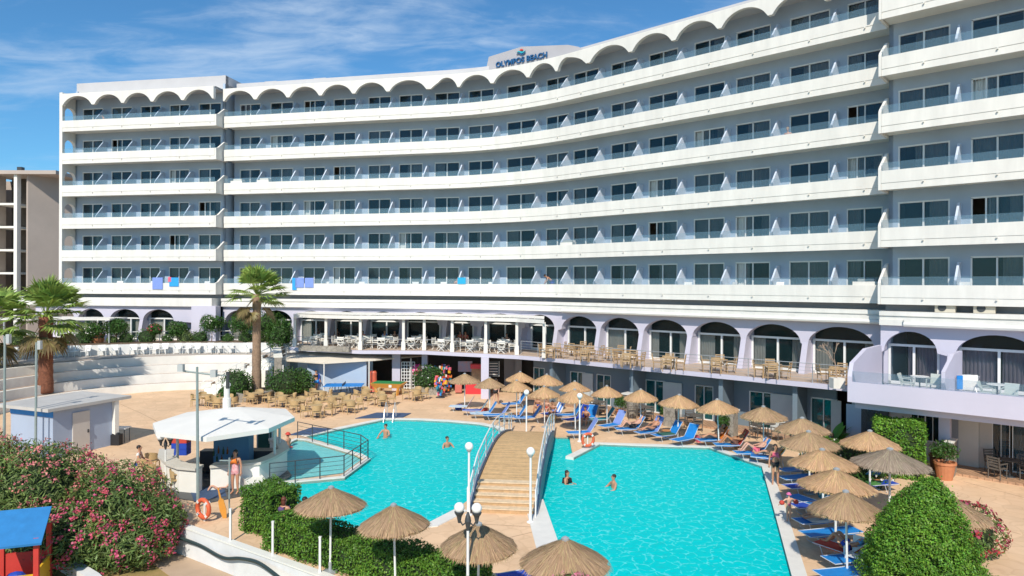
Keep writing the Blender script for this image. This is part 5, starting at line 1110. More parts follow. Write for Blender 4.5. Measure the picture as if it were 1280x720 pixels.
line_wall('stone_wall', 'rubble stone wall beside the stair and the lower awning', 'wall', [XY(352, 497), XY(350, 478), XY(372, 470)], .5, 0, 2.9, stone, offw)
line_wall('stone_planter', 'low curved rubble stone planter round the tall palm', 'wall', [XY(274, 498), XY(300, 503.5), XY(330, 501), XY(360, 492), XY(385, 488)], .4, 0, .55, stone)
line_wall('stone_wall', 'long low stone wall along the front of the pergola terrace', 'wall', [XY(373, 440, 3.0), XY(436, 442, 3.0)], .35, 3.1, 3.5, stone)
tag(MB().prism([XY(276, 499), XY(300, 503), XY(330, 501), XY(360, 492), XY(385, 488), XY(380, 478), XY(350, 476), XY(280, 480)], .02, .42).build('planter_soil', mat('planter_soil', (.13, .09, .06), .9, .2, 3)), kind='structure')
tag(MB().prism([(-50, 48.6), (-38.9, 53.3), (-28.2, 57.6), (-21, 58.3), (-18, 58.1), (-18, 59.0), (-28.5, 58.7), (-39.2, 54.4), (-50, 49.8)], 3.1, 3.32).build('planter_soil', MATS['planter_soil']), kind='structure')
# ================================================================ pergola on the terrace and cream awning below
pg = thing('pergola', 'white slatted pergola on slim posts over the terrace tables', 'pergola', P(450, 438, 3.2)); po = Vector(pg.location)
pl = [P(368, 433.5, 3.2), P(407, 436, 3.2), P(450, 437.5, 3.2), P(504, 437.8, 3.2), P(530, 438, 3.2), P(565, 440, 3.2), P(607, 441.8, 3.2), P(646, 443.6, 3.2), P(680, 447.5, 3.2)]
for q in pl: q = q-po; MB().box((q.x, q.y+.15, 1.22), (.2, .2, 2.44)).box((q.x, q.y+.15, .32), (.3, .3, .64)).build('post', white, pg)
f_ = [(q.x-po.x, q.y-po.y-.25) for q in pl]; bk_ = [(q[0]+.2, q[1]+4.1) for q in f_]; b = MB()
b.strip(f_, [(x, y+.25) for x, y in f_], 2.36, 2.62); b.build('front_beam', white, pg)
b = MB()
for i in range(len(f_)-1):
    m_ = max(2, int((f_[i+1][0]-f_[i][0])/.55))
    for k in range(m_):
        t = k/m_; a = (f_[i][0]+(f_[i+1][0]-f_[i][0])*t, f_[i][1]+(f_[i+1][1]-f_[i][1])*t+.2); b.bar((a[0], a[1], 2.56), (a[0]+.1, a[1]+3.9, 2.60), .10, .08)
b.build('roof_slats', white, pg)
MB().strip([(x, y+.3) for x, y in f_], bk_, 2.66, 2.69).build('roof_sheet', white, pg)
pr = thing('terrace_railing', 'thin grey railing along the edge of the upper terrace', 'railing', P(648, 444.6, 3.2)); o0 = Vector(pr.location)
pts = [q+Vector((0, .12, 0)) for q in pl[:8]]; 
rail_run(pr, pts, o0, bars=(.82, .42), m=metalg, posts=3)
pr2 = thing('terrace_railing', 'thin grey wire railing before the teak tables of the right terrace', 'railing', P(655, 445, 3.2)); o0 = Vector(pr2.location)
rail_run(pr2, [pl[7]+Vector((.3, .12, 0)), Vector((3.0, 46.5, 3.2)), Vector((8, 42.0, 3.2)), Vector((13, 37.5, 3.2)), Vector((16.8, 34.1, 3.2))], o0, bars=(.98, .78, .6, .42, .24), m=metalg, posts=4, r=.02)
aw = thing('awning', 'cream canvas awning on white posts over the table tennis area', 'awning', P(405, 495)); o0 = Vector(aw.location)
fr = [D(338, 449, 53.4), D(404, 453.5, 50.3), D(470, 449.5, 51.5), D(539, 443.3, 55.6)]; bkp = [D(374, 441.3, 54.3), D(415, 440.5, 53.8), D(460, 439.3, 54.3), D(512, 437.8, 56.6)]
vs = []
for a, c in zip(fr, bkp): vs += [a-o0, c-o0+Vector((0, .3, .05)), c-o0+Vector((0, .3, -.02)), a-o0+Vector((0, 0, -.09))]
fs = [(0, 1, 2, 3), (12, 15, 14, 13)]+[(i*4+k, (i+1)*4+k, (i+1)*4+(k+1) % 4, i*4+(k+1) % 4) for i in range(3) for k in range(4)]
MB().add(vs, fs).build('canvas', mat('cream_canvas', (.74, .66, .54), .8, .05, 1), aw)
for px, py, yt in ((353.7, 497, 2.35), (405, 495.5, 2.4), (461.3, 492.5, 2.45), (513.5, 488.5, 2.5)):
    q = P(px, py)-o0; MB().tube([(q.x, q.y, 0), (q.x, q.y, yt)], .05, 8).build('post', white, aw)
# ================================================================ furniture
def legs4(o, m, w_, d_, h, r=.02, spl=.02):
    for x in (-1, 1):
        for y in (-1, 1): MB().tube([(x*(w_+spl), y*(d_+spl), 0), (x*w_, y*d_, h)], r, 5).build('leg', m, o)
def chair(name, label, kind, m, group):
    o = thing(name, label, 'chair', (0, -200, -5), 0, group)
    if kind == 'wicker':
        legs4(o, m, .22, .22, .43, .022); MB().box((0, 0, .44), (.52, .50, .06)).build('seat', m, o)
        a = [R(t) for t in range(25, 156, 13)]; vs = []; fs = []
        for t in a: h = .20+.13*math.sin(t); x, y = .27*math.cos(t), .25*math.sin(t); vs += [(x, y, .52), (x*1.06, y*1.14, .52+h), (x*1.16, y*1.22, .52+h), (x*1.1, y*1.1, .52)]
        for i in range(len(a)-1):
            for k in range(4): fs.append((i*4+k, (i+1)*4+k, (i+1)*4+(k+1) % 4, i*4+(k+1) % 4))
        MB().add(vs, fs+[(0, 1, 2, 3), tuple(len(vs)-4+q for q in (3, 2, 1, 0))]).build('backrest', m, o)
        for x in (-1, 1): MB().tube([(x*.24, -.22, .44), (x*.26, -.2, .64), (x*.27, .0, .66), (x*.25, .14, .68)], .02, 5).build('armrest', m, o)
    elif kind == 'teak':
        legs4(o, m, .24, .22, .44, .022, 0); b = MB()
        for i in range(5): b.box((0, -.2+.1*i, .45), (.5, .08, .025))
        b.box((0, -.23, .42), (.5, .03, .05)).box((0, .23, .42), (.5, .03, .05)); b.build('seat', m, o)
        b = MB()
        for x in (-.23, .23): b.bar((x, .24, .42), (x, .32, .95), .04)
        for i in range(4): b.bar((-.23, .25+.02*i, .58+.11*i), (.23, .25+.02*i, .58+.11*i), .025, .06)
        b.build('backrest', m, o)
        for x in (-.26, .26): MB().box((x, 0, .66), (.05, .5, .03)).box((x, -.22, .55), (.03, .03, .22)).build('armrest', m, o)
    elif kind == 'director':
        for y in (-.2, .2): MB().bar((-.26, y, .0), (.26, y, .46), .04).bar((.26, y, 0), (-.26, y, .46), .04).build('leg', m, o)
        MB().box((0, 0, .47), (.52, .46, .04)).build('seat', offw, o)
        MB().box((-.27, 0, .62), (.05, .5, .04)).box((-.27, .2, .7), (.04, .04, .5)).box((.27, .2, .7), (.04, .04, .5)).box((.27, 0, .62), (.05, .5, .04)).box((-.27, -.2, .54), (.04, .04, .16)).box((.27, -.2, .54), (.04, .04, .16)).box((0, .2, .30), (.5, .03, .04)).build('frame', m, o)
        MB().box((0, .21, .80), (.52, .03, .22)).build('backrest', offw, o)
    elif kind == 'plastic':
        b = MB(); b.box((0, 0, .42), (.50, .48, .04)); b.add([(-.24, .22, .42), (.24, .22, .42), (.27, .36, .86), (-.27, .36, .86), (-.24, .25, .42), (.24, .25, .42), (.27, .39, .86), (-.27, .39, .86)], [(0, 1, 2, 3), (7, 6, 5, 4), (0, 4, 5, 1), (2, 6, 7, 3), (1, 5, 6, 2), (0, 3, 7, 4)]); b.build('seat_shell', m, o)
        legs4(o, m, .22, .21, .42, .026, .03)
        for x in (-.26, .26): MB().bar((x, -.2, .64), (x, .28, .66), .05, .03).bar((x, -.2, .42), (x, -.2, .64), .04).build('armrest', m, o)
    return o
def table(name, label, kind, m, group):
    o = thing(name, label, 'table', (0, -200, -5), 0, group)
    if kind == 'round': MB().lathe([(.38, .70), (.40, .715), (.40, .735), (.38, .74)], n=20).build('table_top', m, o); MB().tube([(0, 0, .02), (0, 0, .7)], .035, 8).build('pedestal', darkm, o); MB().lathe([(.25, 0), (.24, .03), (.04, .05)], n=12).build('base', darkm, o)
    elif kind == 'square': MB().box((0, 0, .72), (.8, .8, .04)).build('table_top', m, o); legs4(o, m, .34, .34, .70, .025, 0)
    elif kind == 'cross':
        MB().box((0, 0, .73), (.85, .85, .04)).build('table_top', m, o)
        for y in (-.34, .34): MB().bar((-.36, y, 0), (.36, y, .71), .045).bar((.36, y, 0), (-.36, y, .71), .045).build('leg', m, o)
        MB().box((0, 0, .36), (.05, .7, .05)).build('stretcher', m, o)
    elif kind == 'low': MB().lathe([(.24, .40), (.26, .42), (.26, .44)], n=16).build('table_top', m, o); MB().tube([(0, 0, 0), (0, 0, .4)], .03, 6).build('pedestal', metalw, o); MB().lathe([(.18, 0), (.17, .03), (.03, .05)], n=12).build('base', metalw, o)
    return o
PRO = {}; first = set()
def place(src, loc, rz, label):
    if src.name not in first:
        first.add(src.name); src.location = loc; src.rotation_euler.z = rz; src['label'] = label; return src
    return dup(src, loc, rz, label)
wch = chair('wicker_chair', 'x', 'wicker', wick, 'wicker café chairs on the deck'); wtb = table('cafe_table', 'x', 'round', wick, 'wicker café tables on the deck')
SIDES = ('far', 'near', 'left', 'right')
def dine_set(px, py, z, ch_, tb_, name, n=4, rad=.72, dy=0, table_name='table', rot=.4, small=False):
    q = P(px, py, z) if dy == 0 else P(px, py, z)+Vector((0, dy, 0)); q.z = z
    place(tb_, tuple(q), rot, f'{table_name} {name}')
    for i in range(n):
        a = {'far': math.pi/2, 'near': -math.pi/2, 'left': math.pi, 'right': 0}[SIDES[i]]+rot*.6+random.uniform(-.25, .25)
        p = (q.x+rad*math.cos(a), q.y+rad*math.sin(a), z); place(ch_, p, a-math.pi/2+random.uniform(-.3, .3), f'{SIDES[i]} side chair at {table_name} {name}')
for px, py, nm in ((258, 507, 'behind the flood light pole'), (279, 511, 'right behind the bar chimney'), (322, 504, 'before the stone planter'), (353, 508, 'next to the first awning post'), (375, 514, 'between the awning and the first mat'), (396, 521, 'closest to the paddling pool mat'), (398, 502, 'under the awning by the towel carrier'), (420, 509, 'in front of the tennis table'), (436, 515, 'in front, before the dusty blue mat'), (459, 500, 'left of the pool table'), (477, 507, 'near the pool ladder'), (519, 500, 'by the leafy shop planter')):
    dine_set(px, py, 0, wch, wtb, nm, 4, .68, table_name='wicker café table', rot=random.uniform(0, 1))
for i, (px, py, la) in enumerate(((181, 596, 'wicker stool chair farthest left at the pool bar'), (189, 603, 'wicker chair with its back to the oleander at the bar'), (197, 610, 'wicker chair behind the twin globe lamp'), (222, 612, 'wicker chair in front of the bar counter corner'), (238, 611, 'wicker chair beside the flood light pole at the bar'), (190, 588, 'wicker chair at the left end of the bar counter'))): q = P(px, py); place(wch, tuple(q), random.uniform(2, 4), la)
tch = chair('teak_chair', 'x', 'teak', teak, 'teak chairs on the right terrace'); ttb = table('teak_table', 'x', 'square', teak, 'teak tables on the right terrace')
for px, py, nm in ((692, 449, 'beside the last pergola post'), (722, 446, 'far one under the first open arch'), (735, 453, 'near one under the first open arch'), (770, 452, 'far one below the second open arch'), (786, 460, 'near one below the second open arch'), (836, 464, 'below the third open arch'), (898, 467, 'below the fourth open arch'), (965, 474, 'below the fifth open arch'), (1047, 480, 'by the bare potted tree')):
    dine_set(px, py-1.5, 3.206, tch, ttb, nm, 4, .66, table_name='teak table', rot=-.7)
dch = chair('director_chair', 'x', 'director', white, 'white chairs under the pergola'); dtb = table('cross_leg_table', 'x', 'cross', white, 'white tables under the pergola')
for i, (px, py) in enumerate(((388, 434.5), (428, 436), (447, 436.5), (478, 437), (516, 437), (555, 439), (590, 440.5), (627, 442), )):
    for rw_, dy in (('front', .95), ('rear', 2.5)):
        dine_set(px + (0 if dy < 1 else 6), py, 3.206, dch, dtb, f'in {rw_} row, pergola bay {("one", "two", "three", "four", "five", "six", "seven", "eight")[i]} from the stone wall', 4 if dy < 1 else 2, .74, dy=dy, table_name='white table', rot=0)
pch = chair('plastic_chair', 'x', 'plastic', plast, 'white plastic armchairs in a row by the planter wall')
for i, px in enumerate((8, 20, 35, 68, 80, 92, 107, 128, 144, 167, 178, 193, 205, 222, 234, 246, 262, 275, 290, 312)):
    t = (px-640)/F; Y = 52.9; 
    for _ in range(20): X = t*Y; Y = (np.interp(X, [-38.9, -28.2, -21], [52.9, 57.2, 57.95]))-.75
    place(pch, (t*Y, Y, 2.4), random.uniform(-.5, .5)+.3, 'white plastic armchair in the row along the planter wall')
q = P(1071, 712); place(pch, (q.x, q.y, 0), -.9, 'white plastic armchair at the bottom edge beside the orange trays')
rch = chair('rattan_chair', 'x', 'teak', rattan, 'dark rattan chairs on the patios'); rtb = table('rattan_table', 'x', 'round', rattan, 'dark round tables on the patios')
for px, py, nm in ((748, 516, 'before the third patio door'), (806, 523, 'between the first stone pillars'), (868, 534, 'right of the second stone pillar'), (960, 546, 'behind the greyish parasol'), (1262, 596, 'on the patio at the picture edge')):
    dine_set(px, py, .10, rch, rtb, nm, 3 if px < 1200 else 4, .75, table_name='dark rattan table')
for px, py, la in ((1060, 700, 'orange tray table at the foot of the red lounger parasol pole'), (1071, 648, 'orange tray table in the shade by the red lounger'), (833, 548, 'round brown tray table between the royal blue loungers'), (762, 528, 'round brown tray table beside the periwinkle lounger'), (648, 526, 'round brown tray table by the globe lamp post'), (897, 556, 'round brown tray table by the red towel'), (1094, 611, 'round brown tray table under the grey parasol')):
    if 'low' not in PRO: PRO['low'] = table('tray_table', 'x', 'low', tablew, 'tray tables between the loungers')
    place(PRO['low'], tuple(P(px, py)), 0, la)
gch = chair('balcony_chair', 'x', 'plastic', mat('pale_green_grey', (.50, .54, .50), .5, .05, 3), 'pale chairs on the lavender balcony'); gtb = table('balcony_table', 'x', 'round', plast, 'round tables on the lavender balcony')
for px, Y, kind, la in ((1135, 32.3, 'c', 'pale balcony chair left of the round table by the open door'), (1150, 32.4, 't', 'white round balcony table before the mauve curtains'), (1168, 32.0, 'c', 'pale balcony chair right of the round table by the partition'), (1236, 29.6, 'c', 'pale balcony chair left of the table on the second balcony'), (1247, 29.8, 't', 'white round table on the second lavender balcony'), (1262, 29.0, 'c', 'pale balcony chair right of the table on the second balcony')):
    place(gch if kind == 'c' else gtb, ((px-640)/F*Y, Y, 3.195), .8 if '1135' in str(px) or px == 1236 else -.9, la)
dr = thing('laundry_rack', 'folding rack with white and blue towels on the lavender balcony', 'drying rack', ((1205-640)/F*30.6, 30.6, 3.195)); b = MB()
for x in (-.5, .5): b.tube([(x, -.3, 0), (x, .3, 1.0)], .015, 5).tube([(x, .3, 0), (x, -.3, 1.0)], .015, 5)
b.tube([(-.5, -.3, 1.0), (.5, -.3, 1.0)], .015).tube([(-.5, .3, 1.0), (.5, .3, 1.0)], .015); b.build('frame', steel, dr); MB().box((.05, -.33, .8), (.7, .04, .55)).build('white_towel', white, dr); MB().box((-.4, -.34, .75), (.25, .05, .6)).build('blue_towel', blue, dr)
# ================================================================ games area and shop
tt_ = thing('table_tennis_table', 'blue folding table tennis table under the cream awning', 'table', P(430, 494), .08); 
MB().box((-.7, 0, .76), (1.36, 1.5, .04)).build('table_top', blue, tt_); MB().box((.7, 0, .76), (1.36, 1.5, .04)).build('table_top', blue, tt_); MB().box((0, 0, .86), (.02, 1.6, .15)).build('net', darkm, tt_)
for x in (-1.1, -.35, .35, 1.1):
    for y in (-.6, .6): MB().bar((x, y, 0), (x*.8, y, .74), .04).build('leg', darkm, tt_)
pt_ = thing('pool_table', 'yellow bar pool table with green cloth and splayed legs', 'pool table', P(486, 493), -.15)
MB().add([(-.95, -.55, .55), (.95, -.55, .55), (.95, .55, .55), (-.95, .55, .55), (-1.25, -.75, .88), (1.25, -.75, .88), (1.25, .75, .88), (-1.25, .75, .88)], [(3, 2, 1, 0), (4, 5, 6, 7), (0, 1, 5, 4), (1, 2, 6, 5), (2, 3, 7, 6), (3, 0, 4, 7)]).build('body', mat('yellow_wood', (.62, .30, .06), .4, .1, 4), pt_)
MB().box((0, 0, .90), (2.2, 1.2, .03)).build('cloth', mat('green_baize', (.02, .22, .06), .9, .1, 5), pt_)
for x in (-1, 1):
    for y in (-1, 1): MB().bar((x*.75, y*.4, 0), (x*.9, y*.5, .58), .16).build('leg', MATS['yellow_wood'], pt_)
MB().box((.35, -.72, .72), (.22, .06, .18)).build('ball_tray', white, pt_)
rb_ = thing('punch_bag', 'orange red cylindrical punch bag standing by the awning post', 'punch bag', P(463, 492)+Vector((.1, .6, 0))); MB().lathe([(.30, 0), (.32, .1), (.26, .2), (.26, 1.5), (.2, 1.62)], n=14).build('bag', mat('coral_vinyl', (.65, .13, .07), .5, .08, 3), rb_); MB().lathe([(.36, 0), (.36, .08), (.1, .12)], n=14).build('base', darkm, rb_)
pkq = thing('inflatable_toy', 'bright pink inflatable hanging at the shop entrance', 'toy', D(522, 463, 53)); b = MB()
for i in range(6): a = i*1.047; b.ball((.28*math.cos(a), 0, .28*math.sin(a)), .27, 8)
b.ball((0, -.05, 0), .3, 8); b.build('petals', mat('hot_pink_vinyl', (.75, .06, .25), .35, .05, 3), pkq, True); MB().tube([(0, 0, .4), (0, .1, 1.0)], .015).build('cord', darkm, pkq)
cols_r = [pinkc, red, orange, yellow, striped, blue, white, teal]
for px, py, la, hh in ((557, 491, 'tall revolving rack of red and pink souvenirs at the shop', 2.1), (550.5, 497, 'low rack crammed with colourful beach toys by the planter', 1.5), (541, 489, 'wire stand of postcards beside the shop planter', 1.9)):
    rk = thing('souvenir_rack', la, 'rack', P(px, py), 0, 'souvenir racks at the shop'); MB().tube([(0, 0, 0), (0, 0, hh)], .03).build('pole', darkm, rk); MB().lathe([(.35, 0), (.33, .05), (.05, .08)], n=12).build('base', darkm, rk)
    rg = random.Random(px)
    b = MB()
    for i in range(60): b.mi = rg.randrange(8); a = rg.random()*6.28; r = rg.uniform(.15, .42); b.box((r*math.cos(a), r*math.sin(a), rg.uniform(.2, hh)), (rg.uniform(.12, .24), rg.uniform(.06, .12), rg.uniform(.14, .26)), a)
    b.build('goods', cols_r, rk, recalc=False)
cf_ = thing('ice_cream_freezer', 'red chest freezer with a red canopy board at the shop front', 'freezer', P(594, 494)+Vector((0, .8, 0))); MB().box((.1, 0, .38), (1.7, .7, .76)).build('body', mat('freezer_red', (.62, .04, .05), .35, .05, 2), cf_); MB().box((.1, 0, .79), (1.6, .6, .05)).build('lid', steel, cf_); MB().box((.35, .1, 2.05), (1.5, .7, .32)).build('canopy_board', MATS['freezer_red'], cf_); MB().box((.35, .38, 1.45), (1.4, .05, 1.0)).build('poster_panel', mat('tan_poster', (.35, .22, .12), .6, .4, 3), cf_); MB().box((-1.3, .1, .45), (.5, .6, .7)).build('side_bin', mat('salmon_box', (.55, .16, .12), .5, .1, 3), cf_)
st_ = thing('poster_stand', 'blue white and pink poster board left of the red freezer', 'sign', P(580, 491)+Vector((0, 1.2, 0))); MB().box((0, 0, 1.85), (1.1, .08, .8)).build('board', mat('poster_pattern', (.30, .42, .6), .5, .5, 3, col2=(.65, .35, .35)), st_); MB().box((-.4, .02, .75), (.05, .05, 1.5)).box((.4, .02, .75), (.05, .05, 1.5)).build('stand', darkm, st_)
mn = thing('menu_board', 'dark framed notice board with white lines on the shop wall', 'notice board', D(617, 461, 50.6)); MB().box((0, 0, 0), (.9, .06, 1.15)).build('board', darkm, mn)
b = MB()
for i in range(5): b.box((0, -.035, .4-.2*i), (.62, .01, .05))
b.box((-.41, -.04, 0), (.04, .02, 1.1)).box((.41, -.04, 0), (.04, .02, 1.1)); b.build('lines', white, mn)
for i, (px, py, la) in enumerate(((408, 462, 'round white wall lamp beside the towel carrier'), (458.5, 459, 'round white wall lamp beside the punch bag'))):
    o = thing('wall_lamp', la, 'lamp', D(px, py, 53.0), 0, 'round lamps on the games wall'); MB().ball((0, -.15, 0), .16, 10).build('globe', globe, o, True); MB().bar((0, 0, -.1), (0, -.15, -.16), .05).box((0, .02, -.05), (.14, .05, .3)).build('bracket', darkm, o)
# ================================================================ lamps and poles
def globe_lamp(px, py, zt, label, z0=0):
    o = thing('globe_lamp', label, 'street lamp', P(px, py, z0), 0, 'white globe lamps by the pools'); MB().tube([(0, 0, 0), (0, 0, .5), (0, 0, zt-.15)], [.06, .042, .038], 8).build('pole', metalw, o); MB().lathe([(.13, 0), (.13, .03), (.06, .06)], n=12).build('base', metalw, o); MB().lathe([(.05, zt-.2), (.09, zt-.14), (.09, zt-.1)], n=12).build('collar', metalg, o); MB().ball((0, 0, zt), .15, 14).build('globe', globe, o, True)
globe_lamp(586, 644, 2.45, 'single globe lamp at the left foot of the bridge steps'); globe_lamp(663, 653, 2.45, 'single globe lamp at the right foot of the bridge steps')
globe_lamp(658, 546, 2.4, 'single globe lamp at the far end of the bridge'); globe_lamp(724.5, 552, 2.4, 'single globe lamp next to the far life ring')
def multi_lamp(loc, zt, n, label, r=.36, rot=0, br_=.15):
    o = thing('branched_lamp', label, 'street lamp', loc, 0, 'branched globe lamps'); MB().tube([(0, 0, 0), (0, 0, .6), (0, 0, zt-.2)], [.06, .036, .03], 8).build('pole', metalw, o); MB().lathe([(.15, 0), (.15, .04), (.07, .1)], n=12).build('base', metalg, o); MB().lathe([(.03, zt-.42), (.075, zt-.2), (.06, zt-.12), (.02, zt)], n=10).build('head', darkm, o)
    for i in range(n):
        a = rot+2*math.pi*i/n; x, y = r*math.cos(a), r*math.sin(a); MB().tube([(0, 0, zt-.2), (x*.6, y*.6, zt-.3), (x, y, zt-.18)], .02, 6).lathe([(.03, zt-.25), (.06, zt-.1), (.10, zt-.04), (.115, zt+.0)], (x, y, 0), 12).build('arm', darkm, o); MB().ball((x, y, zt+.02+br_*.6), br_, 14).build('globe', globe, o, True)
q = D(585, 640, 15.4); multi_lamp((q.x, q.y, 0), q.z, 2, 'branched lamp with two white globes in front of a straw parasol', .2, R(-6), .12)
q = D(207, 549, 27.6); multi_lamp((q.x, q.y, 0), q.z, 2, 'branched lamp with two white globes in front of the pool bar', .18, R(10))
fp = thing('flood_light_pole', 'tall grey green pole with spot lamps on a cross arm beside the bar', 'light pole', P(247.5, 634)); MB().tube([(0, 0, 0), (-.05, 0, 5.15)], [.06, .045], 8).build('pole', greenm, fp); MB().tube([(-.65, .05, 5.0), (.62, 0, 4.85)], .035, 6).build('cross_arm', greenm, fp)
for x, z in ((-.6, 5.12), (.6, 4.92)): MB().box((x, -.08, z), (.2, .18, .26)).build('spot_lamp', steel, fp)
MB().box((.95, .3, 4.62), (.10, .10, .62)).build('speaker_box', darkm, fp); MB().bar((.6, 0, 4.85), (.95, .3, 4.8), .04).build('bracket', greenm, fp)
for px, py, yt, la in ((44.5, 575, 428, 'grey green pole with a small white box by the hut roof'), (5, 590, 420, 'grey green pole at the left picture edge')):
    o = thing('light_pole', la, 'light pole', P(px, py), 0, 'grey green poles by the hut'); zt = D(px, yt, o.location.y).z; MB().tube([(0, 0, 0), (.02, 0, zt)], [.06, .045], 8).build('pole', greenm, o); MB().box((.18, 0, zt-.12), (.14, .16, .40)).bar((0, 0, zt-.1), (.15, 0, zt-.1), .04).build('lamp_box', steel, o)
o = thing('shower_post', 'thin green post with an orange paddle leaning on it by the hedge', 'post', P(286.5, 640)); MB().tube([(0, 0, 0), (0, 0, 1.95)], .03, 6).build('post', greenm, o); MB().bar((-.35, 0, 1.85), (.06, 0, 1.85), .04).build('arm', greenm, o)
o = thing('paddle', 'orange paddle leaning beside the clipped hedge', 'paddle', P(281, 648), .2); MB().plate([(-.06, 0), (.06, 0), (.11, .3), (.09, .65), (.03, .72), (.02, 1.1), (-.02, 1.1), (-.03, .72), (-.09, .65), (-.11, .3)], Matrix.Rotation(R(-12), 4, 'Y'), .04).build('blade', mat('paddle_orange', (.65, .28, .04), .5, .1, 4), o)
# ================================================================ stone pillars, pots
for px, py, la in ((790, 523, 'rubble stone pillar with white cap, first from the bridge'), (842, 535, 'rubble stone pillar with white cap beside the royal blue loungers'), (915, 548, 'rubble stone pillar with white cap behind the red towel')):
    o = thing('stone_pillar', la, 'pillar', P(px, py)+Vector((0, .5, 0)), -.73, 'rubble stone pillars before the patios'); b = MB(); b.box((0, 0, .7), (.75, .6, 1.4)); b.build('shaft', stone, o); MB().box((0, 0, 1.44), (.9, .75, .09)).build('cap', white, o)
o = thing('stone_pillar', 'low rubble stone pier between the terracotta pot and the patio', 'pillar', P(1194, 597)+Vector((0, .3, 0)), -.73); MB().box((0, 0, .75), (.3, .9, 1.5)).build('shaft', stone, o); MB().box((0, 0, 1.52), (.36, .96, .06)).build('cap', offw, o)
def pot_plant(loc, r, h, ph, pr_, label, m=terra, lf=lf_tree, n=900, flat=1.0, ll=.14):
    o = thing('potted_plant', label, 'potted plant', loc); MB().lathe([(r*.68, 0), (r*.95, h*.85), (r*1.05, h*.87), (r*1.05, h), (r*.9, h), (r*.85, h*.9)], n=18).build('pot', m, o)
    p, nr = blob_leaves((0, 0, h+ph*.55), (pr_, pr_, ph*.6), n, len(COL.objects), .35, .6); leaf_mesh('foliage', p, nr, ll, ll*.35, lf, None, .9, o); MB().tube([(0, 0, h*.8), (0, 0, h+ph*.5)], .03).build('stem', bark, o)
pot_plant(P(1181, 599), .42, .75, .75, .55, 'big terracotta pot with a leafy bush beside the column'); pot_plant(P(1071, 571), .55, .5, .4, .3, 'wide orange bowl planter behind the grey parasol', mat('orange_bowl', (.62, .20, .05), .5, .1, 3)); pot_plant(P(776, 521), .32, .45, .8, .4, 'spiky plant in a terracotta trough by the first pillar'); pot_plant(P(832, 531), .28, .4, .7, .35, 'small green potted plant left of the second pillar'); pot_plant(P(905, 546), .28, .45, .7, .35, 'small potted plant beside the third stone pillar'); pot_plant(P(1170, 590), .28, .8, .2, .2, 'dark brown tall pot left of the big terracotta pot', mat('brown_pot', (.10, .05, .03), .6, .1, 3), n=200)
o = thing('potted_tree', 'bare branched small tree in a white pot on the terrace', 'potted tree', P(1046, 485, 3.206)); MB().box((0, 0, .25), (.55, .5, .5)).build('pot', white, o); rg = random.Random(4)
def twig(b, p, d, l, r, k):
    q = p+d*l; b.tube([p, p+d*l*.5+Vector((rg.uniform(-.05, .05), rg.uniform(-.05, .05), 0)), q], [r, r*.8, r*.6], 5)
    if k: 
        for _ in range(3): e = (d+Vector((rg.uniform(-.9, .9), rg.uniform(-.6, .6), rg.uniform(-.1, .5)))).normalized(); twig(b, q, e, l*.68, r*.62, k-1)
b = MB(); twig(b, Vector((0, 0, .4)), Vector((-.1, 0, 1)), .8, .04, 3); b.build('branches', mat('pale_bark', (.42, .30, .22), .8, .2, 6), o)
# ================================================================ plants
def tree(name, label, cat, loc, th, cr, n, lf, ll, seed, group=None, flowers=None, tr_=.07):
    o = thing(name, label, cat, loc, 0, group); MB().tube([(0, 0, 0), (.03, 0, th*.6), (0, .02, th+cr[2]*.4)], [tr_, tr_*.8, tr_*.5], 7).tube([(0, 0, th*.75), (cr[0]*.4, 0, th+cr[2]*.5)], [tr_*.6, tr_*.3], 5).tube([(0, 0, th*.75), (-cr[0]*.4, .1, th+cr[2]*.5)], [tr_*.6, tr_*.3], 5).build('trunk', bark, o)
    c = (0, 0, th+cr[2]*.75); p, nr = blob_leaves(c, cr, n, seed, .35, .5, -.8); leaf_mesh('crown', p, nr, ll, ll*.45, lf, blob_core(c, cr, .6), .8, o)
    if flowers:
        p, nr = blob_leaves(c, [x*1.02 for x in cr], flowers[1], seed, .35, .1, -.3); leaf_mesh('blossoms', p, nr, .12, .11, flowers[0], None, .4, o)
    return o
def bush(name, label, loc, r, n, lf, ll, seed, flowers=None, amt=.25, up=-.2):
    o = thing(name, label, 'shrub', loc); c = (0, 0, r[2]*.55); p, nr = blob_leaves(c, r, n, seed, amt, .35, -.75); k = p[:, 2] > .02; leaf_mesh('foliage', p[k], nr[k], ll, ll*.4, lf, blob_core(c, r, .78), .75, o); MB().tube([(0, 0, 0), (0, 0, r[2]*.4)], .05).build('stem', bark, o)
    if flowers: p, nr = blob_leaves(c, [x*1.03 for x in r], flowers[1], seed, amt, .08, -.3); k = p[:, 2] > .1; leaf_mesh('blossoms', p[k], nr[k], .11, .10, flowers[0], None, .4, o)
    return o
LT = [(116, 412, .95, 'white flowering small tree left of the round clipped trees', (fl_white, 60)), (145, 407, .95, 'round clipped tree before the first lit arch window', None), (193, 411, .62, 'small pink flowering round tree', (fl_pink, 90)), (222, 411, .85, 'small round tree left of the grey pier', None), (265, 403, 1.0, 'round white flowering tree with pale blossoms right of the grey pier', (fl_white, 40)), (303, 402, 1.15, 'leafy round tree just left of the tall palm', None), (335, 402, 1.45, 'largest leafy tree just right of the tall palm', None)]
for i, (px, py, r, la, fl) in enumerate(LT):
    Y = np.interp(px, [0, 220, 345], [53.6, 58, 58.5]); q = D(px, py, Y); tree('garden_tree', la, 'tree', (q.x, q.y, 3.3), max(.3, q.z-3.3-r*.75), (r, r, r*.85), 1700, lf_tree, .2, i+3, 'small trees on the upper terrace', fl)
q = D(350, 425, 57.5); tree('garden_tree', 'dark dense tree beside the pergola stair', 'tree', (q.x, q.y, 2.4), .5, (1.25, 1.1, 1.35), 2200, lf_tree, .2, 31, 'small trees on the upper terrace')
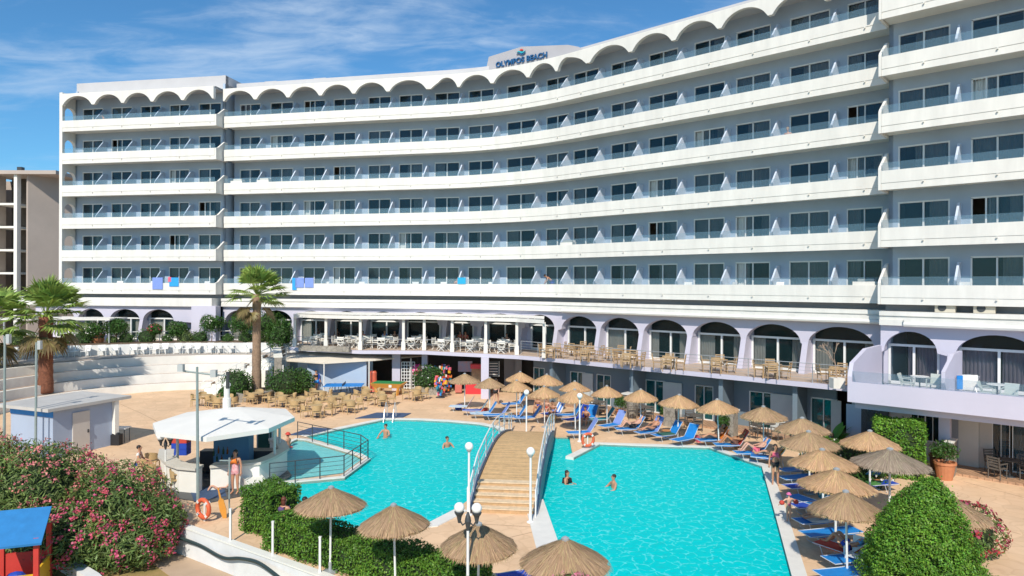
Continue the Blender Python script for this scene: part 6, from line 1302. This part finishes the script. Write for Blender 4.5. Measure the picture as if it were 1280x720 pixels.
rg = random.Random(9)
for i, px in enumerate((22, 40, 84, 104, 140, 158, 183, 210, 232, 250, 285, 307, 325)):
    Y = np.interp(px, [0, 220, 345], [53.4, 57.9, 58.4]); r = rg.uniform(.4, .75); bush('planter_shrub', f'low {("grey green", "bright green", "dark green", "yellowish")[i % 4]} shrub in the planter, {("first", "second", "third", "fourth", "fifth", "sixth", "seventh", "eighth", "ninth", "tenth", "eleventh", "twelfth", "thirteenth")[i]} from the pale canopy end', ((px-640)/F*Y, Y, 3.3), (r*1.2, r*.7, r), 420, lf_tree if i % 4 else lf_ole, .17, i, (fl_white, 25) if i % 5 == 2 else None)
for px, py, r, la in ((292, 486, (1.1, .9, 1.15), 'dark green shrub left of the tall palm trunk'), (352, 484, (1.3, .9, 1.2), 'dark shrub between the palm and the awning'), (372, 482, (1.0, .8, 1.1), 'dark shrub against the stone wall'), (278, 492, (.6, .5, .5), 'small pale green shrub at the stone planter end')):
    q = P(px, py+8, .35); bush('planter_shrub', la, (q.x, q.y+.6, .35), r, 1400, lf_tree, .2, int(px))
q = P(535, 494); o = bush('planter_shrub', 'leafy green shrub with pink flowers at the shop entrance', (q.x, q.y+.5, .5), (1.25, .9, 1.1), 1500, lf_tree, .2, 77, (fl_white, 40)); o = thing('stone_planter', 'square stone planter under the shop shrub', 'planter', (q.x, q.y+.5, 0)); MB().box((0, 0, .3), (2.0, 1.1, .6)).build('planter_box', stone, o)
# palms
def palm(label, base, ztop, r, R_, n, seed, bm, skirt=0, shade=lf_palm):
    o = thing('palm_tree', label, 'palm tree', base, 0, 'fan palms'); rg = random.Random(seed); H = ztop-base[2]; prof = []
    for i in range(26): t = i/25; prof.append((r*(1.15-.25*t+(.12 if t > .86 else 0))*(1+rg.uniform(-.05, .05)), H*t))
    MB().lathe(prof, n=14).build('trunk', bm, o, True)
    b = MB(); dead = MB()
    for i in range(n+skirt):
        a = rg.random()*6.283; el = rg.uniform(-.45, 1.45) if i < n else rg.uniform(-1.25, -.7); L_ = R_*rg.uniform(.50, .66); d = Vector((math.cos(a)*math.cos(el), math.sin(a)*math.cos(el), math.sin(el))); p0 = Vector((0, 0, H-.05)); p1 = p0+d*L_; 
        tgt = b if (i < n and el > -.42) else dead
        tgt.tube([p0, p0+d*L_*.5+Vector((0, 0, .06)), p1], [.03, .022, .015], 4, False)
        sd = d.cross(Vector((0, 0, 1))).normalized(); upv = sd.cross(d).normalized(); fl_ = R_*rg.uniform(.42, .58)
        for k in range(19):
            f = (k-9)/9; ang = f*1.45; dv = (d*math.cos(ang)+sd*math.sin(ang)).normalized(); ln_ = fl_*(1-.25*abs(f)); m1 = p1+dv*ln_*.6+upv*.05; tip = p1+dv*ln_+Vector((0, 0, -ln_*rg.uniform(.0, .28))); wv = dv.cross(upv).normalized()*.055*R_/2
            tgt.add([p1, m1+wv, tip, m1-wv], [(0, 1, 2, 3)])
    b.build('crown', shade, o, recalc=False)
    if dead.v: dead.build('dry_fronds', lf_dry, o, recalc=False)
    return o
q = P(57, 491, .6); palm('stout fan palm with red brown trunk behind the hut', tuple(q), D(58, 396, q.y).z, .42, 2.9, 44, 3, palmb, 10)
q = P(320.6, 489, .4); palm('tall fan palm with slim trunk left of the cream awning', tuple(q), D(320, 368, q.y).z, .29, 2.25, 46, 5, palmb2, 5)
q = P(-14, 490, .6); palm('fan palm at the left picture edge, mostly outside the view', tuple(q), D(-12, 405, q.y).z, .40, 3.2, 40, 8, palmb, 8)
# hedges
def box_leaves(c, d, n, top=True):
    c = np.array(c); d = np.array(d)/2; ar = np.array([d[1]*d[2], d[1]*d[2], d[0]*d[2], d[0]*d[2], d[0]*d[1]]); fc_ = RNG.choice(5, n, p=ar/ar.sum()); u = RNG.uniform(-1, 1, (n, 3)); nr = np.zeros((n, 3))
    for i, (ax_, sg_) in enumerate(((0, 1), (0, -1), (1, 1), (1, -1), (2, 1))): k = fc_ == i; u[k, ax_] = sg_; nr[k, ax_] = sg_
    p = u*d; lmp = .06*np.sin(p[:, 0]*3.1+1)*np.sin(p[:, 1]*2.7+2)+.05*np.sin(p[:, 2]*5+p[:, 0]*4); p += nr*(lmp-RNG.uniform(0, .14, n)+np.where(RNG.uniform(0, 1, n) < .05, RNG.uniform(.03, .14, n), 0)+.02)[:, None]; return c+p, nr
def hedge(label, loc, d, rz, n, lf=lf_hedge, ll=.085, name='hedge'):
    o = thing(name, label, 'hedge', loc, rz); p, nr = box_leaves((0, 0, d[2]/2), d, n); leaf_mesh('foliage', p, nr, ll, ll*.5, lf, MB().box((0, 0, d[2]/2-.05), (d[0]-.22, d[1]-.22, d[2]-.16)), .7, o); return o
ha_ = math.atan2(-3.9, 6.1)
hedge('tall clipped square block of hedge by the wide beige wall', (-8.05, 22.85, 0), (1.5, 1.35, 1.45), ha_, 9000)
hA, hB = Vector((-7.35, 21.55)), Vector((-.75, 17.35)); hc = (hA+hB)/2; hedge('long low clipped hedge running along the garden wall', (hc.x, hc.y, 0), ((hB-hA).length, 1.15, .98), math.atan2((hB-hA).y, (hB-hA).x), 26000)
q = P(1139, 600); hedge('square clipped bush standing before the right hand room doors', (q.x, q.y+.9, 0), (1.9, 1.7, 2.35), -.5, 9500, lf_top, .12, 'clipped_bush')
q = P(1092, 622); bush('flower_bed_shrub', 'dark shrub bed with white flowers behind the grey parasol', (q.x, q.y+2.2, 0), (1.9, 1.6, 1.15), 2500, lf_tree, .18, 12, (fl_white, 130))
q = P(1055, 572); o = thing('banana_plant', 'broad leaved bright green plant behind the back parasols', 'plant', (q.x, q.y+1.2, 0)); b = MB(); rg = random.Random(2)
for i in range(14):
    a = rg.random()*6.28; el = rg.uniform(.5, 1.2); d = Vector((math.cos(a)*math.cos(el), math.sin(a)*math.cos(el), math.sin(el))); sd = d.cross(Vector((0, 0, 1))).normalized(); L_ = rg.uniform(1.2, 2.0); pr0 = Vector((0, 0, .3)); vs = []
    for k in range(7): t = k/6; c = pr0+d*L_*t+Vector((0, 0, -.5*t*t)); w_ = .24*math.sin(math.pi*min(1, t*.9+.08)); vs += [c-sd*w_, c+sd*w_]
    b.add(vs, [(2*k, 2*k+2, 2*k+3, 2*k+1) for k in range(6)])
b.build('leaves', mat('banana_leaf', (.13, .32, .04), .4, .2, 2, trans=.3), o, recalc=False); MB().tube([(0, 0, 0), (0, 0, .9)], .09).build('stem', bark, o)
q = P(1226, 712); bush('oleander_bush', 'small red flowering bush right of the big rounded bush', (q.x+.2, q.y+1.2, 0), (1.15, 1.0, 1.1), 2600, lf_ole, .13, 14, (fl_red, 750))
# big rounded topiary: a tapering dome
tq = Vector(((1166-640)/F*17.6, 17.6, 0)); tp = thing('topiary_bush', 'big rounded clipped bush in the lower right foreground', 'shrub', tuple(tq))
n = 80000; hgt = RNG.uniform(0, 1, n)**.85; th_ = RNG.uniform(0, 6.283, n)
def trad(t): return 1.55*np.sqrt(np.maximum(0, 1-(np.maximum(0, t-.06)/.94)**1.08))*(.94+.1*np.minimum(1, t/.15))
rad = trad(hgt); keep = RNG.uniform(0, 1, n) < np.maximum(rad/1.75, .22); hgt, th_, rad = hgt[keep], th_[keep], rad[keep]
lm = .05*np.sin(th_*5+hgt*7)+.05*np.sin(th_*9-hgt*15+1)+.04*np.sin(hgt*31+th_*3); rad = rad*(1+lm)-RNG.uniform(0, .30, len(rad))+np.where(RNG.uniform(0, 1, len(rad)) < .05, RNG.uniform(.04, .2, len(rad)), 0); 
for ta, tz_, ts in ((-1.25, .22, .16), (-1.5, .52, .09)):
    k = ((th_-(ta % 6.283))**2*2+(hgt-tz_)**2*4) < ts**2; rad[k] *= .72
hole = np.sin(th_*7+hgt*11)*np.sin(hgt*17-th_*4+2)+.6*np.sin(th_*13+hgt*29); rad = np.where(hole > .75, rad-.16*(hole-.75)/.6-.06, rad)
p = np.stack([rad*np.cos(th_)-.28*np.sin(3.14*hgt), rad*np.sin(th_), hgt*3.25], 1); nr = np.stack([np.cos(th_), np.sin(th_), .25+hgt*.9], 1)
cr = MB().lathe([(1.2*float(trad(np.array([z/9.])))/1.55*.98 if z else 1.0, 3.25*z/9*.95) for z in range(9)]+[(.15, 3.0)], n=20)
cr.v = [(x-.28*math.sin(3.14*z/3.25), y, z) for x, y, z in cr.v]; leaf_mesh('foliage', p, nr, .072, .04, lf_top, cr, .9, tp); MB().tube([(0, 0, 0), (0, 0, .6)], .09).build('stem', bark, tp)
# big oleander
oq = Vector((-14.9, 22.7, -.92)); ol = thing('oleander_bush', 'huge pink flowering oleander bush in the lower left foreground', 'shrub', tuple(oq))
P_, N_ = [], []
LOB = [((-3.4, .2, 1.9), (2.4, 1.7, 1.85), 8000), ((-.9, .2, 1.75), (2.1, 1.7, 1.7), 8500), ((1.6, .1, 1.3), (1.75, 1.5, 1.4), 7500), ((3.0, -.1, .95), (1.05, 1.1, 1.0), 4500), ((.6, -1.0, .9), (2.2, 1.2, 1.05), 5500), ((-2.0, -1.0, 1.1), (1.9, 1.2, 1.15), 4500), ((2.5, -.8, .7), (1.2, .9, .8), 3500), ((-5.2, .3, 1.7), (1.8, 1.5, 1.7), 3000)]
LOB = [((c[0], c[1], c[2]*1.13), (r[0]*1.02, r[1], r[2]*1.14), n) for c, r, n in LOB]
for i, (c, r, n) in enumerate(LOB): a, b_ = blob_leaves(c, r, n, 50+i, .34, .45, -.75); P_.append(a); N_.append(b_)
P_ = np.concatenate(P_); N_ = np.concatenate(N_); k = P_[:, 2] > .03; core = MB()
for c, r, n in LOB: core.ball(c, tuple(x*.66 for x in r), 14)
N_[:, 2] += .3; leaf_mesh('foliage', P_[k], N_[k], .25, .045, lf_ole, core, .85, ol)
for nm, fm, seed, sel in (('blossoms', fl_salmon, 1, lambda q: q[0] < 1.0 and (q[2] > 1.2 or q[0] < -2)), ('blossoms', fl_pink, 2, lambda q: q[0] > .4 or q[2] < 1.3)):
    FP, FN = [], []
    for i, (c, r, n) in enumerate(LOB):
        a, b_ = blob_leaves(c, [x*1.02 for x in r], int(n*(.017 if seed == 1 else .021)), 50+i, .34, .08, -.6)
        for q, m_ in zip(a, b_):
            if sel(q): m2 = 5+int(RNG.integers(0, 17)); FP.append(q+RNG.normal(0, .07, (m2, 3))); FN.append(np.repeat(m_[None], m2, 0))
    FP = np.concatenate(FP); FN = np.concatenate(FN); k = FP[:, 2] > .15; leaf_mesh(nm, FP[k], FN[k], .08, .075, fm, None, .5, ol)
MB().tube([(0, 0, 0), (.2, .1, 1.0)], .08).tube([(.1, 0, 0), (-.9, .2, 1.1)], .07).tube([(0, 0, 0), (1.2, -.1, .9)], .06).build('stem', bark, ol)
# flowers at the bottom edge
oq = D(714, 728, 13.2); ob = thing('oleander_bush', 'tip of a pink flowering oleander at the bottom edge before the nearest parasol', 'shrub', (oq.x, oq.y, 0)); c = (0, 0, oq.z-.25); r = (.62, .45, .42)
p, nr = blob_leaves(c, r, 900, 5, .3, .4, -.5); leaf_mesh('foliage', p, nr, .2, .04, lf_ole, None, .8, ob); p, nr = blob_leaves(c, [x*1.0 for x in r], 60, 5, .3, .1, 0); FP = np.concatenate([q+RNG.normal(0, .04, (14, 3)) for q in p]); leaf_mesh('blossoms', FP, np.repeat(nr, 14, 0), .06, .055, leafmat('pale_pink_petal', (.75, .30, .36), (.68, .18, .27), .2, 1.5), None, .5, ob); MB().tube([(0, 0, 0), (0, 0, oq.z-.3)], [.05, .03], 6).tube([(0, 0, oq.z*.5), (.4, 0, oq.z-.2)], [.03, .015], 5).build('stem', bark, ob)
# ================================================================ playhouse, kerb, sandy paving
ph = thing('playhouse', 'bright plastic playhouse with a tilted blue roof, red posts and yellow panels', 'playhouse', P(30, 745, -.92), .35); pq = Vector(ph.location)
Yp = pq.y; rfz = D(30, 655, Yp).z-pq.z
b = MB(); b.add([(-.95, -.75, rfz-.42), (.62, -.75, rfz-.42), (.62, .25, rfz+.32), (-.95, .25, rfz+.32), (-.95, -.75, rfz-.36), (.62, -.75, rfz-.36), (.62, .25, rfz+.38), (-.95, .25, rfz+.38)], [(3, 2, 1, 0), (4, 5, 6, 7), (0, 1, 5, 4), (1, 2, 6, 5), (2, 3, 7, 6), (3, 0, 4, 7)]); b.build('roof', mat('faded_blue_plastic', (.02, .19, .46), .5, .15, 3), ph)
rp2 = mat('red_plastic', (.58, .05, .04), .45, .08, 3)
for x in (-.75, .45):
    for y in (-.55, .7): MB().box((x, y, (rfz-.25)/2), (.13, .13, rfz-.25)).build('post', rp2, ph)
MB().box((-.15, -.58, .45), (1.06, .06, .72)).build('front_panel', yellow, ph); MB().box((.46, .1, .5), (.06, 1.1, .8)).build('side_panel', yellow, ph); MB().box((-.15, .72, .6), (1.06, .06, .9)).build('back_panel', rp2, ph); MB().box((-.15, -.1, .22), (1.06, 1.0, .05)).build('platform', rp2, ph)
MB().ball((-.2, .0, .5), (.3, .2, .25), 10).build('tunnel_ring', navy, ph)
q = [P(70, 698, -.6), P(108, 722, -.6), P(130, 745, -.6)]; line_wall('kerb_stone', 'short white kerb wall beside the playhouse', 'kerb', [(p.x, p.y) for p in q], .35, -.95, -.58, ww)
tag(MB().prism([XY(183, 698, -.9), XY(222, 686, -.9), XY(300, 718, -.9), XY(262, 728, -.9), XY(215, 722, -.9)], -.915, -.90).build('sandy_path', mat('sandy_concrete', (.50, .36, .24), .85, .12, 1.2, .1, 12)), kind='structure')
# ================================================================ things on balconies, roof units
def cloth(px, k, o, m, la, w_=.85, h=.75, seg=None, top=.05):
    seg = seg or (leftb if px < 285 else main); q, an = seg.at(seg.hit(px, -.04), -.04); ob = link('hanging_towel', MB().box((0, 0, -h/2+.4), (w_, .03, h)).box((0, .06, .41), (w_, .12, .03)).mesh('hanging_towel', m)); ob.location = (q.x, q.y, T(k)+top); ob.rotation_euler.z = an; tag(ob, la, 'towel', 'towels drying on the lowest balconies')
pb = peri
cloth(197, 1, 0, pb, 'periwinkle towel over the left block parapet, farthest from the palm', 1.0, 1.0); cloth(217.5, 1, 0, mat('bright_blue_towel', (.03, .34, .75), .8, .1, 4), 'bright blue towel over the left block parapet', .9, .75); cloth(368, 1, 0, MATS['bright_blue_towel'], 'narrow bright blue towel right of the tall palm', .4, 1.0); cloth(374.5, 1, 0, pb, 'first periwinkle towel right of the tall palm', .8, .8); cloth(386.5, 1, 0, pb, 'second periwinkle towel right of the tall palm', .8, .8); cloth(577, 1, 0, mat('turquoise_towel', (.02, .36, .62), .8, .1, 4), 'turquoise towel on the glass below the stooping bather', .7, .5, None, .1); cloth(212, 1, 0, pinkc, 'small pink cloth beside the bright blue towel', .3, .4, None, .1)
for px, k, seg, la in ((710, 2, main, 'white cushions piled on a second floor balcony rail'), (1081, 1, main, 'white box standing on the lowest balcony near the block corner'), (330, 4, main, 'white crate on the balcony glass above the palm'), (297, 4, main, 'small white cloth on the balcony rail left of the white crate')):
    q, an = seg.at(seg.hit(px, .3), .3); ob = link('stacked_cushion', MB().box((0, 0, .12), (1.1, .5, .24)).box((.1, 0, .32), (.8, .45, .14)).mesh('stacked_cushion', white)); ob.location = (q.x, q.y, T(k)-.05); ob.rotation_euler.z = an; tag(ob, la, 'cushion')
for px, la in ((1182, 'outdoor air conditioning unit, the one nearer the block corner'), (1231, 'outdoor air conditioning unit, the one nearer the picture edge')):
    s = rightb.hit(px, .35); q, an = rightb.at(s, .35); o = thing('air_conditioner', la, 'air conditioner', (q.x, q.y, 6.93), an, 'air conditioning units on the roof band'); MB().box((0, 0, .24), (.85, .32, .46)).build('casing', mat('dirty_white_casing', (.55, .50, .40), .6, .15, 3), o); MB().lathe([(.18, -.01), (.18, .01), (.02, .012)], n=14).build('fan_grille', darkm, o).matrix_basis = Matrix.Translation((-.12, -.165, .24)) @ Matrix.Rotation(R(90), 4, 'X')
# ================================================================ small pavilion, neighbour building
cn = thing('garden_canopy', 'low white canopy on posts over the left end of the upper terrace', 'canopy', ((100-640)/F*57, 57, 3.25)); MB().box((-1.5, 0, 2.0), (9.5, 2.6, .14)).build('roof', white, cn)
for x in (-5.5, -2, 1.2, 3.1): MB().box((x, -1.1, .97), (.1, .1, 1.94)).build('post', metalg, cn)
bb = thing('garden_barrel', 'terracotta coloured barrel under the left canopy', 'barrel', ((122-640)/F*56.2, 56.2, 3.25)); MB().lathe([(.4, 0), (.5, .3), (.5, .8), (.42, 1.15), (.3, 1.18)], n=14).build('body', terra, bb); MB().lathe([(.505, .5), (.52, .55), (.505, .6)], n=14).build('hoop', darkm, bb)
wi = thing('garden_railing', 'white railing between the planter and the arches', 'railing', ((130-640)/F*56.2, 56.2, 3.3)); o0 = Vector(wi.location); rail_run(wi, [Vector((-38.5, 54.2, 3.3)), Vector((-28.4, 58.4, 3.3)), Vector((-18.4, 59.0, 3.3))], o0, bars=(.85, .45), m=metalw, posts=5, r=.03)
nb = thing('apartment_building', 'beige neighbouring building with open balconies at the left edge', 'building', (-62, 80, 0)); o0 = Vector((-62, 80, 0))
b = MB(); x0, x1 = (-60-640)/F*80, (34-640)/F*76; 
pA = D(35, 214, 74); pB = D(78, 222, 82); zt = pA.z
b = MB(); b.plate([(0, 0), (10, 0), (10, zt-.6), (0, zt)], TR((pA.x-o0.x, pA.y-o0.y, 0), R(55)), .4); b.build('side_wall', beige, nb)
xr = pA.x-o0.x; yr = pA.y-o0.y
MB().box((xr-1.1, yr-.05, zt/2), (.35, .6, zt)).build('corner_pier', offw, nb); MB().box((xr-15, yr+5, zt/2-.3), (24.0, 3, zt-.6)).build('wall', beige, nb)
for k in range(4):
    z = D(20, 341.6-k*28.8, 74).z; MB().box((xr-2.4, yr+1.3, z), (2.4, 2.9, .22)).build('balcony_slab', offw, nb)
MB().box((xr-8, yr+.7, zt/2), (8.6, 2.2, zt)).build('wall', beige, nb); MB().box((xr-.55, yr+1.6, zt-.2), (8, 4.5, .4)).build('roof_edge', beige, nb); MB().box((xr-2.3, yr+2.9, zt/2), (3, .2, zt)).build('wall', carpet, nb)
MB().box((xr-1.5, yr+1, zt+.3), (.5, .5, .6)).build('roof_box', darkm, nb)

# ================================================================ small things left about
rg = random.Random(21)
for i, (k_seg, px) in enumerate(((leftb, 112), (leftb, 148), (leftb, 190), (leftb, 256), (main, 405), (main, 452), (main, 520), (main, 553), (main, 612), (main, 663), (main, 708), (main, 790), (main, 858), (main, 912), (main, 975), (rightb, 1200))):
    q, an = k_seg.at(k_seg.hit(px, .7), .7); place(pch, (q.x, q.y, T(1)-.69), an+rg.uniform(-.8, .8), 'white plastic armchair on a lowest floor balcony')['group'] = 'white chairs on the lowest balconies'
bcol = [(navy, 'navy'), (red, 'red'), (yellow, 'yellow'), (striped, 'striped'), (offw, 'cream'), (pinkc, 'pink'), (teal, 'teal'), (tablew, 'tan')]
for i, (px, py, where) in enumerate(((573, 512, 'beside the magenta lounger'), (605, 516, 'between the loungers by the teal one'), (690, 527, 'in front of the bathers group'), (773, 531, 'beside the periwinkle lounger'), (818, 543, 'near the reading bather'), (872, 552, 'right of the bright blue lounger'), (1030, 622, 'in the shade of the pool side row'), (921, 560, 'by the red towel lounger'))):
    m, cn_ = bcol[i]; o = thing('beach_bag', f'{cn_} beach bag on the deck {where}', 'bag', P(px, py), rg.uniform(0, 3), 'beach bags by the loungers')
    MB().add([(-.18, -.08, 0), (.18, -.08, 0), (.18, .08, 0), (-.18, .08, 0), (-.24, -.10, .32), (.24, -.10, .30), (.23, .10, .33), (-.24, .10, .31)], [(3, 2, 1, 0), (4, 5, 6, 7), (0, 1, 5, 4), (1, 2, 6, 5), (2, 3, 7, 6), (3, 0, 4, 7)]).build('body', m, o); MB().tube([(-.12, -.09, .3), (-.07, -.1, .46), (.07, -.1, .46), (.12, -.09, .3)], .012, 5).build('handle', tablew, o)
jm = mat('paving_joint', (.33, .20, .12), .9, .1, 3); b = MB()
for a, c in (((175, 516), (196, 526.5)), ((137, 529), (192, 525)), ((192, 525), (232, 541)), ((1226, 622), (1212, 650)), ((1212, 650), (1276, 668)), ((1204, 602), (1280, 622)), ((600, 655), (688, 660)), ((688, 660), (560, 690)), ((150, 505), (175, 516))):
    A_2, B_2 = P(*a), P(*c); d = (B_2-A_2).normalized(); n_ = Vector((-d.y, d.x, 0))*.012; b.add([(A_2+n_).to_tuple()[:2]+(.004,), (A_2-n_).to_tuple()[:2]+(.004,), (B_2-n_).to_tuple()[:2]+(.004,), (B_2+n_).to_tuple()[:2]+(.004,)], [(0, 1, 2, 3)])
tag(b.build('paving_joints', jm), kind='structure')
